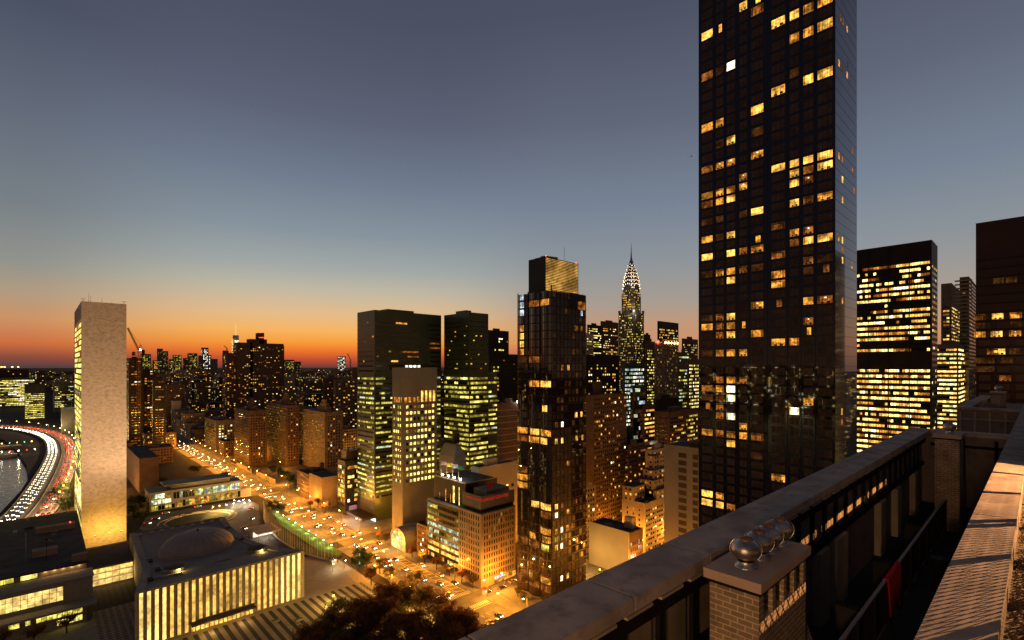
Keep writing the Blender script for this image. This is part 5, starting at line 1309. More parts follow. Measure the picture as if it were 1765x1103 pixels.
# --- left shore group
T('hospital_block', 'wide riverside block with long bands of cream light at the left edge', (-190, bbox(40, 41, 60, 652, 1350)[1], 1930, 1990, ZP(652, 1350)), 'grey', win=dict(fh=4.2, bay=3.2, ww=2.8, wh=2.0, p=.8, run=.7, floorvar=.4, pal=[('y3', 4), ('w', 3), ('y2', 3)], bot=6, top=3), wx=False, ind=60)
T('dark_plant_block', 'long unlit block with four orange lamps along its roof at the left edge', (-260, bbox(40, 41, 50, 637, 1750)[1], 2480, 2540, ZP(637.5, 1750)), 'black', bulk=False, win=dict(fh=5, bay=6, ww=2.6, wh=2, p=.08, pal='home', bot=60))
G3 = PT(42, 1057)
r_ = T('green_lit_block', 'short tower with dark cap and strongly lit yellow-green floors near the expressway', (G3[0], PT(78, 1040)[0], G3[1], G3[1]+35, ZP(663, 1057)), 'black', 'office building', bulk=False, win=dict(fh=3.9, bay=3.0, ww=2.7, wh=2.1, p=.85, run=.6, floorvar=.3, pal=[('y3', 4), ('y2', 5)], bot=2, top=17), wx=False, ind=60)
G4 = PT(92, 1250)
T('lit_office_block', 'riverside office block with a bright top floor, touching the left edge of the marble slab', (G4[0], PT(130, 1250)[0], G4[1], G4[1]+40, ZP(662, 1250)), 'green', 'office building', bulk=False, win=dict(fh=4.2, bay=3.2, ww=2.8, wh=2.0, p=.6, run=.6, floorvar=.6, pal=[('y3', 3), ('g', 3), ('y2', 3)], bot=6, top=2), wx=False, ind=50)
a5 = PT(80, 839); c5 = PT(104, 839)
w = MB()
r_ = T('windowless_block', 'windowless two-toned box beside the bend of the expressway', (c5[0]+20, PT(124, 835)[0]+22, a5[1], a5[1]+40, ZP(705, 839)), 'pale', bulk=False)
w.box(c5[0]+2, c5[0]+19.99, a5[1], a5[1]+40, 0, ZP(706, 839), WALL['green']); ap(r_, w, 'annex')
for k in range(4):
    x = PT((3, 8, 21, 31)[k], 1745)[0]; y = 2479
    f_ = thing('roof_lamp', '%s orange lamp on the long unlit block at the left edge' % ['first', 'second', 'third', 'fourth'][k], 'lamp', (x, y, 113), 'orange roof lamps'); zt = ZP(637.5, 1750)
    w = MB(); w.bar((x, y, zt), (x, y, zt+9), .5, DARKM); ap(f_, w, 'post'); w = MB(); w.lathe(x, y, [(.1, zt+8), (2.2, zt+9.5), (2.2, zt+11), (.1, zt+12.5)], emat('lamp_far_orange', (1, .5, .12), 8, 0), 8); ap(f_, w, 'bulb')
# --- right of the bayed tower: midtown
T('office_tower', 'office tower with a bright line along its roof, left of the spire tower', bbox(1012, 1014, 1037, 560, 900), 'black', win=dict(fh=4, bay=2.8, ww=2.3, wh=1.9, p=.6, run=.6, floorvar=.5, pal=[('y2', 4), ('y3', 3), ('w', 1)], bot=60, top=2), wx=False)
T('office_tower', 'pale slab with thin lines of light touching the bayed tower', bbox(1008, 1010, 1023, 575, 760), 'pale', bulk=False, win=dict(fh=4, bay=2.8, ww=2.3, wh=1.4, p=.5, run=.6, pal='office', bot=30, top=6), wx=False)
T('office_tower', 'brownish office tower dotted with orange windows, between the bright-roofed tower and the spire tower', bbox(1035, 1038, 1066, 554, 950), 'brown', win=dict(fh=4, bay=3.2, ww=1.8, wh=1.7, p=.5, run=.4, floorvar=.4, pal='office_amber', bot=60, top=9), wx=False)
T('dark_dotted_block', 'dark block with scattered orange dots below the spire tower', bbox(1009, 1011, 1067, 613, 560), 'black', win=dict(fh=3.6, bay=3.8, ww=2, wh=1.7, p=.3, run=.2, pal='office_amber', bot=30, top=8), wx=False)
T('gothic_topped_tower', 'narrow dark tower with a pointed green top, right of the spire tower', bbox(1109, 1111, 1121, 577, 760), 'darkbrick', win=dict(fh=3.8, bay=3, ww=1.6, wh=1.7, p=.3, pal='office', bot=30, top=12), wx=False)
T('ribbon_lit_block', 'narrow yellow-lit block between the gothic tower and the red-beacon tower', bbox(1112, 1114, 1129, 589, 640), 'brown', win=dict(fh=3.6, bay=2.4, ww=1.9, wh=1.7, p=.62, run=.3, pal='office', bot=6, top=10), wx=False)
T('round_topped_tower', 'dark office tower with a gently curved top standing behind the red-beacon tower', bbox(1133, 1136, 1169.5, 554, 760), 'black', win=dict(fh=4, bay=3, ww=1.6, wh=1.8, p=.42, pal='office_amber', bot=60, top=8), wx=False, bulk=False)
rb = bbox(1128, 1145, 1168, 592, 600)
PIER = pmat('pale_pier_stone', (.3, .23, .16), .85, 0, .1, .1)
r_ = T('piered_tower', 'tan tower with vertical stone piers, orange lamps along the roof and one red beacon', rb, PIER, win=dict(fh=3.6, bay=2.2, ww=1.1, wh=1.8, p=.35, pal=[('a1', 3), ('y1', 3), ('y2', 2)], bot=20, top=6), ind=30)
x0, x1, y0, y1, z1 = rb; w = MB()
for k in range(8): w.box(x0+k*(x1-x0)/8, x0+k*(x1-x0)/8+.7, y0-.35, y0-.02, 0, z1-2, PIER)
for k in range(9): w.box(x0-.35, x0-.02, y0+k*(y1-y0)/9, y0+k*(y1-y0)/9+.8, 0, z1-2, PIER)
ap(r_, w, 'pier'); w = MB()
for k in range(5): w.lathe(x0+2+k*(x1-x0-3)/4, y0-.5, [(.1, z1), (.8, z1+.8), (.8, z1+1.6), (.1, z1+2.4)], MATS['lamp_orange'], 8)
w.lathe(x0-.5, y0+.6*(y1-y0), [(.1, z1), (1.6, z1+1.6), (1.6, z1+2.6), (.1, z1+4.4)], MATS['lamp_red'], 8); ap(r_, w, 'roof_lamp')
T('green_ribbon_block', 'block with greenish-white ribbon windows between the piered tower and the grid-lit tower', bbox(1167, 1169, 1188, 608, 540), 'green', win=dict(fh=3.6, bay=2, ww=1.9, wh=1.6, p=.5, run=.7, floorvar=.7, pal=[('g', 4), ('y1', 3), ('y2', 2)], bot=10), wx=False)
T('office_tower', 'amber office tower in the gap beside the dark glass tower', bbox(1175, 1177, 1203, 584, 800), 'brown', win=dict(fh=3.8, bay=2.8, ww=2.0, wh=1.7, p=.5, run=.5, pal='office', bot=40, top=5), wx=False)
T('grid_lit_tower', 'tower covered in small square yellow lights touching the dark glass tower', bbox(1184, 1186, 1206, 620, 470), 'brown', win=dict(fh=3.3, bay=2.4, ww=1.3, wh=1.5, p=.8, pal=[('y3', 4), ('w', 2), ('y2', 2)], bot=20, top=3), wx=False, ind=60)
r_ = T('silver_lit_block', 'glass block with cold white lights and a red line, below the spire tower', bbox(1073, 1076, 1111, 628, 480), 'green', win=dict(fh=3.8, bay=2.4, ww=1.7, wh=1.9, p=.85, run=.2, pal='cool', bot=55, top=1, em=.4), wx=False, ind=40)
T('silver_lit_block', 'grey glass block with vertical seams under the cold-lit one', bbox(1086, 1091, 1113, 666, 440), 'green', win=dict(fh=3.8, bay=2.0, ww=1.7, wh=3, p=.5, run=.6, pal=[('b', 1), ('g', 1), ('a0', 6)], bot=10, top=1, em=.4), bulk=False)
T('amber_ribbon_block', 'office block with warm broken ribbons of light at the foot of the piered tower', bbox(1108, 1110, 1129, 701, 420), 'brown', win=dict(fh=3.6, bay=2.2, ww=1.9, wh=1.6, p=.55, run=.5, pal='office_amber', bot=2, em=.4), wx=False)
ut = bbox(1009, 1022, 1080, 683, 330)
r_ = T('brown_apartment_slab', 'tall brown apartment slab with small scattered amber windows right of the bayed tower', ut, 'brown', 'apartment tower', bulk=False, win=dict(fh=2.95, bay=2.3, ww=1.25, wh=1.35, p=.2, pal='home', bot=4, top=1.2), wx=False, ind=100)
x0, x1, y0, y1, z1 = ut; w = MB(); w.box(x0+5, x0+14, y0+3, y1-2, z1+.1, z1+9.5, WALL['darkbrick']); ap(r_, w, 'bulkhead')
T('low_grid_block', 'short pale-framed apartment block squeezed at the foot of the brown slab', bbox(1004, 1006, 1027, 843, 300), 'tan', win=dict(fh=3.1, bay=2.4, ww=1.5, wh=1.5, p=.12, pal='home', bot=2), wx=False)
# stepped apartment house
SV = pmat('cream_brick', (.4, .32, .23), .9, 0, .1, .15, kind=dict(w=1.2, h=.6, m=.03, v=.93))
st = bbox(1072, 1112, 1174, 870, 300)
x0, x1, y0, y1, z1 = st
r_ = T('stepped_apartment_house', 'cream apartment house stepping back in terraces, rows of warm windows, above the blank yellow wall', st, SV, 'apartment building', bulk=False, win=dict(fh=2.95, bay=2.5, ww=1.7, wh=1.25, sill=.8, p=.3, pal=[('a2', 3), ('a3', 2), ('a1', 3), ('w', 1)], bot=1, top=.6, em=.5), wx=dict(bay=4.2, ww=.9, p=.25), ind=70)
W_ = x1-x0; Dp = y1-y0
tiers = [(.30, 1.0, .0, .85, 5.9), (.30, .80, .12, .8, 11.8), (.0, .28, .45, 1, 9), (.36, .72, .2, .7, 17.5), (.42, .6, .3, .6, 26)]
for k, (a, c, e, f_, dz) in enumerate(tiers):
    w = MB(); bx_ = (x0+W_*a, x0+W_*c-.02*k, y0+Dp*e+.3+.02*k, y0+Dp*f_-.3-.02*k)
    w.box(*bx_, z1+.1, z1+dz, SV); w.box(bx_[0]-.1, bx_[1]+.1, bx_[2]-.1, bx_[3]+.1, z1+dz, z1+dz+.6, WALL['roof']); o = ap(r_, w, 'setback_storey')
    add_windows(r_, [('-Y', bx_[2], cells(bx_[0]+.4, bx_[1]-.4, z1, z1+dz, 2.95, 2.6, 1.5, 1.3, .8, p=.35, pal=[('a2', 3), ('a3', 1), ('a1', 3), ('g', 1)])), ('-X', bx_[0], cells(bx_[2]+.4, bx_[3]-.4, z1, z1+dz, 2.95, 3.2, 1.3, 1.3, .8, p=.3, pal='home'))])
w = MB()
for k in range(18):
    a = random.random(); w.lathe(x0+W_*random.uniform(.02, .3), y0+Dp*random.uniform(.0, .4), [(.1, z1+.1), (.7, z1+.8), (.5, z1+1.6), (.05, z1+2)], pmat('terrace_plants', (.04, .06, .02), .9, 0, .3, 1), 7)
ap(r_, w, 'terrace_plant')
bw = bbox(1016, 1084, 1108, 922, 268)
r_ = T('blank_wall_house', 'low house whose blank side wall glows yellow in lamplight, beside the bayed tower', (bw[0], bw[1], bw[2], bw[3], bw[4]), 'darkbrick', 'house', bulk=False, win=dict(fh=3.3, bay=1.9, ww=.8, wh=1.9, p=.55, pal=[('b', 2), ('w', 2), ('g', 1)], bot=2, top=4), wx=False, ind=12)
w = MB(); w.box(bw[0]-.35, bw[0]-.01, bw[2]-.2, bw[3]+.2, 0, bw[4]+1.4, WALL['pale']); ap(r_, w, 'side_wall')
w = MB(); w.box(bw[0]+9, bw[0]+13, bw[2]+4, bw[2]+9, bw[4]+.1, bw[4]+6, WALL['pale']); w.box(bw[0]+2, bw[0]+6, bw[2]+14, bw[2]+18, bw[4]+.1, bw[4]+1.5, WALL['grey']); ap(r_, w, 'bulkhead')
w = MB(); w.box(197, 229, 150, 181, .14, .3, PAVE); tag(w.build('courtyard_pavement'), kind='structure')
for k, (x, y) in enumerate(((214, 172), (212, 158))):
    f_ = thing('street_lamp', ['yard lamp lighting the blank yellow wall, further one', 'yard lamp lighting the blank yellow wall, nearer one'][k], 'street lamp', (x, y, 0))
    w = MB(); w.bar((x, y, 0), (x, y, 7), .1, DARKM); ap(f_, w, 'pole'); w = MB(); w.lathe(x, y, [(.05, 7), (.3, 7.1), (.3, 7.4), (.05, 7.5)], MATS['lamp_orange'], 8); ap(f_, w, 'bulb'); lamp_light(f_, (x, y, 7.9), 7500, (1, .55, .12), .4)
wf = (218, 236, 100, 124.5, 75)
r_ = T('plain_apartment_slab', 'tall plain cream slab with two dark window columns, left of the dark glass tower', wf, 'pale', 'apartment tower', bulk=False)
w = MB()
for (a, c) in ((113, 117), (107.5, 110)):
    for k in range(20): z = 4+k*3.5; w.face(rect_quad('-X', wf[0]-.06, a, c, z, z+2.2), pmat('curtained_pane', (.12, .07, .045), .5, 0, .3, .3))
ap(r_, w, 'window')
w = MB(); w.box(wf[0]+2, wf[0]+9, wf[2]+3, wf[2]+12, wf[4]+.1, wf[4]+3, WALL['brown']); ap(r_, w, 'bulkhead')
T('terraced_block', 'dark terraced apartment block with planted balconies, behind the stepped cream house', bbox(1078, 1082, 1114, 770, 345), 'brown', win=dict(fh=3.3, bay=2.8, ww=1.8, wh=1.5, p=.2, pal='home', bot=2), ind=20)
r_ = T('white_roof_house', 'whitish apartment block with a floodlit rooftop hut, behind the stepped cream house', bbox(1112, 1124, 1154, 778, 340), 'pale', win=dict(fh=3.1, bay=2.8, ww=1.2, wh=1.4, p=.2, pal='home', bot=2), ind=20)
w = MB(); bq = bbox(1113, 1120, 1134, 752, 352); w.box(bq[0], bq[1], bq[2], bq[3], 60, bq[4]-6, WALL['pale']); ap(r_, w, 'rooftop_hut'); lamp_light(r_, (bq[0]+2, bq[2]-3, bq[4]-8), 700, (.95, 1, .8), .4)
T('red_brick_block', 'dark red brick block with yellow window rows, left of the dark glass tower', bbox(1128, 1153, 1204, 712, 400), 'brown', win=dict(fh=3.3, bay=2.6, ww=1.7, wh=1.4, p=.6, run=.3, pal=[('a2', 3), ('y2', 3), ('y3', 1)], bot=20, top=4), wx=dict(p=.03), ind=60)
T('dark_roof_block', 'dark unlit roofed block behind the red brick block', bbox(1126, 1130, 1170, 690, 450), 'black')
# --- right of the dark tower
yb = bbox(1466, 1606, 1616, 414, 304)
r_ = T('banded_office_tower', 'broad black office tower with dense golden window bands, right of the dark glass tower', (yb[0], yb[1], yb[2], yb[3], yb[4]), 'black', bulk=False, par=.3)
x0, x1, y0, y1, z1 = yb
c1 = cells(y0+.8, y1-.6, 20, ZP(632, 304), 3.55, 1.5, 1.3, 1.6, .9, p=.86, run=.45, floorvar=.25, pal=[('a2', 2), ('a3', 4), ('h', 6), ('y3', 1), ('w', .6), ('a1', 1)], dark=True)
c2 = cells(y0+.8, y1-.6, ZP(607, 304), z1-12, 3.55, 1.5, 1.3, 1.6, .9, p=.8, run=.45, floorvar=.3, pal=[('a2', 2), ('a3', 5), ('h', 4), ('y3', 1), ('w', .6), ('a1', 2)], dark=True)
add_windows(r_, [('-X', x0, c1+c2), ('-Y', y0, cells(x0+1, x1-1, 20, z1-14, 3.55, 2, 1.5, 1.5, .9, p=.12, pal='office_amber'))], 100)
w = MB()
for k in range(5): yy = y0+(y1-y0)*k/4; w.box(x0-.3, x0-.02, min(yy, y1-.5), min(yy, y1-.5)+.5, 0, z1, WALL['black'])
ap(r_, w, 'pier')
T('cream_banded_office', 'lower office block with cream light bands between the two big dark right-hand towers', bbox(1610, 1652, 1671, 594, 400), 'grey', 'office building', win=dict(fh=3.5, bay=2.2, ww=2.0, wh=1.5, p=.85, run=.6, floorvar=.4, pal=[('y3', 2), ('h', 5), ('w', 1), ('a3', 3)], bot=20, top=2, em=.3), ind=60)
T('louvred_office_tower', 'far office tower with dark top and one bright column, in the gap on the right', bbox(1622, 1640, 1660, 489, 520), 'grey', win=dict(fh=3.7, bay=2.6, ww=2.1, wh=1.7, p=.55, run=.4, pal=[('a3', 3), ('y3', 3), ('a1', 2)], bot=40, top=22), wx=dict(p=.6))
ba = bbox(1654, 1670, 1683, 478, 430)
r_ = T('balcony_tower', 'tower with stacked rounded balconies, peeping out beside the rightmost tower', ba, 'grey', 'apartment tower', win=dict(fh=3.3, bay=3, ww=2, wh=1.6, p=.1, pal='home_dim', bot=40))
w = MB()
for k in range(24): z = ba[4]-3-k*3.3; w.box(ba[0]-2.2, ba[0]-.02, ba[2]-2, ba[2]+9, z, z+1.1, WALL['conc'])
ap(r_, w, 'balcony')
rt = (272, 300, -34, 18, 170)
r_ = T('dark_apartment_tower', 'dark brown glass tower at the right edge with a few amber rooms', rt, pmat('brown_glass_skin', (.065, .032, .022), .12, 0, .2, .1, spec=.4), 'apartment tower', bulk=False, par=.3)
lit_r = {}
for (cx_p, cy_p, cl) in ((627, 505, 'a1'), (708, 497, 'a3'), (790, 493, 'a2'), (627, 587, 'a2'), (703, 587, 'a3'), (787, 577, 'a2'), (685, 632, 'a1'), (716, 635, 'a3'), (785, 632, 'a0'), (625, 685, 'a0'), (670, 685, 'a0'), (750, 682, 'a0'), (790, 530, 'a0'), (627, 530, 'a0'), (712, 322, 'a0'), (770, 318, 'a0'), (625, 735, 'a0'), (670, 730, 'a0'), (742, 775, 'a1')):
    px, py = 1450+cx_p/2.626, 360+cy_p/2.626; D = DX(px, rt[0]); Y = PT(px, D)[1]; z = ZP(py, D); z = round((z-1.2)/3.45)*3.45
    wd = 1.6 if cl != 'a0' else 1.5
    window_obj(r_, '-X', rt[0]-.06, Y-wd, Y+wd, z+.5, z+2.7, cl, nx=3)
w = MB()
for k in range(46):
    z = k*3.45; w.box(rt[0]-.1, rt[0]-.01, rt[2], rt[3], z-.3, z+.15, WALL['black'])
    for j in range(9): yy = rt[3]-2.6-j*5.2; w.face(rect_quad('-X', rt[0]-.03, yy-1.7, yy+1.7, z+.5, z+2.7), DPANE) if k < 39 else None
ap(r_, w, 'floor_band')
# ---- far skyline, each its own tower
sky_l = [(244.5, 260.4, 610, 'y', 'pale office tower with rounded shoulders, far left end of the distant skyline'), (264, 273, 621, 'a', 'squat distant tower glowing gold at its top'), (271.7, 280.8, 600.7, 'd', 'taller dark twin of a pair of slim towers on the far skyline'), (281, 290, 605, 'd', 'lower dark twin of a pair of slim towers on the far skyline'),
 (292, 299.5, 619, 'y', 'small distant tower left of the flat-topped yellow one'), (299.3, 313, 612, 'y', 'flat-topped yellowish tower on the far skyline'), (317, 325.5, 617, 'd', 'small dark distant tower in the middle of the far skyline'), (325.6, 340.3, 608.7, 'm', 'wide dark tower with a lit crown, far skyline centre'),
 (343, 348.6, 612.5, 'd', 'thin distant tower left of the white wavy one'), (348.8, 359.4, 599, 'w', 'slender bright white tower with red lights on top'), (359.6, 364.6, 612, 'w', 'small white-lit tower hugging the slender white one'), (364.8, 375.2, 618.5, 'n', 'plain unlit grey distant tower'), (385.5, 394, 604, 'm', 'narrow amber and white tower under construction, left of the tallest far tower'),
 (493.4, 507.5, 620, 'y', 'round-shouldered far tower right of the dark cluster'), (509.7, 518.8, 623, 'd', 'flat dark far tower beside the round-shouldered one'), (586, 596, 614, 'w', 'lone pale far tower with banded lights near the green glass tower')]
for i, (a, c, top, k_, lb_) in enumerate(sky_l):
    D = 4300+(i*137 % 500); bb_ = bbox(None, a+.6, c, top, D, 40) if False else None
    X0, Y0 = PT(a, D); X1 = PT(c, DY(c, Y0))[0]
    pal = {'y': [('y1', 4), ('y2', 3)], 'a': [('a2', 4), ('a3', 3)], 'd': [('y1', 5), ('y2', 1), ('a0', 3)], 'm': [('a1', 2), ('y2', 3), ('y1', 2)], 'w': [('b', 3), ('w', 4)], 'n': [('a0', 1)]}[k_]
    p = {'y': .6, 'a': .7, 'd': .3, 'm': .45, 'w': .6, 'n': .05}[k_]
    T('distant_tower', lb_, (X0, X1, Y0, Y0+max(30, X1-X0), ZP(top, D)), 'grey', bulk=False, far=True, group=None, win=dict(fh=12, bay=9, ww=6, wh=6, sill=3, p=p, pal=pal, bot=20, top=6, em=2, dark=False), wx=dict(p=p*.6))
D = 4900; X0, Y0 = PT(402.2, D); X1 = PT(413.6, DY(413.6, Y0))[0]; zt = ZP(577.5, D)
r_ = thing('distant_tower', 'tallest far tower, silvery with tapering facets and a thin mast', 'skyscraper', ((X0+X1)/2, Y0+30, 0))
w = MB(); s_ = (X1-X0)/2; cxx, cyy = (X0+X1)/2, Y0+s_
b8 = [(-1, -1), (0, -1), (1, -1), (1, 0), (1, 1), (0, 1), (-1, 1), (-1, 0)]; t8 = [(-.5, -.5), (0, -1), (.5, -.5), (1, 0), (.5, .5), (0, 1), (-.5, .5), (-1, 0)]
w.raw([(cxx+p[0]*s_, cyy+p[1]*s_, 0) for p in b8]+[(cxx+p[0]*s_*.92, cyy+p[1]*s_*.92, zt) for p in t8], [tuple(range(8, 16))]+[(i, (i+1) % 8, 8+(i+1) % 8, 8+i) for i in range(8)], pmat('silver_glass', (.45, .48, .5), .35, .2, .1, .01)); ap(r_, w, 'shaft')
w = MB(); w.bar((cxx, cyy, zt), (cxx, cyy, zt+124), 3, emat('mast_light', (1, .9, .8), .8, 0), 5, 1.2); ap(r_, w, 'mast')
add_windows(r_, [('-Y', cyy-s_*1.02, [c_ for c_ in cells(X0+6, X1-6, 230, zt-40, 12, 7, 5, 8, 2, p=.75, pal='white', dark=False)]), ('-X', cxx-s_*1.02, cells(cyy-s_+4, cyy+s_-4, 230, zt-30, 12, 7, 5, 8, 2, p=.5, pal='white', dark=False))])
# ================================================================== street lamps
OR = (1, .36, .03)
BULB = emat('lamp_sodium', (1, .5, .1), 45, 0)
BULBW = emat('lamp_white', (1, .9, .7), 45, 0)
def street_lamp(x, y, side, label, power=2600, col=OR, h=9.5, bulb=None, group='sodium lamps along the avenue', arm=2.4, z=0, br=.42):
    t_ = thing('street_lamp', label, 'street lamp', (x, y, z), group)
    w = MB(); w.bar((x, y, z), (x, y, z+h-.6), .12, WALL['grey'], 8, .07); w.bar((x, y, z+h-.6), (x+side*arm, y, z+h), .06, WALL['grey'], 6, .04); w.build('pole', t_)
    xb = x+side*arm
    w = MB(); w.box(xb-.3, xb+.5, y-.18, y+.18, z+h-.05, z+h+.15, WALL['grey']); w.build('lamp_head', t_)
    w = MB(); w.lathe(xb+.1, y, [(.01, z+h-.05-br*1.1), (br*.8, z+h-.05-br*.8), (br, z+h-.05-br*.4), (br*.8, z+h-.06)], bulb or BULB, 8); w.build('bulb', t_)
    if power: lamp_light(t_, (xb+.1, y, z+h-.05-br*1.1-.15), power*(7 if power >= 1200 else 1.6), col, .3)
    return t_
LL = 'sodium street lamp over the avenue'
nl = 0
for k in range(26):
    y = 150+k*27
    if not (470 < y < 494 or 186 < y < 196): street_lamp(159.2, y+9, -1, 'orange street lamp on the building side of the avenue', 2600 if y < 400 else 1300)
    if k > 3: street_lamp(137.8, y-4, 1, 'orange street lamp on the garden side of the avenue', 2600)
for (px, py, lbl) in ((490, 818, 'orange lamp near the dark street trees below the brick towers'), (411, 806, 'orange lamp at the far green verge'), (520, 842, 'lamp among the trees left of the plain block'), (390, 790, 'lamp at the foot of the darkest brick tower'), (365, 740, 'lamp where the avenue narrows'), (382, 722, 'twin lamp at the far bend')):
    x, y = GP(px, py+18, 0); street_lamp(x, y, -1, lbl, 2600, group=None)
street_lamp(171, 186.5, -1, 'bright orange corner lamp between the tan stone block and the bayed tower', 3500, group=None)
street_lamp(150, 171, 1, 'orange lamp glimpsed at the lower crossing behind the parapet', 2500, group=None)
for k, y in enumerate((214, 232, 250)): street_lamp(133.5, y-3, -1, 'orange lamp glowing among the garden-side trees', 1500, h=6, group='lamps among the garden trees')
for k, (px, py) in enumerate(((365, 871), (376, 869), (388, 867))):
    x, y = GP(px, py+16); street_lamp(x, y, 1, ['left lamp of three in a row before the library', 'middle lamp of three in a row before the library', 'right lamp of three in a row before the library'][k], 1200, (1, .62, .2), 6, BULB, 'three lamps before the library', .8)
for k, (x, y) in enumerate(((112, 445), (117, 449), (121, 452), (115, 455), (119, 441), (124, 446))):
    street_lamp(x, y, 1, 'bright white lamp at the busy gate right of the library', 900, (1, .9, .6), 3.5, BULBW, 'white lamps at the library gate', .5)
for k, (x, y) in enumerate(((120, 273), (124, 268), (117, 268))):
    street_lamp(x, y, 1, 'small white lamp at the lower garden gate', 500, (1, .85, .5), 4.5, BULBW, 'white lamps at the lower gate', .4, br=.28)
for ys in (102, 190, 270, 306, 398, 566, 646):
    for k in range(6):
        x = 190+k*42
        if not (x < 210 and ys == 190): street_lamp(x, ys+4, 0.01, 'orange street lamp down in a side street between the blocks', 2600, group='side street lamps', arm=1.2)
for k in range(9): street_lamp(236, 60+k*34+17 if k > 3 else 128+k*6, -1, 'orange street lamp in the yards behind the bayed tower', 2400, group='yard lamps')
for k, (x, y) in enumerate(((256, 160), (256, 175), (286, 157), (312, 157), (209, 112), (252, 196), (206, 128))):  # yard lamps added as fill to lift the dim facades
    street_lamp(x, y, .01, 'orange yard lamp at the foot of the cream apartment houses', 3000, group='lamps below the cream houses', arm=1, h=12)
# lamps along the expressway
EL = emat('lamp_amber_far', (1, .6, .2), 40, 0)
FO = offs(FC, -17); FI = offs(FC, 17)
for i in range(18, len(FC)-8, 4):
    p = FO[i]; street_lamp(p.x, p.y, -1, 'amber lamp on the outer edge of the curving expressway', 3200, (1, .6, .25), 11, EL, 'lamps along the expressway', 3, z=0, br=.5)
for i in range(4): street_lamp(24+i*9, 520+i*18, -1, 'orange lamp among the dark trees beside the marble slab', 2000, OR, 7, BULB, 'lamps behind the marble slab')

# ================================================================== cars, parked on their lanes at rest
HL = emat('headlight_glow', (1, .86, .6), 17, 0); HLF = emat('headlight_glow_far', (1, .9, .7), 34, 0); TLt = emat('taillight_glow', (1, .03, .015), 14, 0)
TYRE = pmat('tyre', (.02, .02, .02), .9); CARG = pmat('car_glass', (.02, .02, .025), .1, 0, .1, 1, spec=.6)
def car_proto(col, big=1.0, head=True):
    paint = pmat('car_paint_%d' % int(sum(col)*1000), col, .35, .2, .05, .5, spec=.5)
    r_ = thing('car', 'car', 'car', (0, 0, 0))
    w = MB(); sec = [(-2.25, .35, .62, .78), (-2.1, .3, .8, .88), (-1.2, .28, .92, .92), (1.4, .28, .95, .92), (2.15, .3, .82, .86), (2.3, .38, .62, .76)]
    vs = []
    for y, a, c, hw in sec: vs += [(-hw, y, a), (hw, y, a), (hw, y, c-.12), (hw*.86, y, c), (-hw*.86, y, c), (-hw, y, c-.12)]
    fs = [tuple(range(6)), tuple(range(30, 36))[::-1]]
    for j in range(5):
        for i in range(6): fs.append((j*6+i, (j+1)*6+i, (j+1)*6+(i+1) % 6, j*6+(i+1) % 6))
    w.raw(vs, fs, paint); w.build('body', r_)
    w = MB(); w.raw([(-.8, -1.0, .9), (.8, -1.0, .9), (.8, 1.75, .92), (-.8, 1.75, .92), (-.62, -.3, 1.42), (.62, -.3, 1.42), (.62, 1.15, 1.42), (-.62, 1.15, 1.42)], [(0, 1, 5, 4), (1, 2, 6, 5), (2, 3, 7, 6), (3, 0, 4, 7)], CARG)
    w.face([(-.63, -.32, 1.425), (.63, -.32, 1.425), (.63, 1.17, 1.425), (-.63, 1.17, 1.425)], paint); w.build('cabin', r_)
    for sx_ in (-1, 1):
        for yy in (-1.45, 1.4): w = MB(); w.bar((sx_*.72, yy, .33), (sx_*.93, yy, .33), .33, TYRE, 12); w.build('wheel', r_)
        w = MB(); w.raw([(sx_*.62-.16*big, -2.28, .55-.02), (sx_*.62+.16*big, -2.28, .53), (sx_*.62+.16*big, -2.26, .53+.22*big), (sx_*.62-.16*big, -2.26, .53+.22*big),
                         (sx_*.62-.16*big, -2.1, .8+.04), (sx_*.62+.16*big, -2.1, .84)], [(0, 1, 2, 3), (3, 2, 5, 4)], HL); w.build('headlight', r_)
        w = MB(); w.box(sx_*.62-.17*big, sx_*.62+.17*big, 2.2, 2.34, .6, .6+.2*big, TLt); w.build('taillight', r_)
    return r_
cols_ = [(.02, .02, .022), (.45, .45, .45), (.55, .38, .03), (.12, .13, .15), (.25, .03, .02)]
protos = [car_proto(c) for c in cols_]
used = set()
def put_car(x, y, rz, label, group, z=.02):
    i = random.choices(range(5), (4, 3, 3, 3, 1))[0]
    p = protos[i]
    if i in used: o = copy_tree(p, (x, y, z), rz, label=label)
    else: used.add(i); o = p; o.location = (x, y, z); o.rotation_euler = (0, 0, rz); o['label'] = label
    o['group'] = group; WL[o.name] = (x, y, z); return o
# front is -Y: towards the viewer on the avenue
for lane in (141, 144, 147.2, 150.6):
    y = 160+random.uniform(0, 12)
    while y < 860:
        if 474 < y < 494: y += 10; continue
        gap = 22 if (y > 640 or lane in (144, 147.2)) else 40
        put_car(lane+random.uniform(-.2, .2), y, 0, 'car with lit headlights coming up the avenue', 'cars on the avenue'); y += gap*random.uniform(.6, 1.7)
for y in (290, 318, 341, 352, 366, 210, 214+9, 241): put_car(156.8, y, 0, 'car stopped at the building-side kerb of the avenue', 'cars at the kerb')
for (x, y, a) in ((56, 441, .6), (62, 450, 1.1), (70, 462, 1.4), (92, 466, 1.6), (103, 381, .3), (107, 372, 3.1), (104, 330, .1), (121, 430, 2.2), (114, 402, .2)):
    put_car(x, y, a, 'car on the curving drive around the lawn circle', 'cars on the drive')
for k in range(5): put_car(162+k*9, 190+random.uniform(-2, 2), math.pi/2, 'car on the side street between the tan stone block and the bayed tower', 'cars on the side street')
def along(path, step):
    d = 0; out = []; nxt = 0
    for a, c in zip(path, path[1:]):
        l_ = (c-a).length
        while d+l_ >= nxt:
            t = (nxt-d)/l_; out.append((a+(c-a)*t, math.atan2((c-a).y, (c-a).x))); nxt += step*random.uniform(.75, 1.35)
        d += l_
    return out
n1 = n2 = 0
fcar = MB()
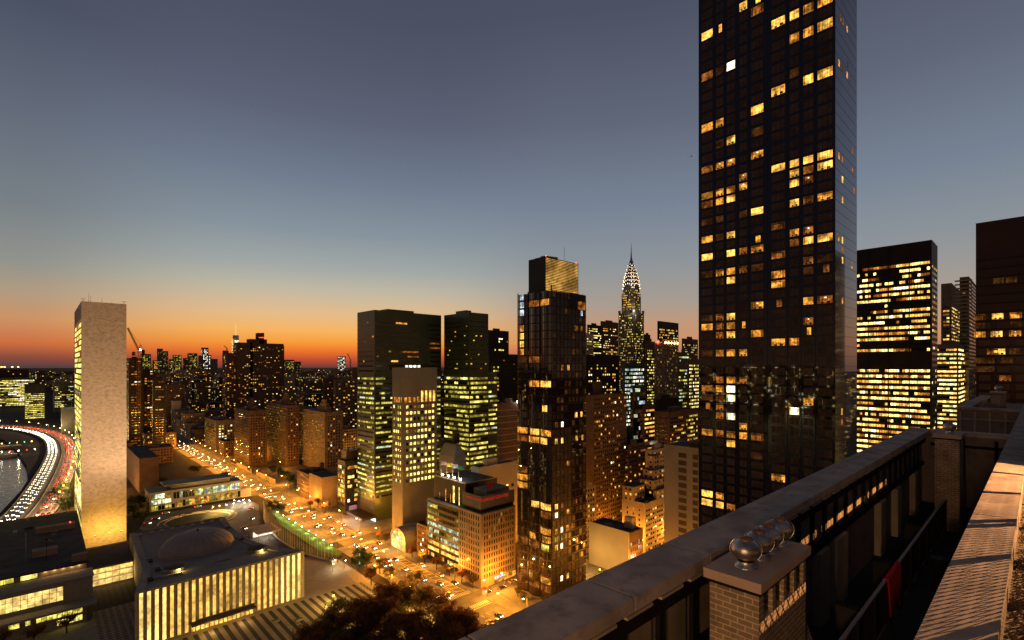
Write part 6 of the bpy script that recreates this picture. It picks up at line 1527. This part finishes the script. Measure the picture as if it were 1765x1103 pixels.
def far_car(x, y, a, head):
    ca, sa = math.cos(a), math.sin(a)
    def tr(u, v, z): return (x+u*ca-v*sa, y+u*sa+v*ca, z)
    def bx(u0, u1, v0, v1, z0_, z1_, m_):
        fcar.raw([tr(u0, v0, z0_), tr(u1, v0, z0_), tr(u1, v1, z0_), tr(u0, v1, z0_), tr(u0, v0, z1_), tr(u1, v0, z1_), tr(u1, v1, z1_), tr(u0, v1, z1_)], [(0, 3, 2, 1), (4, 5, 6, 7), (0, 1, 5, 4), (1, 2, 6, 5), (2, 3, 7, 6), (3, 0, 4, 7)], m_)
    bx(-.9, .9, -2.2, 2.2, 1.35, 1.9, CARG); bx(-.75, .75, -1, 1.5, 1.9, 2.4, CARG)
    for s_ in (-1, 1):
        bx(s_*.6-.2, s_*.6+.2, -2.28, -2.2, 1.5, 1.8, HLF); bx(s_*.6-.2, s_*.6+.2, 2.2, 2.3, 1.6, 1.8, TLt)
for o_ in (5.3, 8.8, 12.3):
    for p, a in along(offs(FC, o_), 12.5):
        if p.y > 900 or p.y < 540: far_car(p.x, p.y, a-math.pi/2, 1)
        else: put_car(p.x, p.y, a-math.pi/2, 'car with white headlights on the river side of the curving expressway', 'northbound expressway cars', 1.02); n1 += 1
for o_ in (-5.3, -8.8, -12.3):
    for p, a in along(offs(FC, o_), 12.5):
        if p.y > 900 or p.y < 540: far_car(p.x, p.y, a+math.pi/2, 0)
        else: put_car(p.x, p.y, a+math.pi/2, 'car with red tail lights on the inland side of the curving expressway', 'southbound expressway cars', 1.02); n2 += 1
tag(fcar.build('distant_car'), 'far stream of cars on the outer sweep of the expressway', 'car', kind='stuff')
print('cars', n1, n2)
for i, p in enumerate(protos):
    if i not in used: put_car(150, 500+i*10, 0, 'car with lit headlights coming up the avenue', 'cars on the avenue')

# ================================================================== trees
def leafmat(name, col):
    m = pmat(name, col, .7, 0, .6, .5, spec=.2); t = m.node_tree; b = t.nodes['Principled BSDF']; o = [n for n in t.nodes if n.type == 'OUTPUT_MATERIAL'][0]
    tr = t.nodes.new('ShaderNodeBsdfTranslucent'); mx = t.nodes.new('ShaderNodeMixShader'); mx.inputs[0].default_value = .4
    src = b.inputs['Base Color'].links[0].from_socket; t.links.new(src, tr.inputs[0]); t.links.new(b.outputs[0], mx.inputs[1]); t.links.new(tr.outputs[0], mx.inputs[2]); t.links.new(mx.outputs[0], o.inputs[0])
    return m
BARK = pmat('bark', (.06, .045, .03), .95, 0, .3, 2)
LEAF = {'red': leafmat('leaves_russet', (.2, .085, .026)), 'olive': leafmat('leaves_olive', (.15, .105, .03)), 'green': leafmat('leaves_green', (.045, .06, .015))}
def tree_proto(h, r, mat, seed, nleaf=3800, leaf=.34):
    rnd = random.Random(seed)
    r_ = thing('tree', 'tree', 'tree', (0, 0, 0))
    w = MB(); w.bar((0, 0, 0), (.1, .1, h*.38), .32, BARK, 8, .22)
    cl = []
    for i in range(11):
        a = rnd.uniform(0, 6.28); q = r*rnd.uniform(.3, .78); z = h*rnd.uniform(.45, .86)
        c = (q*math.cos(a), q*math.sin(a), z); cl.append((c, r*rnd.uniform(.27, .46)))
        w.bar((.1, .1, h*.36), (c[0]*.5, c[1]*.5, h*.4+(c[2]-h*.4)*.55), .15, BARK, 6, .09); w.bar((c[0]*.5, c[1]*.5, h*.4+(c[2]-h*.4)*.55), c, .09, BARK, 5, .03)
    w.build('trunk', r_)
    w = MB(); vs = []; fs = []
    for i in range(nleaf):
        c, cr = cl[int(rnd.random()*len(cl))]
        d = Vector((rnd.gauss(0, 1), rnd.gauss(0, 1), rnd.gauss(0, .8))).normalized()*cr*(rnd.random()**.45)*(1+.25*rnd.gauss(0, 1)*.5)
        p = Vector(c)+d; u = Vector((rnd.gauss(0, 1), rnd.gauss(0, 1), rnd.gauss(0, 1))).normalized(); v = u.orthogonal().normalized(); s_ = leaf*rnd.uniform(.5, 1.3)
        k = len(vs); vs += [p-u*s_, p+v*s_*.55, p+u*s_, p-v*s_*.55]; fs.append((k, k+1, k+2, k+3))
    w.raw(vs, fs, mat); w.build('crown', r_)
    return r_
TP = [tree_proto(19, 10, LEAF['red'], 1, 8500, .38), tree_proto(18, 9.5, LEAF['olive'], 2, 8000, .38), tree_proto(9, 4.2, LEAF['olive'], 3, 1700, .3), tree_proto(8, 3.8, LEAF['red'], 4, 1400, .3), tree_proto(10, 5.5, LEAF['green'], 5, 2000, .36)]
tu = set()
def put_tree(i, x, y, s, label, group):
    p = TP[i]
    o = copy_tree(p, (x, y, 0), random.uniform(0, 6.28), label=label) if i in tu else p
    if i not in tu: tu.add(i); o.location = (x, y, 0); o['label'] = label; o.rotation_euler = (0, 0, random.uniform(0, 6))
    o.scale = (s, s, s*random.uniform(.92, 1.08)); o['group'] = group; return o
G_ = 'big garden trees at the bottom of the view'
def G20(px, py): return GP(px, py, 19)
for (px, py, i) in ((680, 1012, 1), (742, 1020, 0), (790, 1048, 1), (640, 1030, 0), (590, 1035, 1), (545, 1058, 0), (700, 1065, 0), (620, 1085, 1), (760, 1090, 0), (560, 1100, 0), (680, 1120, 1), (820, 1095, 1), (655, 1050, 0), (725, 1050, 1), (770, 1065, 0), (595, 1080, 1), (530, 1085, 0), (640, 1105, 0), (730, 1110, 0), (570, 1075, 1), (665, 1015, 0), (710, 1008, 1), (615, 1050, 0), (800, 1070, 0)):
    x, y = GP(px, py, 17); put_tree(i, x, y, random.uniform(.85, 1.05), 'large dark spreading tree in the garden below the parapet', G_)
for k, (px, py) in enumerate(((655, 968), (640, 985), (672, 985), (690, 1003), (722, 995), (738, 1012), (756, 1028), (775, 1038), (800, 1055), (812, 1068))):
    x, y = GP(px, py, 7); put_tree(2+(k % 2), min(x, 137.0), y, random.uniform(.9, 1.2), 'lamplit autumn tree on the garden-side pavement', 'garden-side street trees')
for k, y in enumerate((199, 208, 219, 231, 243, 256, 288, 296)):
    put_tree(2+(k % 2), 160.2, y, random.uniform(.75, 1.0), 'thin orange-lit tree on the pavement before the dark and tan blocks', 'building-side street trees')
for k, (px, py) in enumerate(((470, 800), (480, 808), (492, 812), (500, 822), (515, 832), (535, 860), (548, 858), (560, 868), (430, 800), (445, 806), (388, 812), (404, 790))):
    x, y = GP(px, py+8, 4); put_tree(4 if k < 5 else 3, x, y, random.uniform(.8, 1.2), 'dark round tree below the brick apartment towers', 'trees below the brick towers')
for k, (px, py) in enumerate(((622, 954), (615, 966), (632, 962), (476, 875), (468, 868), (484, 874))):
    x, y = GP(px, py, 5); put_tree(4, x, y, .8, 'dark bushy tree at an end of the lit lawn', 'trees at the ends of the lawn')
for k, (px, py) in enumerate(((112, 838), (100, 850), (118, 856), (108, 866), (120, 872), (122, 845), (232, 880), (240, 890), (236, 868), (246, 862), (256, 850), (268, 843))):
    x, y = GP(px, py, 5); put_tree(3 if k > 8 else 4, x, y, random.uniform(.8, 1.2), 'dark tree growing close to the marble slab tower', 'trees near the marble slab')
for k in range(12):
    x, y = random.uniform(62, 118), random.uniform(515, 640); put_tree(4, x, y, random.uniform(.7, 1.1), 'barely visible dark tree on the unlit ground beyond the library', 'trees on the dark ground')
for k, x in enumerate((-24, -12, -2, 8)): put_tree(3, x, 281+k % 2*3, 1.0, 'dark tree before the lower windows of the conference block', 'trees before the conference block')
for k, (x, y) in enumerate(((212, 150), (206, 156), (200, 163), (196, 190), (168, 170), (170, 176))): put_tree(2, x, y, .6, 'small lit tree near the foot of the bayed tower', 'small trees near the bayed tower')
# golden garden lamps under the big trees
for k, (px, py) in enumerate(((575, 1030), (640, 1045), (690, 1040), (735, 1075), (660, 1085), (610, 1060), (790, 1085))):
    x, y = GP(px, py, 3); t_ = thing('garden_lamp', 'golden garden lamp shining through the foliage of the big trees', 'garden lamp', (x, y, 0), 'garden lamps under the trees')
    w = MB(); w.bar((x, y, 0), (x, y, 3.6), .06, DARKM); w.build('post', t_); w = MB(); w.lathe(x, y, [(.05, 3.6), (.3, 3.8), (.3, 4.1), (.05, 4.3)], MATS['lamp_gold'], 8); w.build('globe', t_); lamp_light(t_, (x, y, 4.6), 9000, (1, .6, .12), .3)

# ================================================================== flagpoles, lawn lights, small things
fpr = thing('flagpole', 'white pole in the long curved row between lawn and drive', 'flagpole', (0, 0, 0), 'curved row of white poles')
w = MB(); w.bar((0, 0, 0), (0, 0, 11.5), .11, WALL['pale'], 6, .06); w.build('pole', fpr); w = MB(); w.lathe(0, 0, [(.01, 11.5), (.14, 11.62), (.01, 11.75)], PR, 6); w.build('finial', fpr)
first = True
for p, a in along(FP[6:], 2.6):
    if first: fpr.location = (p.x+.25, p.y, 0); first = False
    else: copy_tree(fpr, (p.x+.25, p.y, 0))
for k in range(26):
    p = (122.5-.17*k*1.0, 272-k*1.9); o = copy_tree(fpr, (p[0], p[1], 0), label='shorter white pole in the second row by the lower gate'); o['group'] = 'second row of poles'; o.scale = (.8, .8, .55)
for k in range(9):
    y = 402-k*12.2; t_ = thing('lawn_light', 'small white light making a bright green pool on the lawn strip', 'garden light', (132.2, y, .25), 'lawn lights')
    w = MB(); w.bar((132.2, y, .25), (132.2, y, 1.5), .06, DARKM); w.build('post', t_); w = MB(); w.lathe(132.2, y, [(.03, 1.5), (.2, 1.55), (.24, 1.75), (.03, 1.9)], BULBW, 8); w.build('lens', t_); lamp_light(t_, (130.6, y, 1.5), 950, (.85, 1, .5), .15)
sg = thing('pillar_sign', 'green glowing upright pillar sign by the lower gate', 'sign', (131.4, 265, 0))
w = MB(); w.box(131.1, 131.7, 264.7, 265.3, 0, 1.2, DARKM); w.build('base', sg); w = MB(); w.box(131.15, 131.65, 264.75, 265.25, 1.2, 7, emat('sign_green', (.1, 1, .5), 1.6, .3)); w.build('light_column', sg)
kb = thing('gate_booth', 'small pale booth with lit sign lights at the lower gate', 'booth', (122, 280, 0))
w = MB(); w.box(120.5, 123.5, 277, 281, 0, 3, WALL['pale']); w.build('wall', kb); w = MB(); w.box(120, 124, 276.5, 281.5, 3.0, 3.3, WALL['roof']); w.build('roof', kb); w = MB(); w.box(120.8, 123.2, 276.9, 276.99, 1, 2.3, W['a3']); w.build('window', kb)
# news kiosk with red light at the corner
nk = thing('news_kiosk', 'little red and white kiosk at the street corner below the tan stone block', 'kiosk', (160.5, 190, 0))
w = MB(); w.box(159.6, 161.4, 189, 191, 0, 2.6, WALL['pale']); w.build('wall', nk); w = MB(); w.box(159.3, 161.7, 188.7, 191.3, 2.6, 2.9, pmat('red_paint', (.4, .03, .02), .6, 0, .1, 1)); w.build('roof', nk); w = MB(); w.box(159.8, 161.2, 188.9, 188.98, 1.1, 2.1, W['w']); w.build('window', nk)
# benches and planters on the plaza
for k in range(5):
    x = 74+k*8; y = 232-(k % 3)*6; w = MB(); w.box(x, x+3.2, y, y+1.6, .03, .8, WALL['conc']); w.box(x+.2, x+3, y+.2, y+1.4, .8, .95, GRASS); tag(w.build('planter'), 'low concrete planter on the striped plaza', 'planter', 'plaza planters')
# tower crane
def truss(mb, p, q, s_, n, m, r=.22):
    p = Vector(p); q = Vector(q); d = (q-p).normalized(); u = d.orthogonal().normalized()*s_; v = d.cross(u).normalized()*s_
    cs_ = [u+v, u-v, -u-v, -u+v]
    for c in cs_: mb.bar(p+c, q+c, r, m, 4)
    for i in range(n):
        a = p+(q-p)*i/n; b2 = p+(q-p)*(i+1)/n
        for j in range(4): mb.bar(a+cs_[j], b2+cs_[(j+1) % 4], r*.7, m, 3)
D = 640; cxr = thing('tower_crane', 'dark luffing tower crane rising behind the dark towers right of the marble slab', 'crane', (*PT(239, D), 0))
mx_, my_ = PT(239, D); jx, jy = PT(220, D); kx_, ky_ = PT(247, D)
w = MB(); truss(w, (mx_, my_, 60), (mx_, my_, ZP(604, D)), 1.3, 14, RUST); ap(cxr, w, 'mast')
w = MB(); truss(w, (mx_, my_, ZP(603, D)), (jx, jy, ZP(565, D)), .7, 12, RUST); ap(cxr, w, 'jib')
w = MB(); truss(w, (mx_, my_, ZP(603, D)), (kx_, ky_, ZP(603.5, D)), .8, 4, RUST); w.box(kx_-1.5, kx_+1.5, ky_-1.5, ky_+1.5, ZP(606, D)-3, ZP(603, D), DARKM); ap(cxr, w, 'counter_jib')
w = MB(); tx_, ty_ = PT(242.5, D); w.bar((mx_, my_, ZP(602, D)), (tx_, ty_, ZP(594, D)), .4, RUST); w.bar((kx_, ky_, ZP(603, D)), (tx_, ty_, ZP(594, D)), .3, RUST); w.bar((tx_, ty_, ZP(594, D)), (jx, jy, ZP(565, D)), .12, DARKM, 4); ap(cxr, w, 'gantry')
q = MB(); q.lathe(mx_+1.5, my_-1.5, [(.1, ZP(604, D)), (.8, ZP(604, D)+1), (.1, ZP(604, D)+2)], MATS['flood_white'], 8); ap(cxr, q, 'cab_light')
for k, (a, b_, px0, top, D) in enumerate(((1, 0, 609, 617, 1500), (0, 1, 397, 601, 3200))):
    x, y = PT([604, 391][k], D); j2 = PT([599, 386][k], D)
    c3 = thing('tower_crane', ['small distant crane between the lone far tower and the green glass tower', 'tiny distant crane left of the tallest far tower'][k], 'crane', (x, y, 0)); s2 = [1.0, 2.0][k]
    top_z = ZP([620, 600][k], D); w = MB(); truss(w, (x, y, 20), (x, y, top_z), 1.2*s2, 12, RUST, .35*s2); ap(c3, w, 'mast'); w = MB(); truss(w, (x, y, top_z), (*j2, ZP([609, 596][k], D)), .8*s2, 8, RUST, .3*s2); ap(c3, w, 'jib')
# aircraft
D = 3000; x, y = PT(1193.5, D); z = ZP(268.5, D); pl = thing('airliner', 'tiny airliner catching red light high in the sky', 'airliner', (x, y, z)); ux, uy = rx*.92, ry*.92
PLM = pmat('airliner_skin', (.5, .35, .32), .5, 0, .1, .1)
w = MB(); w.bar((x-ux*13, y-uy*13, z-5), (x+ux*13, y+uy*13, z+5), 1.9, PLM, 8, 1.5); ap(pl, w, 'fuselage')
w = MB(); w.raw([(x-ux*2, y-uy*2, z-1), (x+ux*3, y+uy*3, z+1), (x+ux*-2+14*dx, y-uy*2+14*dy, z), (x-ux*4+14*dx, y-uy*4+14*dy, z-1), (x-ux*2-14*dx, y-uy*2-14*dy, z), (x-ux*4-14*dx, y-uy*4-14*dy, z-1)], [(0, 1, 2, 3), (1, 0, 5, 4)], PLM); ap(pl, w, 'wing')
q = MB(); q.lathe(x+ux*9, y+uy*9, [(.1, z+1), (2.4, z+3.4), (.1, z+5.8)], emat('beacon_red_far', (1, .2, .15), 3, 0), 8); ap(pl, q, 'beacon')
# piers and dark park by the river
w = MB(); w.box(-60, -22, 905, 915, -3, .8, WALL['conc']); tag(w.build('pier'), 'lamplit pier reaching into the river left of the expressway', 'pier')
w = MB(); w.box(-75, -20, 1000, 1018, -3, .8, WALL['conc']); tag(w.build('pier'), 'farther pier with green and red lights at the left edge', 'pier')
for k in range(14):
    x = -55+k*3.8; y = 909 if k % 2 else 1008; c_ = [BULB, BULBW, emat('lamp_green', (.1, 1, .4), 12, 0), MATS['lamp_red']][k % 4]
    t_ = thing('pier_lamp', 'small coloured lamp on one of the river piers', 'lamp', (x, y, .8), 'pier lamps'); w = MB(); w.bar((x, y, .8), (x, y, 4), .08, DARKM); w.build('post', t_); w = MB(); w.lathe(x, y, [(.05, 4), (.55, 4.4), (.05, 4.8)], c_, 6); w.build('bulb', t_)
    if k % 3 == 0: lamp_light(t_, (x, y, 5.5), 1500, (1, .6, .2), .3)

# ================================================================== ordinary city blocks
def free(x0, x1, y0, y1):
    if x1 > 128 and x0 < 166: return False
    for a in BOXES:
        if x1 > a[0] and x0 < a[1] and y1 > a[2] and y0 < a[3]: return False
    for p in FC[::3]:
        if x0-26 < p.x < x1+26 and y0-26 < p.y < y1+26: return False
    return True
def pxof(x, y):
    D = x*dx+y*dy; return (CX+F*(x*rx+y*ry)/D if D > 50 else 9999), D
rnd = random.Random(21); nb = 0
FW = [WALL['brown'], WALL['darkbrick'], WALL['grey'], WALL['tan'], WALL['black'], WALL['stone']]
lots = []
for iy in range(0, 40):
    for ix in range(-1, 26):
        bx0 = 166+ix*95 if ix >= 0 else 40; by0 = 108+iy*80.0
        for (a, c) in ((0, 0), (40, 0), (0, 36), (40, 36)):
            x0 = bx0+a+rnd.uniform(0, 4); y0 = by0+c+rnd.uniform(0, 3); x1 = x0+rnd.uniform(24, 34); y1 = y0+rnd.uniform(24, 32)
            px, D = pxof(x0, y0)
            if -30 < px < 1790 and D > 320 and y0 > 200: lots.append((D, px, x0, x1, y0, y1))
lots.sort()
far = []
for D, px, x0, x1, y0, y1 in lots:
    if not free(x0, x1, y0, y1): continue
    if x1 < 128 and y0 < 690: continue
    if x0 < 235 and 390 < y0 < 690: continue
    if px > 1210 and (px < 1470): continue
    if px > 1470 and D < 520: continue
    hz = rnd.choice([14, 18, 20, 24, 30, 36, 44]) if rnd.random() < .82 else rnd.uniform(45, 80)
    if px < 640 and D < 900: hz = min(hz, 26+rnd.random()*12)
    if 320 < px < 420 and y0 < 900: hz = min(hz, 18)
    if px > 1000 and D < 700: hz = rnd.uniform(28, 66)
    hz = min(hz, 96)
    if D > 900 and px < 1000 : hz = min(90, hz*1.15)
    if nb < 230 and D < 2100:
        wl_ = rnd.choice(FW)
        r_ = tower('city_block', 'ordinary dark block dotted with amber windows in the streets behind the landmark buildings', (x0, x1, y0, y1, hz), wl_, bulk=(D < 1100), far=(D > 1000), group='ordinary city blocks',
              win=dict(fh=3.3, bay=3.0, ww=1.6, wh=1.6, p=rnd.choice([.06, .12, .2, .32]), run=.15, pal=rnd.choice(['home', 'home', 'mixed', 'office_amber']), bot=1, top=1.2, dark=(D < 700)))
        nb += 1
    else: far.append((x0, x1, y0, y1, hz))
print('blocks', nb, 'far', len(far))
# everything beyond is one mass of roofs and lights
fmB = MB()
def far_block(x0, x1, y0, y1, z1, p, ws, D):
    m_ = rnd.choice(FW); fmB.box(x0, x1, y0, y1, 0, z1, m_)
    st_ = ws*1.9; pal = rnd.choice([PAL['home'], PAL['mixed'], PAL['office_amber'], PAL['green']])
    z = 3
    while z+ws < z1:
        u = x0+1
        while u+ws < x1:
            if rnd.random() < p: fmB.face(rect_quad('-Y', y0-.3, u, u+ws*rnd.uniform(.6, 1.2), z, z+ws*.6), W[pick(pal)])
            u += st_
        u = y0+1
        while u+ws < y1:
            if rnd.random() < p*.7: fmB.face(rect_quad('-X', x0-.3, u, u+ws, z, z+ws*.6), W[pick(pal)])
            u += st_
        z += ws*1.3
for (x0, x1, y0, y1, hz) in far: far_block(x0, x1, y0, y1, hz, .2, 3.0, 0)
for k in range(2600):
    D = 2300+(rnd.random()**1.4)*7500; px = rnd.uniform(-40, 1240); x, y = PT(px, D)
    if x < -.03*y-40 and False: continue
    s_ = rnd.uniform(25, 70)*(D/3000)**.5; hz = rnd.uniform(12, 50)*(1 if rnd.random() < .85 else 2.0)
    if D > 5500: hz *= .7
    far_block(x, x+s_, y, y+s_, min(hz, 108), .24 if D < 5500 else .18, 2.7*(D/1500), D)
tag(fmB.build('distant_city'), 'distant mass of roofs and lights stretching to the horizon', 'city', kind='stuff')
# the far shore across the river, seen mirrored in the dark glass
es = MB(); fmB = es
FS_ = [emat('shore_lamp_amber', (1, .5, .1), 9, .5), emat('shore_lamp_white', (1, .85, .5), 10, .5), emat('shore_lamp_yellow', (1, .7, .2), 7, .5)]
for k in range(900):
    x = -1120-2600*rnd.random()**1.5; y = (356-x)*rnd.uniform(.2, .56)
    s_ = rnd.uniform(25, 60); hz = rnd.uniform(10, 60)*(1 if rnd.random() < .85 else 2)
    es.box(x-s_, x, y, y+s_, .5, hz, rnd.choice(FW))
    z = 3
    while z+4 < hz:
        u = y+1
        while u+5 < y+s_:
            if rnd.random() < .3: es.face(rect_quad('+X', x+.3, u, u+4, z, z+3), rnd.choice(FS_))
            u += 9
        z += 7
for k in range(130):
    x = rnd.uniform(420, 2600); y = 87-x/rnd.uniform(3.6, 5.2)-30; s_ = rnd.uniform(20, 34)*(x/900)**.5; hz = rnd.choice([30, 50, 70, 90, 110])*rnd.uniform(.6, 1)
    es.box(x, x+s_, y-s_, y, 0, hz, rnd.choice(FW)); z = 3; q_ = 3*(x/900)**.5
    while z+q_ < hz:
        u = y-s_+1
        while u+q_ < y:
            if rnd.random() < .35: es.face(rect_quad('-X', x-.3, u, u+q_, z, z+q_*.7), W[pick(PAL['office_amber'])])
            if rnd.random() < .2: es.face(rect_quad('+Y', y+.3, x+u-y+s_, x+u-y+s_+q_, z, z+q_*.7), W[pick(PAL['office_amber'])])
            u += q_*1.8
        z += q_*1.4
tag(es.build('far_shore_city'), 'lights and roofs of the opposite river bank, mirrored in the dark tower glass', 'city', kind='stuff')
